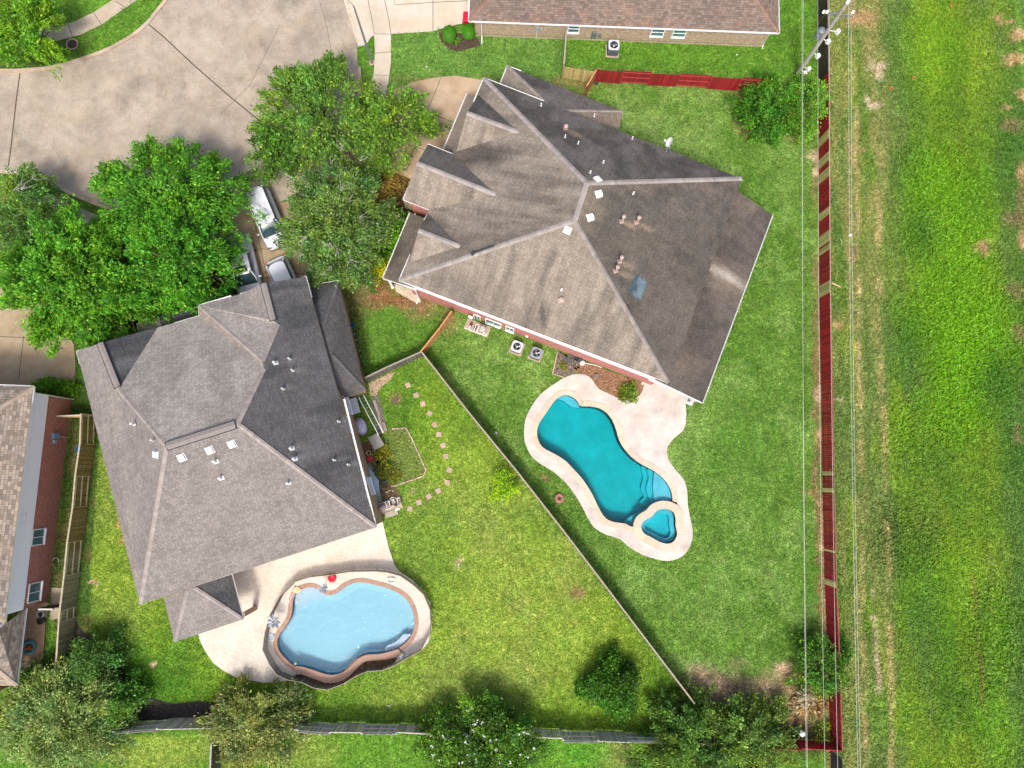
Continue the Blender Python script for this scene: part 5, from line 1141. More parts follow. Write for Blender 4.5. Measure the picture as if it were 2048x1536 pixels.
# ------------------------------------------------------------------ grass and weeds with real height
def tufts(name, n, xr, yr, size, hgt, keep, seed, gain=1.0, var=.3, flat=.7):
    g = np.random.default_rng(seed); X = g.uniform(*xr, n); Y = g.uniform(*yr, n); px, py = proj(X, Y, 0*X)
    k = keep(px, py, X, Y); X, Y = X[k], Y[k]
    C = ground_color(X, Y)*gain*g.uniform(1-var, 1+var, len(X))[:, None]*np.stack([g.uniform(.85, 1.2, len(X)), np.ones(len(X)), g.uniform(.8, 1.2, len(X))], 1)
    pts = np.stack([X, Y, g.uniform(.0, hgt, len(X))], 1)
    V, Fc, C = leaves_mesh(pts, size, C, seed+1, flat=flat, elong=1.9)
    o = npmesh(name, V, Fc, M['leaf'], ccol=np.clip(C, .004, .8)); o['kind'] = 'stuff'; return o
NOGRASS = [W2([(v.x, v.y) for v in smooth(STREET, 2)]) if False else None]
paved = [[(v.x, v.y) for v in smooth(STREET, 2)], DECK1, DECK2, [(684,-60),(712,60),(720,94),(742,75),(782,68),(935,45),(960,40),(1570,68),(1570,-60)], [(735,200),(743,68),(782,68),(782,125),(776,170),(768,200),(752,240),(728,240)],
         [(690,228),(722,206),(777,184),(837,162),(882,154),(912,152),(962,160),(1000,200),(960,330),(826,360),(762,337),(700,345),(640,350)], [(450,430),(590,400),(625,530),(640,580),(560,640),(480,620)], [(-150,560),(40,560),(110,610),(148,690),(151,722),(150,790),(-150,790)],
         [(150,1240),(190,1275),(238,1330),(300,1395),(400,1402),(480,1420),(480,1438),(262,1442),(150,1400)], [(877,64),(940,68),(962,90),(915,104),(882,84)], [(1104,748),(1116,703),(1290,768),(1283,785),(1254,802),(1193,773),(1146,747)],
         [(720,885),(740,860),(784,858),(812,858),(850,942),(846,950),(785,972),(805,1005),(798,1022),(770,1026),(740,960)], [(50,378),(150,412),(320,462),(452,456),(452,478),(320,490),(150,438),(50,404)], [(287,-20),(202,50),(115,82),(-30,84),(-30,52),(145,45),(236,-20)], [(100,1172),(132,1176),(130,1240),(100,1240)], [(-60,760),(145,800),(98,1200),(97,1345),(-60,1380)]]
housewalls = [[(p[0], p[1]) for p in q] for q in (I4, Lg, Lw, I5, L6)]
def is_grass(px, py, X, Y):
    k = np.ones(len(px), bool)
    for q in paved: k &= ~inpoly(px, py, q)
    for q in housewalls: k &= ~inpoly(X, Y, q)
    k &= ~inpoly(X, Y, wPOOL2)
    return k
tufts('lawn_grass', 330000, (-44, 26), (-30, 42), .075, .045, lambda a, b, X, Y: is_grass(a, b, X, Y) & (a < 1640), 50, 1.0, .26)
tufts('field_grass', 170000, (24, 45), (-30, 42), .11, .09, lambda a, b, X, Y: (a > 1656), 51, 1.0, .34)
def weedy(a, b, X, Y):
    m = np.zeros(len(a)); 
    for q in [(1945,665,95,110),(1920,780,70,90),(1880,440,75,110),(1930,540,60,50),(1850,350,50,60),(1850,860,70,60),(1840,620,50,60),(1810,1080,60,60),(1990,1280,50,90)]: m = np.maximum(m, blob(a, b, *q, .5))
    return np.random.default_rng(9).random(len(a)) < m
tufts('weeds', 120000, (28, 45), (-22, 28), .15, .22, lambda a, b, X, Y: weedy(a, b, X, Y), 52, 1.0, .34, .9)

# ------------------------------------------------------------------ poles and wires
pb, pt = P(1593, 150, 0), P(1694, 6, 9.6)
pole = thing('utility_pole', 'grey utility pole with crossarm and transformer leaning over the red fence', 'utility pole', pb)
ax = (pt-pb).normalized()
mb = MB(); mb.tube([pb-ax*.3, pb+ax*5, pt], [.19, .16, .12], 12); mb.build('pole', M['concpole'], pole, local=False)
ct = pb+(pt-pb)*.86; mb = MB(); mb.bar(ct+Vector((-1.25, .15, 0)), ct+Vector((1.0, -.1, 0)), .1, .12); mb.tube([ct+Vector((-.9, .1, 0)), ct-ax*.7], .025, 5); mb.tube([ct+Vector((.7, -.1, 0)), ct-ax*.7], .025, 5); mb.build('crossarm', M['metal'], pole, local=False)
for dx in (-1.2, .95, -.95):
    mb = MB(); q = ct+Vector((dx, .08, .06)); mb.lathe([(0, q.z), (.06, q.z), (.09, q.z+.07), (.05, q.z+.1), (.09, q.z+.15), (.05, q.z+.19), (.08, q.z+.24), (0, q.z+.27)], q.x, q.y, 10); mb.build('insulator', M['plastic'], pole, local=False)
mb = MB(); mb.lathe([(0, pt.z), (.1, pt.z), (.13, pt.z+.1), (.07, pt.z+.16), (.12, pt.z+.25), (.06, pt.z+.32), (0, pt.z+.34)], pt.x, pt.y, 12); mb.build('insulator', M['plastic'], pole, local=False)
tq = pb+(pt-pb)*.60+Vector((-.38, .12, 0)); mb = MB(); mb.lathe([(0, tq.z-.5), (.26, tq.z-.5), (.28, tq.z-.4), (.28, tq.z+.4), (.2, tq.z+.5), (0, tq.z+.54)], tq.x, tq.y, 16); mb.build('transformer', M['metal'], pole, local=False)
for f_, dx, dy in ((.66, .75, -.1), (.55, .45, -.25), (.36, .4, -.35), (.14, .5, -.25), (.10, .3, -.4)):
    q = pb+(pt-pb)*f_+Vector((dx, dy, 0)); mb = MB(); mb.box(q.x, q.y, q.z, .26, .26, .34, .3); mb.bar(q, pb+(pt-pb)*f_, .04, .04); mb.build('equipment_box', M['white'], pole, local=False)
def wire(x0, x1, z, y0=-260, y1=1750, r_=.010, lab='', sag=.5):
    a, b = P(x0, y0, z), P(x1, y1, z); mb = MB(); pts = []
    for i in range(25):
        t = i/24; q = a.lerp(b, t); q.z -= sag*4*(t*(1-t)); pts.append(q)
    # thin cable hanging between poles beyond the frame
    mb.tube(pts, r_, 5); o = mb.build('power_line', M['wire'], None); tag(o, lab, 'power line', 'power lines along the red fence'); return o
wire(1605.5, 1618.5, 6.0, lab='leftmost pale cable hanging over the lawn beside the red fence'); wire(1608.5, 1615.5, 6.05, lab='second pale cable from the left over the lawn'); wire(1636.5, 1654, 7.4, lab='thin cable running above the left edge of the red fence')
wire(1659, 1680, 8.5, lab='thin cable crossing over the right side of the red fence'); wire(1697.5, 1721, 9.0, lab='fourth bundle cable left of its pair above the open field'); wire(1702.5, 1726, 9.0, lab='rightmost pale cable above the open field')
mk = MB(); q = P(1700.5, 470, 8.6); mk.lathe([(0, q.z-.11), (.08, q.z-.08), (.11, q.z), (.08, q.z+.08), (0, q.z+.11)], q.x, q.y, 14); tag(mk.build('marker_ball', M['white'], smoothf=True), 'small white marker ball on the cables above the field', 'marker ball')
# street light
lb_, lt_ = P(744, 126, 0), P(707.5, 12, 7.0); sl_ = thing('street_light', 'slender grey street light at the kerb with its arm over the street', 'street light', lb_)
mb = MB(); mb.tube([lb_, lb_+Vector((0, 0, .4)), lt_], [.13, .1, .06], 10); mb.build('pole', M['metal'], sl_, local=False)
mb = MB(); lh = P(684, -4, 7.4); mb.tube(catmull3([lt_, lt_.lerp(lh, .5)+Vector((0, 0, .3)), lh], 5), .035, 8); mb.build('arm', M['metal'], sl_, local=False)
mb = MB(); dv = (lh-lt_).normalized(); mb.tube([lh-dv*.1, lh+dv*.15, lh+dv*.5, lh+dv*.65], [.05, .14, .13, .04], 10); mb.build('lamp_head', M['metal'], sl_, local=False)
mb = MB(); mb.box(lb_.x, lb_.y, .04, .42, .42, .08, .3); mb.build('base_plate', M['curb'], sl_, local=False)

# ------------------------------------------------------------------ roof vents
def align(n):
    return Vector((0, 0, 1)).rotation_difference(n).to_matrix().to_4x4()
def turbine_box(pl, px, py, lab, grp, rz):
    q = pl.hit(px, py); t = thing('roof_vent', lab, 'roof vent', q+pl.n*.02, group=grp); Mx = align(pl.n) @ Matrix.Rotation(rz, 4, 'Z')
    mb = MB(); mb.box(0, 0, .01, .52, .52, .02, M=Mx); mb.build('flashing', M['white'], t)
    mb = MB(); s_ = .2
    prof = [(-.22, .03), (-.24, .12), (-.12, .19), (.1, .2), (.22, .14), (.24, .03)]
    for i in range(len(prof)-1):
        (x0, z0_), (x1, z1_) = prof[i], prof[i+1]; mb.face([Mx @ Vector(v) for v in ((x0, -s_, z0_), (x1, -s_, z1_), (x1, s_, z1_), (x0, s_, z0_))])
    for y_ in (-s_, s_): mb.face([Mx @ Vector((x, y_, z)) for x, z in prof])
    mb.build('hood', M['white'], t, bevel=.01); return t
gv1, gv2 = 'white box vents on the stained roof', 'white box vents on the grey roof'
turbine_box(plN, 1195, 360, 'white box vent nearest the north end of the stained roof ridge', gv1, .4); turbine_box(plE, 1197, 388, 'white box vent just below the long east ridge line', gv1, -1.2)
turbine_box(plE, 1180, 435, 'white box vent on the dark slope near the short ridge', gv1, -1.2); turbine_box(plS, 1135, 460, 'white box vent on the tan slope facing the pool', gv1, -2.)
pS2 = Plane(SW2, SE2, (P1+P2)/2)
turbine_box(pW, 313, 908, 'white box vent on the narrow west slope', gv2, 2.9)
for x, y, l in ((364,915,'white box vent leftmost below the grey ridge vent'), (420,900,'white box vent in the middle below the grey ridge vent'), (464,888,'white box vent rightmost below the grey ridge vent')): turbine_box(pS2, x, y, l, gv2, -1.2)
def pipe_vent(pl, px, py, lab, grp, hgt=.45, rr=.05, capr=.0, col=(.8, .8, .8), base=.2):
    q = pl.hit(px, py); t = thing('pipe_vent', lab, 'pipe vent', q+pl.n*.01, group=grp); Mx = align(pl.n)
    mb = MB(); mb.box(0, 0, .01, base*1.15, base*.95, .02, .3, 0, col, M=Mx); mb.build('flashing', M['plastic'], t)
    mb = MB(); mb.tube([(0, 0, 0), (0, 0, hgt)], [rr*1.5, rr], 10, 0, col); 
    if capr: mb.lathe([(rr, hgt-.06), (capr, hgt-.02), (capr, hgt+.05), (0, hgt+.12)], 0, 0, 14, 0, col)
    mb.build('pipe', M['plastic'], t); return t
PK = A(204, 172, 162)
for x, y, l in ((1243,443,'pink capped flue pipe, left of the close pair on the dark slope'), (1273,445,'pink capped flue pipe, right of the close pair on the dark slope'), (1239,523,'pink capped flue pipe, upper of the two above the patched shingles'), (1231,542,'pink capped flue pipe, lower of the two beside the hip line')):
    pipe_vent(plE, x, y, l, 'pink flue pipes on the stained roof', .95, .07, .14, PK, .3)
pipe_vent(plN, 1131, 258, 'pink flashed vent alone on the north slope', 'pink flue pipes on the stained roof', .4, .1, .16, PK, .32); pipe_vent(plS, 1122, 601, 'pink flashed vent on the tan slope above the windows', 'pink flue pipes on the stained roof', .3, .1, .17, PK, .34)
gp = 'small plumbing pipes on the stained roof'
for pl, x, y, l in ((plN,1082,212,'small white pipe near the north gutter end'), (plN,1188,233,'small pipe where the low wing roof meets the slope'), (plN,1130,275,'small white pipe just below the pink flashed vent'), (plN,1156,288,'small white pipe in the middle of the north slope'), (plN,1206,326,'small white pipe east of the ridge end on the north slope'), (plN,1264,278,'small white pipe near the satellite dish'), (plN,1180,346,'small brown flashed pipe just above the ridge end'), (plE,1266,388,'short pipe on the dark slope below the east ridge'), (plS,1123,580,'tiny white pipe above the pink flashed vent on the tan slope')):
    pipe_vent(pl, x, y, l, gp, .38, .045, .0, (.78, .76, .74), .13)
gp = 'plumbing pipes on the grey roof'
for pl, x, y, l, b_ in ((pW,269,848,'white topped pipe on the west slope of the grey roof',.26), (pW,308,881,'tiny white pipe beside the ridge vent end',.12), (pS2,432,923,'pair topped white pipe just below the box vents',.3), (pS2,443,956,'white pipe lower down on the south slope',.3), (pS2,578,966,'brown white pipe beside the dark hip line',.22),
    (pE,551,726,'white pipe at the head of the dark slope',.3), (pE,580,718,'small white pipe next to the head of the dark slope',.16), (pE,586,741,'white pipe in the upper middle of the dark slope',.2), (pE,567,778,'small white pipe on the left of the dark slope',.18), (pE,584,897,'white T shaped pipe, upper of two, low on the dark slope',.3), (pE,590,918,'white T shaped pipe, lower of two, low on the dark slope',.3), (pE,678,843,'small white pipe near the east gutter',.18), (pE,669,920,'small white pipe, left of the two by the lower east gutter',.18), (pE,697,929,'small white pipe, right of the two by the lower east gutter',.18)):
    pipe_vent(pl, x, y, l, gp, .45, .055, .09 if b_ > .2 else 0, (.6, .6, .58), b_)
# dark pipe lying on the hip
a = plS.hit(945, 508)+Vector((0, 0, .12)); b = plS.hit(988, 493)+Vector((0, 0, .2)); mb = MB(); mb.tube([a, b], .06, 8); mb.tube([a-Vector((0, 0, .12)), a+Vector((0, 0, .12))], .13, 8); mb.tube([b, b+Vector((.05, .2, .15))], .03, 6); tag(mb.build('roof_pipe', M['darkmetal']), 'dark pipe lying along the hip ridge of the stained roof', 'pipe')
# satellite dish
q = plN.hit(1333, 302); sd_ = thing('satellite_dish', 'white satellite dish on struts at the edge of the stained roof', 'satellite dish', q)
n_ = Vector((-.88, .12, .45)).normalized(); cD = Vector((.12, .32, .72)); Mx = Matrix.Translation(cD) @ align(n_)
mb = MB(); prof = [(0, 0), (.12, .012), (.25, .05), (.38, .12), (.395, .12), (.25, .035), (0, -.02)]
vs = [Mx @ Vector((r*1.0*math.cos(2*math.pi*k/24), r*.9*math.sin(2*math.pi*k/24), z)) for r, z in prof for k in range(24)]
mb.raw(vs, [(i*24+k, i*24+(k+1) % 24, (i+1)*24+(k+1) % 24, (i+1)*24+k) for i in range(len(prof)-1) for k in range(24)]); mb.build('dish', M['white'], sd_, smoothf=True)
mb = MB(); mb.tube([(0, 0, 0), cD*.5, cD], .03, 8); mb.build('mast', M['metal'], sd_); 
mb = MB(); mb.tube([(.45, -.35, -.1), cD*.6], .02, 6); mb.build('strut', M['metal'], sd_); mb = MB(); mb.tube([(-.15, -.25, .0), cD*.6], .02, 6); mb.build('strut', M['metal'], sd_)
mb = MB(); f0 = cD+n_*.5; mb.tube([cD+Vector((0, -.35, -.05)), f0], .015, 6); mb.box(f0.x, f0.y, f0.z, .12, .1, .1); mb.build('feed_arm', M['white'], sd_)

# ------------------------------------------------------------------ air conditioners
def aircon(px, py, ztop, w_, h_, rz, lab, body, topc, pad=True):
    q = P(px, py, ztop); t = thing('air_conditioner', lab, 'air conditioner', (q.x, q.y, 0), rz)
    mb = MB(); mb.box(0, 0, .05, w_+.18, w_+.18, .1); 
    if pad: mb.build('pad', M['curb'], t)
    mb = MB(); mb.box(0, 0, .1+(h_-.34)/2, w_*.985, w_*.985, h_-.34, 0, 0, body); mb.build('casing', M['acgrey'], t, bevel=.06)
    for k in range(7):
        z = .18+k*(h_-.3)/7
        mb = MB() if k == 0 else mb
        for sx__, sy__, a_ in ((0, w_/2+.004, 0), (0, -w_/2-.004, 0), (w_/2+.004, 0, math.pi/2), (-w_/2-.004, 0, math.pi/2)): mb.box(sx__, sy__, z, w_*.84, .012, .03, a_, 0, tuple(v*.45 for v in body))
    mb.build('louvres', M['acgrey'], t); t.children[-1]['kind'] = 'stuff'
    R_ = w_*.36; mb = MB(); n = 28; m4 = []
    for k in range(n):
        a = 2*math.pi*k/n; m4.append((math.cos(a), math.sin(a)))
    sq = []
    for cx_, sy_ in m4:
        s_ = min(w_/2/max(1e-6, abs(cx_)), w_/2/max(1e-6, abs(sy_)), w_*.62); sq.append((cx_*s_, sy_*s_))
    for k in range(n):
        j = (k+1) % n; mb.face([(sq[k][0], sq[k][1], h_+.012), (sq[j][0], sq[j][1], h_+.012), (m4[j][0]*R_, m4[j][1]*R_, h_+.03), (m4[k][0]*R_, m4[k][1]*R_, h_+.03)], 0, topc); mb.face([(m4[k][0]*R_, m4[k][1]*R_, h_+.03), (m4[j][0]*R_, m4[j][1]*R_, h_+.03), (m4[j][0]*R_, m4[j][1]*R_, h_-.2), (m4[k][0]*R_, m4[k][1]*R_, h_-.2)], 0, (.05, .05, .06))
        mb.face([(sq[j][0], sq[j][1], h_+.012), (sq[k][0], sq[k][1], h_+.012), (sq[k][0], sq[k][1], h_-.26), (sq[j][0], sq[j][1], h_-.26)], 0, body)
    mb.build('top_cover', M['acgrey'], t)
    mb = MB(); mb.flat([[(x*R_*.99, y*R_*.99) for x, y in m4]], h_-.19, 0, (.03, .035, .04)); mb.build('fan_well', M['rubber'], t)  # black disc: the shade inside the fan opening is put into its colour
    for k in range(3 if topc[0] > .4 else 4):
        a = k*2*math.pi/(3 if topc[0] > .4 else 4)+.5; mb = MB(); p0 = Vector((math.cos(a)*.07, math.sin(a)*.07, h_-.12)); 
        e0 = Vector((math.cos(a-.28)*R_*.9, math.sin(a-.28)*R_*.9, h_-.14)); e1_ = Vector((math.cos(a+.3)*R_*.9, math.sin(a+.3)*R_*.9, h_-.08)); mb.face([p0, e0, e1_]); mb.face([p0-Vector((0, 0, .01)), e1_-Vector((0, 0, .01)), e0-Vector((0, 0, .01))]); mb.build('fan_blade', M['metal'], t)
    mb = MB(); mb.lathe([(.08, h_-.14), (.08, h_-.06), (0, h_-.05)], 0, 0, 12, 0, (.6, .6, .6)); mb.build('fan_hub', M['acgrey'], t)
    mb = MB()
    for rr in (.5,): 
        mb.tube([(math.cos(2*math.pi*k/20)*R_*rr, math.sin(2*math.pi*k/20)*R_*rr, h_+.035) for k in range(21)], .004, 4, 0, (.3, .32, .34), False)
    for k in range(4): a = k*math.pi/4; mb.bar((math.cos(a)*R_, math.sin(a)*R_, h_+.032), (-math.cos(a)*R_, -math.sin(a)*R_, h_+.032), .005, .005, 0, (.3, .32, .34))
    mb.build('grille', M['acgrey'], t); return t
aircon(1034, 693, .8, .86, .8, -.36, 'white topped air conditioner, left of the two by the red brick wall', A(150, 160, 165), A(222, 226, 228))
aircon(1073, 706, .8, .86, .8, -.36, 'blue grey air conditioner, right of the two by the red brick wall', A(110, 122, 130), A(150, 166, 174))
aircon(1228, 90, .98, .92, .98, -.04, 'tall grey air conditioner with white top by the tan brick wall', A(110, 120, 126), A(216, 222, 232))

# ------------------------------------------------------------------ vehicles
def vehicle(name, label, px, py, heading, kind, L=4.9, Wd=1.92, Hh=1.75, group=None):
    """x runs forward.  Lower body and greenhouse are lofted from cross sections, panels sit on them."""
    q = P(px, py, 0); t = thing(name, label, 'car' if kind != 'pickup' else 'pickup', (q.x, q.y, 0), heading, group)
    hl = L/2; hw = Wd/2
    def loft(secs, m, nm, n=20, cap=True, sm=True, bot=.3):
        mb = MB(); vs = []
        for x, w_, z0_, z1_, p_ in secs:
            for k in range(n):
                a = 2*math.pi*k/n-math.pi/2; c_, s_ = math.cos(a), math.sin(a)
                yy = math.copysign(abs(c_)**p_, c_)*w_; zz = (z0_+z1_)/2+math.copysign(abs(s_)**p_, s_)*(z1_-z0_)/2
                vs.append((x, yy, zz))
        fs = [(i*n+k, (i+1)*n+k, (i+1)*n+(k+1) % n, i*n+(k+1) % n) for i in range(len(secs)-1) for k in range(n)]
        fs += [tuple(range(n)), tuple(range(len(secs)*n-1, (len(secs)-1)*n-1, -1))]
        mb.raw(vs, fs); return mb.build(nm, m, t, smoothf=sm)
    zb = 1.02 if kind != 'sedan' else .92
    hood = .62*hl if kind == 'van' else .48*hl
    S = [(-hl, hw*.80, .42, .80, .45), (-hl+.12, hw*.93, .33, zb*.93, .4), (-hl+.45, hw, .28, zb, .35), (0, hw, .26, zb, .33), (hl*.45, hw, .26, zb, .35), (hl*.62, hw*.985, .28, zb-.02, .38), (hl-.38, hw*.93, .32, zb-.12, .42), (hl-.12, hw*.84, .38, zb-.24, .5), (hl, hw*.62, .46, .66, .6)]
    body = loft(S, M['carpaint'], 'body')
    if kind == 'pickup': r0, r1, g0, g1 = -.95, .55, -1.2, 1.35
    elif kind == 'van': r0, r1, g0, g1 = -hl+.32, hl*.30, -hl+.12, hl*.62
    else: r0, r1, g0, g1 = -hl+.75, hl*.12, -hl+.3, hl*.48
    gw = hw*.88
    G_ = [(g0, gw*.86, zb-.12, zb+.02, .5), (g0+(r0-g0)*.5, gw*.93, zb-.12, (zb+Hh)/2, .42), (r0, gw*.9, zb-.12, Hh-.035, .38), ((r0+r1)/2, gw*.93, zb-.12, Hh-.015, .36), (r1, gw*.88, zb-.12, Hh-.06, .38), (r1+(g1-r1)*.5, gw*.92, zb-.12, (zb+Hh)/2-.02, .42), (g1, gw*.96, zb-.12, zb-.02, .5)]
    loft(G_, M['glass'], 'windows')
    # roof panel with ribs
    mb = MB(); rw = gw*.80; nx_, ny_ = 10, 13; V_ = []
    for i in range(nx_+1):
        u = i/nx_; x = r0-.02+(r1-r0+.04)*u; e = min(1, 4.5*min(u, 1-u)+.82)
        for j in range(ny_+1):
            v = j/ny_*2-1; z = Hh+.01-.05*abs(v)**4-.05*(2*abs(u-.45))**4
            V_.append((x-(.08*v*v if u < .5 else -.0)*0+(.1*(1-v*v) if u > .95 else (-.05*(1-v*v) if u < .05 else 0)), v*rw*e, z+(.03 if kind == 'van' and j % 2 and .08 < u < .93 else 0)))
    w1_ = ny_+1; mb.raw(V_, [(i*w1_+j, (i+1)*w1_+j, (i+1)*w1_+j+1, i*w1_+j+1) for i in range(nx_) for j in range(ny_)])
    mb.build('roof_panel', M['carpaint'], t, smoothf=True)
    for s_ in (-1, 1):
        for xa, xb, za, zb_ in ((r0, g0, Hh-.03, zb), (r1, g1, Hh-.06, zb-.02)):
            mb = MB(); mb.tube([(xa, s_*rw*.97, za), ((xa+xb)/2, s_*gw*.94, (za+zb_)/2+.05), (xb, s_*gw*.97, zb_)], .05, 6); mb.build('roof_pillar', M['carpaint'], t, smoothf=True)
        mb = MB(); mb.box(g1-.42, s_*(hw+.12), zb+.1, .12, .24, .16); mb.build('side_mirror', M['carpaint'], t, bevel=.04)
        for xw in (-hl+.95, hl-.95):
            w_ = MB(); w_.tube([(xw, s_*(hw-.2), .34), (xw, s_*(hw+.01), .34)], .34, 20); wo = w_.build('wheel', M['rubber'], t)
            rm = MB(); rm.tube([(xw, s_*(hw-.02), .34), (xw, s_*(hw+.02), .34)], .21, 14); rm.build('rim', M['metal'], wo)
        mb = MB(); mb.box(hl-.2, s_*hw*.68, .72, .2, .34, .14); mb.build('headlight', M['glass'], t, bevel=.04)
        mb = MB(); mb.box(-hl+.1, s_*hw*.8, .8, .12, .2, .3, 0, 0, (.5, .02, .02)); mb.build('tail_light', M['plastic'], t, bevel=.02)
    mb = MB(); mb.box(hl-.06, 0, .4, .12, Wd*.8, .2, 0, 0, (.1, .1, .1)); mb.build('bumper', M['plastic'], t, bevel=.04)
    if kind == 'pickup':
        bed0, bed1 = -hl+.1, -1.3
        mb = MB(); mb.box((bed0+bed1)/2, 0, zb-.16, bed1-bed0-.1, Wd*.82, .04, 0, 0, (.06, .06, .06)); mb.build('bed_floor', M['plastic'], t)
        for y_ in (-hw*.9, hw*.9): mb = MB(); mb.box((bed0+bed1)/2, y_, zb+.03, bed1-bed0, .12, .3); mb.build('bed_side', M['carpaint'], t, bevel=.02)
        mb = MB(); mb.box(bed0, 0, zb+.03, .08, Wd*.86, .3); mb.build('tailgate', M['carpaint'], t, bevel=.02)
        mb = MB(); mb.box(.3, 0, Hh+.02, .5, .9, .02, 0, 0, (.08, .08, .09)); mb.build('sunroof', M['glass'], t)
    return t
def head(p, q): a = P(*p, 0); b = P(*q, 0); return math.atan2(b.y-a.y, b.x-a.x)
vehicle('parked_van', 'white ribbed roof minivan parked at the mouth of the shared driveway', 541, 443, head((512, 375), (566, 505)), 'van', 5.1, 1.98, 1.78)
vehicle('parked_pickup', 'white and grey pickup under the big tree, nearest the garage', 497, 545, head((478, 480), (504, 590)), 'pickup', 5.5, 1.98, 1.85)
vehicle('parked_car', 'small white roofed car half hidden by the grey roof edge', 578, 572, head((553, 520), (590, 600)), 'suv', 4.5, 1.85, 1.68)

# ------------------------------------------------------------------ garden and yard things
def at(px, py, z=0): return P(px, py, z)
stepc = [(815.7,770.5),(832,790.5),(845.7,808),(859,827),(869.5,849),(877.5,869),(885.7,891),(891.5,912.5),(898.7,940),(894.5,964.7),(876.5,981.7),(857.7,993),(838,1004.7),(819.5,1017.5)]
for i, (x, y) in enumerate(stepc):
    r = random.Random(i); q = at(x, y); k = r.uniform(.88, 1.1); mb = MB(); mb.box(0, 0, .02, .40, .40, .05, 0, 0, (k, k*r.uniform(.96, 1.03), k*r.uniform(.95, 1.1))); o = mb.build('stepping_stone', M['terra'], None, bevel=.015)
    o.location = (q.x, q.y, 0); o.rotation_euler = (0, 0, r.uniform(0, 1.57)); tag(o, 'square pink stepping stone on the curved path around the garden bed', 'stepping stone', 'stepping stones')
def ringobj(name, label, cat, px, py, r0, r1, h, c, inner=(.05, .045, .04), m='plastic', z=0, group=None):
    q = at(px, py, h+z); t = thing(name, label, cat, (q.x, q.y, z), group=group)
    mb = MB(); mb.lathe([(r1*.8, 0), (r1, h), (r0, h), (r0*.95, h*.75)], 0, 0, 20, 0, c); mb.build('rim', M[m], t)
    mb = MB(); mb.flat([[(math.cos(2*math.pi*k/20)*r0*.96, math.sin(2*math.pi*k/20)*r0*.96) for k in range(20)]], h*.76, 0, inner); mb.build('filling', M['mulch'], t); return t
ringobj('flower_pot', 'round pot with cream rim and dark soil in the narrow garden bed', 'flower pot', 737, 906, .15, .19, .32, A(220, 205, 160))
ringobj('flower_pot', 'bright red round pot next to the cream rimmed pot', 'flower pot', 740, 917, .06, .18, .3, A(225, 40, 50), A(225, 60, 60))
ringobj('flower_pot', 'white rimmed round planter on the back patio of the siding house', 'flower pot', 80, 1229, .20, .28, .42, A(205, 205, 200), A(50, 70, 50))
ringobj('flower_pot', 'black round planter on the back patio of the siding house', 'flower pot', 80, 1242, .22, .28, .42, (.05, .05, .05), A(60, 55, 50))
ringobj('fire_pit', 'round brick fire ring on the lawn left of the turquoise pool', 'fire ring', 1119, 997, .15, .36, .22, A(180, 128, 112), (.08, .06, .05), 'mulch')
ringobj('valve_box', 'dark round valve cover in a bare spot on the lawn near the stepping stones', 'valve cover', 791, 800, .1, .22, .05, A(110, 90, 80), A(120, 95, 85))
ringobj('drain_cover', 'round iron storm drain cover with concrete collar in the grass verge', 'drain cover', 144, 88, .42, .52, .06, A(170, 150, 130), A(70, 58, 48), 'plastic')
ringobj('drum_lid', 'dark green round lid on the grass by the orange brown side fence', 'lid', 1193, 164, .18, .22, .12, A(60, 70, 62), A(56, 70, 62))
ringobj('wicker_basket', 'round brown basket table against the bottom fence, on the lawn', 'basket', 310, 1457, .26, .3, .5, A(120, 92, 66), A(150, 118, 84))
for x, y, l in ((917,1128,'white sprinkler head on the lawn right of the patio'), (912,1270,'white sprinkler head on the lawn right of the kidney pool'), (1223,1301,'white sprinkler head above the round dark tree'), (778,1411,'pale sprinkler head near the weathered bottom fence'), (853,134,'white sprinkler head on the front lawn above the curved driveway'), (1473,110,'white sprinkler head on the strip of lawn beside the tan brick house'), (1005,1000,'pale sprinkler head near the lime sapling')):
    q = at(x, y); mb = MB(); mb.lathe([(.05, 0), (.06, .08), (.03, .12), (0, .13)], q.x, q.y, 10); tag(mb.build('sprinkler_head', M['white']), l, 'sprinkler')
for x, y, l in ((1781,177,'orange ring marker on the field, lowest of three'), (1827,157,'orange ring marker on the field, middle of three'), (1903,12,'orange ring marker on the field, highest of three')):
    q = at(x, y); mb = MB(); mb.tube([(q.x+math.cos(k*.524)*.13, q.y+math.sin(k*.524)*.13, .06) for k in range(13)], .03, 6, 0, A(240, 130, 70), False); tag(mb.build('field_marker', M['plastic']), l, 'marker')
# upright pedestal
q = at(1592, 1457); t = thing('utility_pedestal', 'pale green utility cylinder in the bare corner by the two red fences', 'pedestal', q)
mb = MB(); mb.lathe([(.2, 0), (.2, 1.1)], 0, 0, 20, 0, A(150, 172, 165)); mb.build('casing', M['plastic'], t); mb = MB(); mb.lathe([(.215, 1.02), (.215, 1.14), (.1, 1.2), (0, 1.21)], 0, 0, 20, 0, A(225, 232, 228)); mb.build('cap', M['plastic'], t)
q = at(1402, 1458, .6); t = thing('transformer_cabinet', 'grey green cabinet partly hidden in the dark tree by the fence corner', 'cabinet', (q.x, q.y, 0), .5)
mb = MB(); mb.box(0, 0, .3, .55, .45, .6, 0, 0, A(120, 140, 128)); mb.build('casing', M['plastic'], t, bevel=.03); mb = MB(); mb.box(0, 0, .63, .6, .5, .06, 0, 0, A(140, 160, 148)); mb.build('lid', M['plastic'], t, bevel=.02)
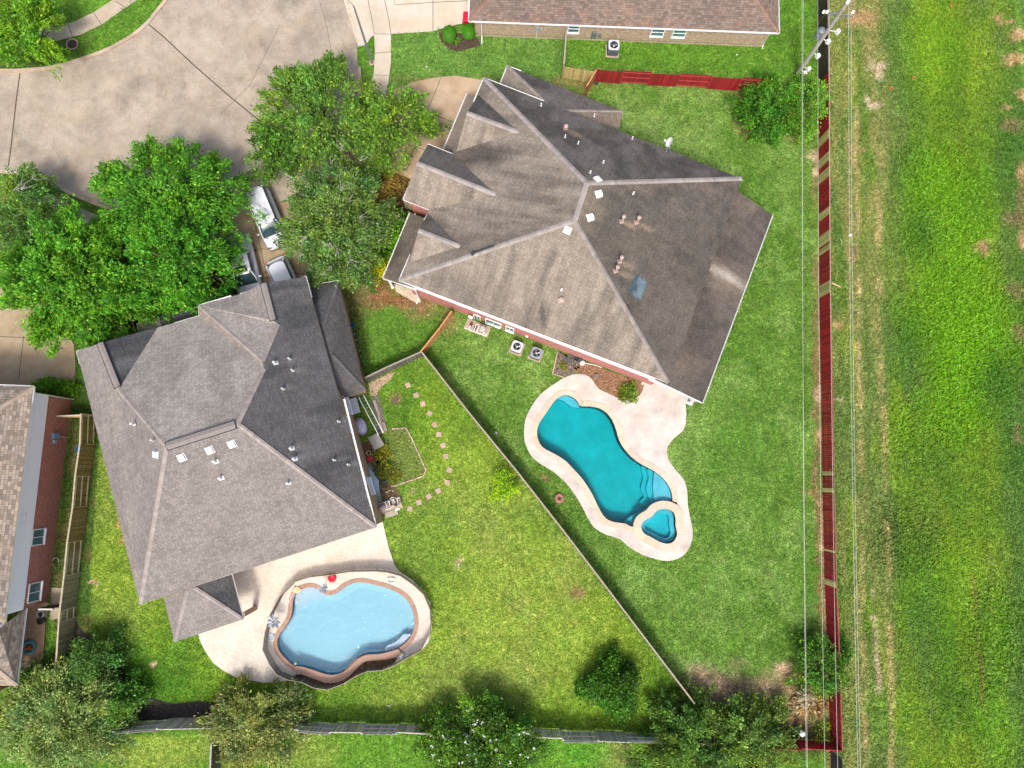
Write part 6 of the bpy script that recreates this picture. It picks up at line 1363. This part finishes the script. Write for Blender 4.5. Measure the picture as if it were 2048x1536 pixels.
# pool equipment
def pool_gear(label, cx_, cy_, rot, tank_c, big=1., s=1):
    q = at(cx_, cy_); t = thing('pool_pump_station', label, 'pool pump', q, rot)
    mb = MB(); mb.box(0, 0, .03, 2.0, .9, .08); mb.build('pad', M['curb'], t)
    mb = MB(); mb.lathe([(.22, .08), (.27, .12), (.28, .6), (.26, .62), (.27, .66), (.24, .82), (.12, .92), (0, .94)], .45, .0, 24, 0, tank_c); mb.build('filter_tank', M['plastic'], t, smoothf=False)
    mb = MB(); mb.tube([(.45+math.cos(k*.4)*.14, math.sin(k*.4)*.14, .93) for k in range(17)], .015, 5, 0, (.05, .05, .06)); mb.build('gauge_ring', M['plastic'], t)
    for dx, dy in ((-.55, .05), (-.15, -.1)):
        mb = MB(); mb.tube([(dx, dy-.25, .25), (dx, dy+.12, .25)], .11, 14, 0, (.05, .05, .06)); mb.lathe([(.1, .3), (.1, .44), (0, .46)], dx, dy-.22, 12, 0, (.2, .2, .22)); mb.build('pump', M['plastic'], t)
    for pts in ([(-.95, -.38, .12), (-.2, -.38, .12), (.9, -.38, .12)], [(-.55, -.38, .12), (-.55, -.38, .5), (-.55, -.1, .5)], [(-.15, -.38, .12), (-.15, -.38, .45), (-.15, .2, .45), (.25, .2, .45)], [(.1, -.38, .12), (.1, -.38, .6), (.1, .05, .6), (.4, .05, .6)], [(.62, -.38, .12), (.62, -.3, .6), (.9, -.3, .6), (.9, -.3, .1)]):
        mb = MB(); mb.tube(pts, .035, 8, 0, (.78, .78, .76)); mb.build('pipe', M['plastic'], t)
    mb = MB(); mb.box(-.72, .42, 1.0, .34, .16, .45, 0, 0, (.78, .78, .76)); mb.build('control_box', M['plastic'], t, bevel=.02)
    return t
pool_gear('pool pumps, pipes and cream filter tank against the red brick wall', 955, 656, -.36, A(205, 202, 196))
pool_gear('pool pumps and round beige filter at the corner of the grey house', 778, 1012, math.pi+.3, A(196, 182, 170))
# narrow side garden of the grey house
sheet('brick_path', [(737,768),(768,752),(790,744),(780,760),(758,778),(752,792),(742,792)], .02, M['terra']); bp = MB()
r = random.Random(5)
for i in range(60):
    x, y = r.uniform(738, 782), r.uniform(748, 792); 
    if not inpoly(np.array([x]), np.array([y]), [(737,768),(768,752),(790,744),(780,760),(758,778),(752,792),(742,792)])[0]: continue
    q = at(x, y); k = r.uniform(.7, 1.2); bp.box(q.x, q.y, .035, .2, .1, .03, .35+(1.57 if i % 2 else 0), 0, (k, k*.95, k*.9))
b_ = bp.build('loose_bricks', M['terra']); b_['kind'] = 'stuff'
sheet('slab_path', [(738,798),(757,790),(764,812),(772,850),(768,866),(756,868),(748,840)], .016, M['stone'], col=(.5, .48, .42))
edge = thing('stone_edging', 'low pinkish stone edging between the dark slab path and the garden lawn', 'edging', at(760, 830))
for (x0, y0), (x1, y1) in (((748, 800), (755, 822)), ((755, 822), (762, 845)), ((760, 846), (766, 866)), ((766, 844), (772, 862))):
    mb = MB(); mb.bar(at(x0, y0, .07), at(x1, y1, .07), .22, .12, 0, (1.2, 1.05, .98)); mb.build('stone_block', M['stone'], edge, local=False, bevel=.015)
mb = MB(); q0, q1 = at(722, 792, .75), at(762, 868, .75)
lad = thing('ladder', 'long aluminium ladder lying across two tables beside the grey house', 'ladder', at(740, 832)); dr = (q1-q0).normalized(); sd = dr.cross(Vector((0, 0, 1)))
for s_ in (-1, 1): mb = MB(); mb.bar(q0+sd*s_*.2, q1+sd*s_*.2, .05, .09, 0); mb.build('rail', M['white'], lad, local=False)
for k in range(11): p = q0.lerp(q1, (k+.5)/11); mb = MB(); mb.tube([p-sd*.2, p+sd*.2], .018, 6); mb.build('rung', M['metal'], lad, local=False)
def table(name, label, cat, px, py, sx_, sy_, z, rz, c, m):
    q = at(px, py, z); t = thing(name, label, cat, (q.x, q.y, 0), rz); mb = MB(); mb.box(0, 0, z-.03, sx_, sy_, .05, 0, 0, c); mb.build('top', M[m], t, bevel=.01)
    for a in (-1, 1):
        for b in (-1, 1): mb = MB(); mb.box(a*sx_*.42, b*sy_*.4, (z-.05)/2, .06, .06, z-.05, 0, 0, (.3, .3, .3)); mb.build('leg', M['plastic'], t)
    return t
table('workbench', 'speckled grey stone topped bench at the lower end of the ladder', 'bench', 752, 883, .85, 1.1, .72, .5, (.9, .92, .88), 'stone')
table('workbench', 'pale patterned table at the upper end of the ladder', 'table', 708, 812, .7, 1.25, .72, .3, A(200, 205, 215), 'plastic')
q = at(722, 853, .5); tb = thing('oval_tub', 'dark oval tub standing against the grey house below its gutter', 'tub', (q.x, q.y, 0), -1.2)
n = 24; ov_ = lambda a, b: [(math.cos(2*math.pi*k/n)*a, math.sin(2*math.pi*k/n)*b) for k in range(n)]
mb = MB(); mb.wall(ov_(.72, .46), 0, .5, True, 0, (.14, .11, .14)); mb.flat([ov_(.72, .46), ov_(.64, .38)[::-1]], .5, 0, (.3, .22, .26)); mb.wall(ov_(.64, .38)[::-1], .1, .5, True, 0, (.14, .11, .14)); mb.flat([ov_(.64, .38)], .12, 0, (.1, .1, .12)); mb.build('shell', M['plastic'], tb)
mb = MB(); r = random.Random(3)
N_ = 14; V_ = []
for i in range(N_+1):
    for j in range(N_+1):
        u, v = i/N_*2-1, j/N_*2-1; V_.append((u*.6*math.sqrt(1-v*v*.45), v*.42*math.sqrt(1-u*u*.45), .42+.34*max(0, 1-u*u)*max(0, 1-v*v)+r.uniform(-.04, .04)))
mb.raw([(Matrix.Rotation(-1.2, 3, 'Z') @ Vector(v)) + Vector((q.x, q.y, 0)) for v in V_], [(i*(N_+1)+j, (i+1)*(N_+1)+j, (i+1)*(N_+1)+j+1, i*(N_+1)+j+1) for i in range(N_) for j in range(N_)], 0, A(214, 216, 232)); tag(mb.build('plastic_sheet', M['fabric']), 'crumpled pale plastic sheet heaped in the dark oval tub', 'plastic sheet')
# folded pale blue parasol against the wall
um = thing('folded_parasol', 'folded pale blue parasol lying along the tan wall of the grey house', 'parasol', at(752, 965))
a, b = at(738, 935, .5), at(758, 998, .35); dr = (b-a).normalized(); sd = dr.cross(Vector((0, 0, 1))); mb = MB(); L_ = (b-a).length
for s_ in range(-4, 5):
    o1 = sd*s_*.07; mid = a.lerp(b, .45)+sd*s_*.10+Vector((0, 0, .15-.012*s_*s_)); mid2 = a.lerp(b, .45)+sd*(s_+1)*.10+Vector((0, 0, .15-.012*(s_+1)**2-.02))
    if s_ < 4: mb.face([a+Vector((0, 0, .05)), mid, b.lerp(a, .06)+o1*.4, mid2], 0, A(170, 196, 214)); 
mb.build('canopy', M['fabric'], um, local=False)
for s_ in (-3, -1, 1, 3): mb = MB(); mb.tube([a+sd*s_*.05-dr*.3, a.lerp(b, .45)+sd*s_*.10+Vector((0, 0, .19-.012*s_*s_)), b+sd*s_*.04+dr*.2], .013, 5, 0, A(210, 225, 235)); mb.build('rib', M['plastic'], um, local=False)
for x, y, s_ in ((774, 984, .2), (779, 981, .18), (784, 972, .16), (786, 982, .15), (768, 978, .12)):
    q = at(x, y); r = random.Random(x); mb = MB(); mb.box(q.x, q.y, .05, s_, s_*.7, .1, r.uniform(0, 1.5), 0, (1.3, 1.2, .9)); tag(mb.build('garden_rock', M['stone'], bevel=.03), 'pale flat rock in the corner of the garden bed above the pool pumps', 'rock', 'pale rocks in the garden bed')
mb = MB(); q = at(787, 1003); mb.tube([(q.x+math.cos(k*.45)*(.3+.02*k*.1), q.y+math.sin(k*.45)*.34, .08+.004*k) for k in range(28)], .03, 6, 0, (.8, .78, .68)); tag(mb.build('hose_coil', M['plastic']), 'cream coiled hose on bark beside the beige pool filter', 'hose')
table('corner_slab', 'pale concrete block row at the foot of the beige pool filter', 'slab', 783, 1027, 1.0, .42, .14, .28, (1.2, 1.1, 1.), 'stone')
q = at(770, 965, .3); t = thing('plastic_crate', 'small empty translucent tray standing in the garden bed', 'tray', (q.x, q.y, 0), .3)
mb = MB(); mb.wall([(-.25, -.12), (.25, -.12), (.25, .12), (-.25, .12)], .05, .25, True, 0, A(150, 165, 150)); mb.flat([[(-.25, -.12), (.25, -.12), (.25, .12), (-.25, .12)]], .08, 0, A(110, 120, 100)); mb.build('tray', M['plastic'], t)
q = at(697, 650, .4); t = thing('blue_bin', 'small blue bin by the east wall of the grey house', 'bin', (q.x+.3, q.y, 0), .3); mb = MB(); mb.lathe([(.14, 0), (.2, .42), (.17, .42), (.13, .1), (0, .1)], 0, 0, 14, 0, A(40, 110, 150)); mb.build('bucket', M['plastic'], t)
r = random.Random(8)
for k in range(6):
    q = at(702+k*3.4, 668+k*11, .25); mb = MB(); c = [A(150, 190, 190), A(190, 200, 215), A(120, 160, 150)][k % 3]; mb.lathe([(.05, 0), (.06, .2), (.02, .27), (.02, .3), (0, .3)], q.x+.25, q.y, 10, 0, c); tag(mb.build('bottle', M['plastic']), 'small pale bottle lined up along the east wall of the grey house', 'bottle', 'bottles along the wall')
# things on the kidney pool deck
def spinner(label, px, py, R_, n, seed, cc):
    q = at(px, py, 1.3); t = thing('garden_spinner', label, 'garden spinner', (q.x, q.y, .05)); r = random.Random(seed)
    mb = MB(); mb.tube([(0, 0, 0), (0, 0, 1.2)], .025, 6); mb.build('pole', M['metal'], t)
    for k in range(n):
        a = 2*math.pi*k/n+r.uniform(-.1, .1); L_ = R_*r.uniform(.7, 1.1); d0 = Vector((math.cos(a), math.sin(a), 0)); s0 = Vector((-d0.y, d0.x, 0)); mb = MB(); k_ = r.uniform(.7, 1.1); c = tuple(v*k_ for v in cc)
        z_ = Vector((0, 0, 1.22)); mb.face([z_+d0*.06, z_+d0*L_*.55+s0*.16, z_+d0*L_+Vector((0, 0, .12)), z_+d0*L_*.55-s0*.1+Vector((0, 0, .08))], 0, c); mb.build('blade', M['metal'], t)
    mb = MB(); mb.lathe([(0, 1.2), (.06, 1.21), (.06, 1.28), (0, 1.3)], 0, 0, 12, 0, (.1, .1, .12)); mb.build('hub', M['plastic'], t)
spinner('silver star shaped garden spinner at the left end of the kidney pool', 546, 1244, .62, 8, 1, (1.3, 1.35, 1.4)); spinner('silver garden spinner at the top of the kidney pool by its steps', 645, 1176, .42, 6, 2, (1.3, 1.35, 1.4))
q = at(665, 1156); mb = MB(); mb.lathe([(.0, .12), (.12, .12), (.2, .06), (.32, .12), (.3, .2), (.18, .2), (.1, .16), (0, .17)], q.x, q.y, 18, 0, A(235, 10, 50)); tag(mb.build('pool_float', M['plastic'], smoothf=True), 'bright red round float on the deck above the kidney pool', 'float')
q = at(594, 1179); mb = MB(); r = random.Random(2); n = 16
mb.raw([(q.x, q.y, .2)]+[(q.x+math.cos(2*math.pi*k/n)*.42*r.uniform(.6, 1.1), q.y+math.sin(2*math.pi*k/n)*.24*r.uniform(.7, 1.1), .13+r.uniform(0, .05)) for k in range(n)], [(0, k+1, (k+1) % n+1) for k in range(n)], 0, A(250, 205, 150)); tag(mb.build('beach_towel', M['fabric']), 'crumpled peach towel on the brown pool rim by the steps', 'towel')
mb = MB(); mb.tube([at(600, 1162, .15), at(588, 1184, .18), at(577, 1206, .15)], .02, 6, 0, (.8, .78, .78)); tag(mb.build('pool_pole', M['plastic']), 'white pole lying across the peach towel by the pool steps', 'pole')
nt_ = thing('skimmer_net', 'white framed pool net with long handle left of the kidney pool', 'pool net', at(542, 1275)); mb = MB(); c_ = at(542, 1275, .12)
mb.tube([c_+Vector(v) for v in ((-.2, -.22, 0), (.2, -.22, 0), (.24, .1, 0), (.12, .22, 0), (-.12, .22, 0), (-.24, .1, 0), (-.2, -.22, 0))], .02, 6, 0, (.8, .8, .8)); mb.build('frame', M['plastic'], nt_, local=False); mb = MB(); mb.face([c_+Vector(v) for v in ((-.2, -.22, 0), (.2, -.22, 0), (.24, .1, 0), (.12, .22, 0), (-.12, .22, 0), (-.24, .1, 0))], 0, A(180, 195, 205)); mb.build('net', M['fabric'], nt_, local=False); mb = MB(); mb.tube([c_+Vector((0, .22, 0)), at(553, 1252, .15), at(560, 1240, .15)], .015, 6, 0, (.8, .8, .8)); mb.build('handle', M['plastic'], nt_, local=False)
q = at(804, 1311, .2); bb = MB(); n = 18
for i in range(10):
    a0, a1 = math.pi*i/10, math.pi*(i+1)/10
    for k in range(n):
        b0, b1_ = 2*math.pi*k/n, 2*math.pi*(k+1)/n; f = lambda a, b: (q.x+.2*math.sin(a)*math.cos(b), q.y+.2*math.sin(a)*math.sin(b), .25+.2*math.cos(a))
        c = [(.8, .8, .8), (.75, .6, .1), (.8, .8, .8), (.25, .4, .7)][(k*4//n) % 4]; bb.face([f(a0, b0), f(a1, b0), f(a1, b1_), f(a0, b1_)], 0, c)
tag(bb.build('beach_ball', M['plastic'], smoothf=True), 'white, yellow and blue beach ball at the corner of the brown pool rim', 'ball')
mb = MB(); q = at(783, 1160); mb.tube([(q.x+math.cos(k*.5)*(.22+.03*math.sin(k*1.3))*1.3, q.y+math.sin(k*.5)*(.22+.04*math.cos(k)), .08+.003*k) for k in range(34)], .018, 6, 0, (.8, .8, .8)); tag(mb.build('hose_coil', M['plastic']), 'loose white hose coil on the pale deck above the kidney pool', 'hose')
q = at(591, 1327, .1); mb = MB(); mb.lathe([(.1, .08), (.1, .16), (.04, .2), (0, .2)], q.x, q.y, 12, 0, A(190, 200, 150)); tag(mb.build('chlorine_dispenser', M['plastic']), 'small pale green dispenser floating cap at the lower left pool rim', 'dispenser')
# wall boxes and lamps
def wallbox(label, cat, name, px, py, sa_, sb_, nrm, w_, h_, d_, c, conduit=True, pair=None):
    q = wallhit(px, py, sa_, sb_); t = thing(name, label, cat, q); u = Vector((-nrm.y, nrm.x, 0)); nn = Vector((nrm.x, nrm.y, 0)); a_ = math.atan2(u.y, u.x)
    mb = MB(); c0 = nn*d_/2; mb.box(c0.x, c0.y, 0, w_, d_, h_, a_, 0, c); mb.build('box', M['plastic'], t, bevel=.01)
    if pair: c1 = nn*d_/2+u*pair; mb = MB(); mb.box(c1.x, c1.y, -.02, w_*.6, d_*.8, h_*.55, a_, 0, tuple(v*1.2 for v in c)); mb.build('meter', M['plastic'], t, bevel=.01)
    if conduit: mb = MB(); mb.tube([nn*.05+Vector((0, 0, -h_/2)), nn*.05+Vector((0, 0, -q.z+.05))], .03, 6, 0, (.6, .6, .6)); mb.build('conduit', M['plastic'], t)
    return t
wallbox('blue grey electric meter box on the dark red brick wall', 'meter box', 'meter_box', 108, 872, fa, fb, fn, .45, .6, .2, A(140, 165, 190), pair=-.42)
wallbox('grey green electric box on the tan brick wall near the tall air conditioner', 'meter box', 'meter_box', 1188, 68, sa, sb, sn, .4, .8, .2, A(110, 124, 120), pair=.5)
wallbox('twin grey utility boxes on the tan brick wall left of the first window', 'utility box', 'meter_box', 1074, 56, sa, sb, sn, .3, .4, .15, A(170, 180, 185), pair=.38)
wallbox('white dryer vent on the red brick wall above the air conditioners', 'wall vent', 'wall_vent', 1054, 672, wa, wb_, nW, .2, .2, .1, (.8, .78, .76), False)
q = wallhit(1167, 719, wa, wb_); t = thing('wall_lamp', 'round white lamp on a long arm fixed to the red brick wall', 'lamp', q)
mb = MB(); nn = Vector((nW.x, nW.y, 0)); u = Vector((dW.x, dW.y, 0)); mb.lathe([(.0, .02), (.2, .02), (.22, .06), (.16, .14), (0, .16)], nn.x*.3, nn.y*.3, 18, 0, (.8, .8, .8)); mb.build('shade', M['plastic'], t); mb = MB(); mb.tube([nn*.3+Vector((0, 0, .05)), nn*.12+u*.8+Vector((0, 0, .05)), nn*.08+u*1.6], .025, 6, 0, (.8, .8, .8)); mb.build('arm', M['plastic'], t)
# back patio of the siding house
rg_ = thing('pool_toy', 'blue inflatable ring with orange toy inside on the small tan patio', 'toy', at(60, 1294)); q = at(60, 1294, .1)
mb = MB(); mb.tube([(q.x+math.cos(k*.35)*.42, q.y+math.sin(k*.35)*.42, .2) for k in range(19)], .1, 8, 0, A(90, 175, 200), False); mb.build('ring', M['plastic'], rg_, local=False, smoothf=True)
mb = MB(); mb.box(q.x-.05, q.y-.05, .22, .5, .22, .2, .3, 0, A(225, 110, 30)); mb.build('seat', M['plastic'], rg_, local=False, bevel=.05); mb = MB(); mb.box(q.x-.15, q.y-.42, .2, .35, .12, .2, .2, 0, A(110, 180, 80)); mb.build('handle', M['plastic'], rg_, local=False, bevel=.04)
ch = thing('patio_chair', 'white metal framed chair beside the tan shingle porch roof', 'chair', at(62, 1258)); q = at(60, 1258)
for z in (.45, .85):
    mb = MB(); mb.tube([(q.x-.25, q.y-.45, z), (q.x+.25, q.y-.45, z), (q.x+.25, q.y+.35, z), (q.x-.25, q.y+.35, z), (q.x-.25, q.y-.45, z)], .015, 5, 0, A(220, 215, 190)); mb.build('frame', M['plastic'], ch, local=False)
mb = MB(); mb.face([(q.x-.25, q.y-.1, .46), (q.x+.4, q.y+.05, .5), (q.x-.25, q.y+.2, .46)], 0, A(200, 200, 200)); mb.build('seat', M['fabric'], ch, local=False)
for a in (-.25, .25):
    for b in (-.45, .35): mb = MB(); mb.tube([(q.x+a, q.y+b, .1), (q.x+a, q.y+b, .85)], .015, 5, 0, A(220, 215, 190)); mb.build('leg', M['plastic'], ch, local=False)
q = at(160, 898, .1); t = thing('kiddie_tray', 'blue plastic tray on the grass against the mossy fence', 'tray', (q.x, q.y, 0), .1)
mb = MB(); mb.lathe([(.3, 0), (.34, .12), (.28, .12), (.25, .04), (0, .04)], 0, 0, 18, 0, A(50, 110, 180)); mb.build('tray', M['plastic'], t)
q = at(112, 1124); mb = MB(); mb.tube([(q.x+math.cos(k*.45)*.25*(1+.02*k*.2), q.y+math.sin(k*.45)*.34, .06) for k in range(10)], .025, 6, 0, A(220, 220, 215), False); tag(mb.build('garden_hose', M['plastic']), 'curl of white hose on the strip of grass by the dark red brick wall', 'hose')
q = at(934, 32, .6); t = thing('red_cart', 'red plastic cart peeping out beside the corner of the brown roof', 'cart', (q.x-.1, q.y, 0), 1.5)
mb = MB(); mb.box(0, 0, .35, .9, .5, .5, 0, 0, A(225, 30, 60)); mb.build('body', M['plastic'], t, bevel=.08)
for a in (-.3, .3): mb = MB(); mb.tube([(a, -.28, .14), (a, .28, .14)], .14, 12, 0, (.04, .04, .04)); mb.build('wheel', M['plastic'], t)
mb = MB(); mb.bar(at(1664, 566, .4), at(1683, 575, .03), .12, .02, 0, A(215, 190, 140)); tag(mb.build('loose_board', M['wood']), 'loose pale board leaning out from the red fence into the field', 'board')
mb = MB(); mb.tube([at(1682, 495, .03), at(1684, 485, .05), at(1681, 478, .04)], .02, 5, 0, A(215, 205, 180)); mb.tube([at(1680, 494, .03), at(1690, 488, .04)], .012, 5, 0, A(215, 205, 180)); tag(mb.build('dead_branch', M['wood']), 'bare pale dead branch on the ground beside the tyre track', 'branch')
mb = MB(); q = at(1091, 866); mb.lathe([(.1, 0), (.13, .06), (0, .1)], q.x-3.9, q.y, 8, 0, A(200, 200, 180)); tag(mb.build('sprinkler_head', M['plastic']), 'pale sprinkler cap near the diagonal fence opposite the turquoise pool', 'sprinkler')
mb = MB(); q = at(1193, 752); mb.box(q.x, q.y, .12, .35, .3, .16, .2, 0, A(120, 120, 122)); tag(mb.build('valve_cover', M['plastic'], bevel=.02), 'grey utility lid lying in the bark bed under the brick wall', 'lid')
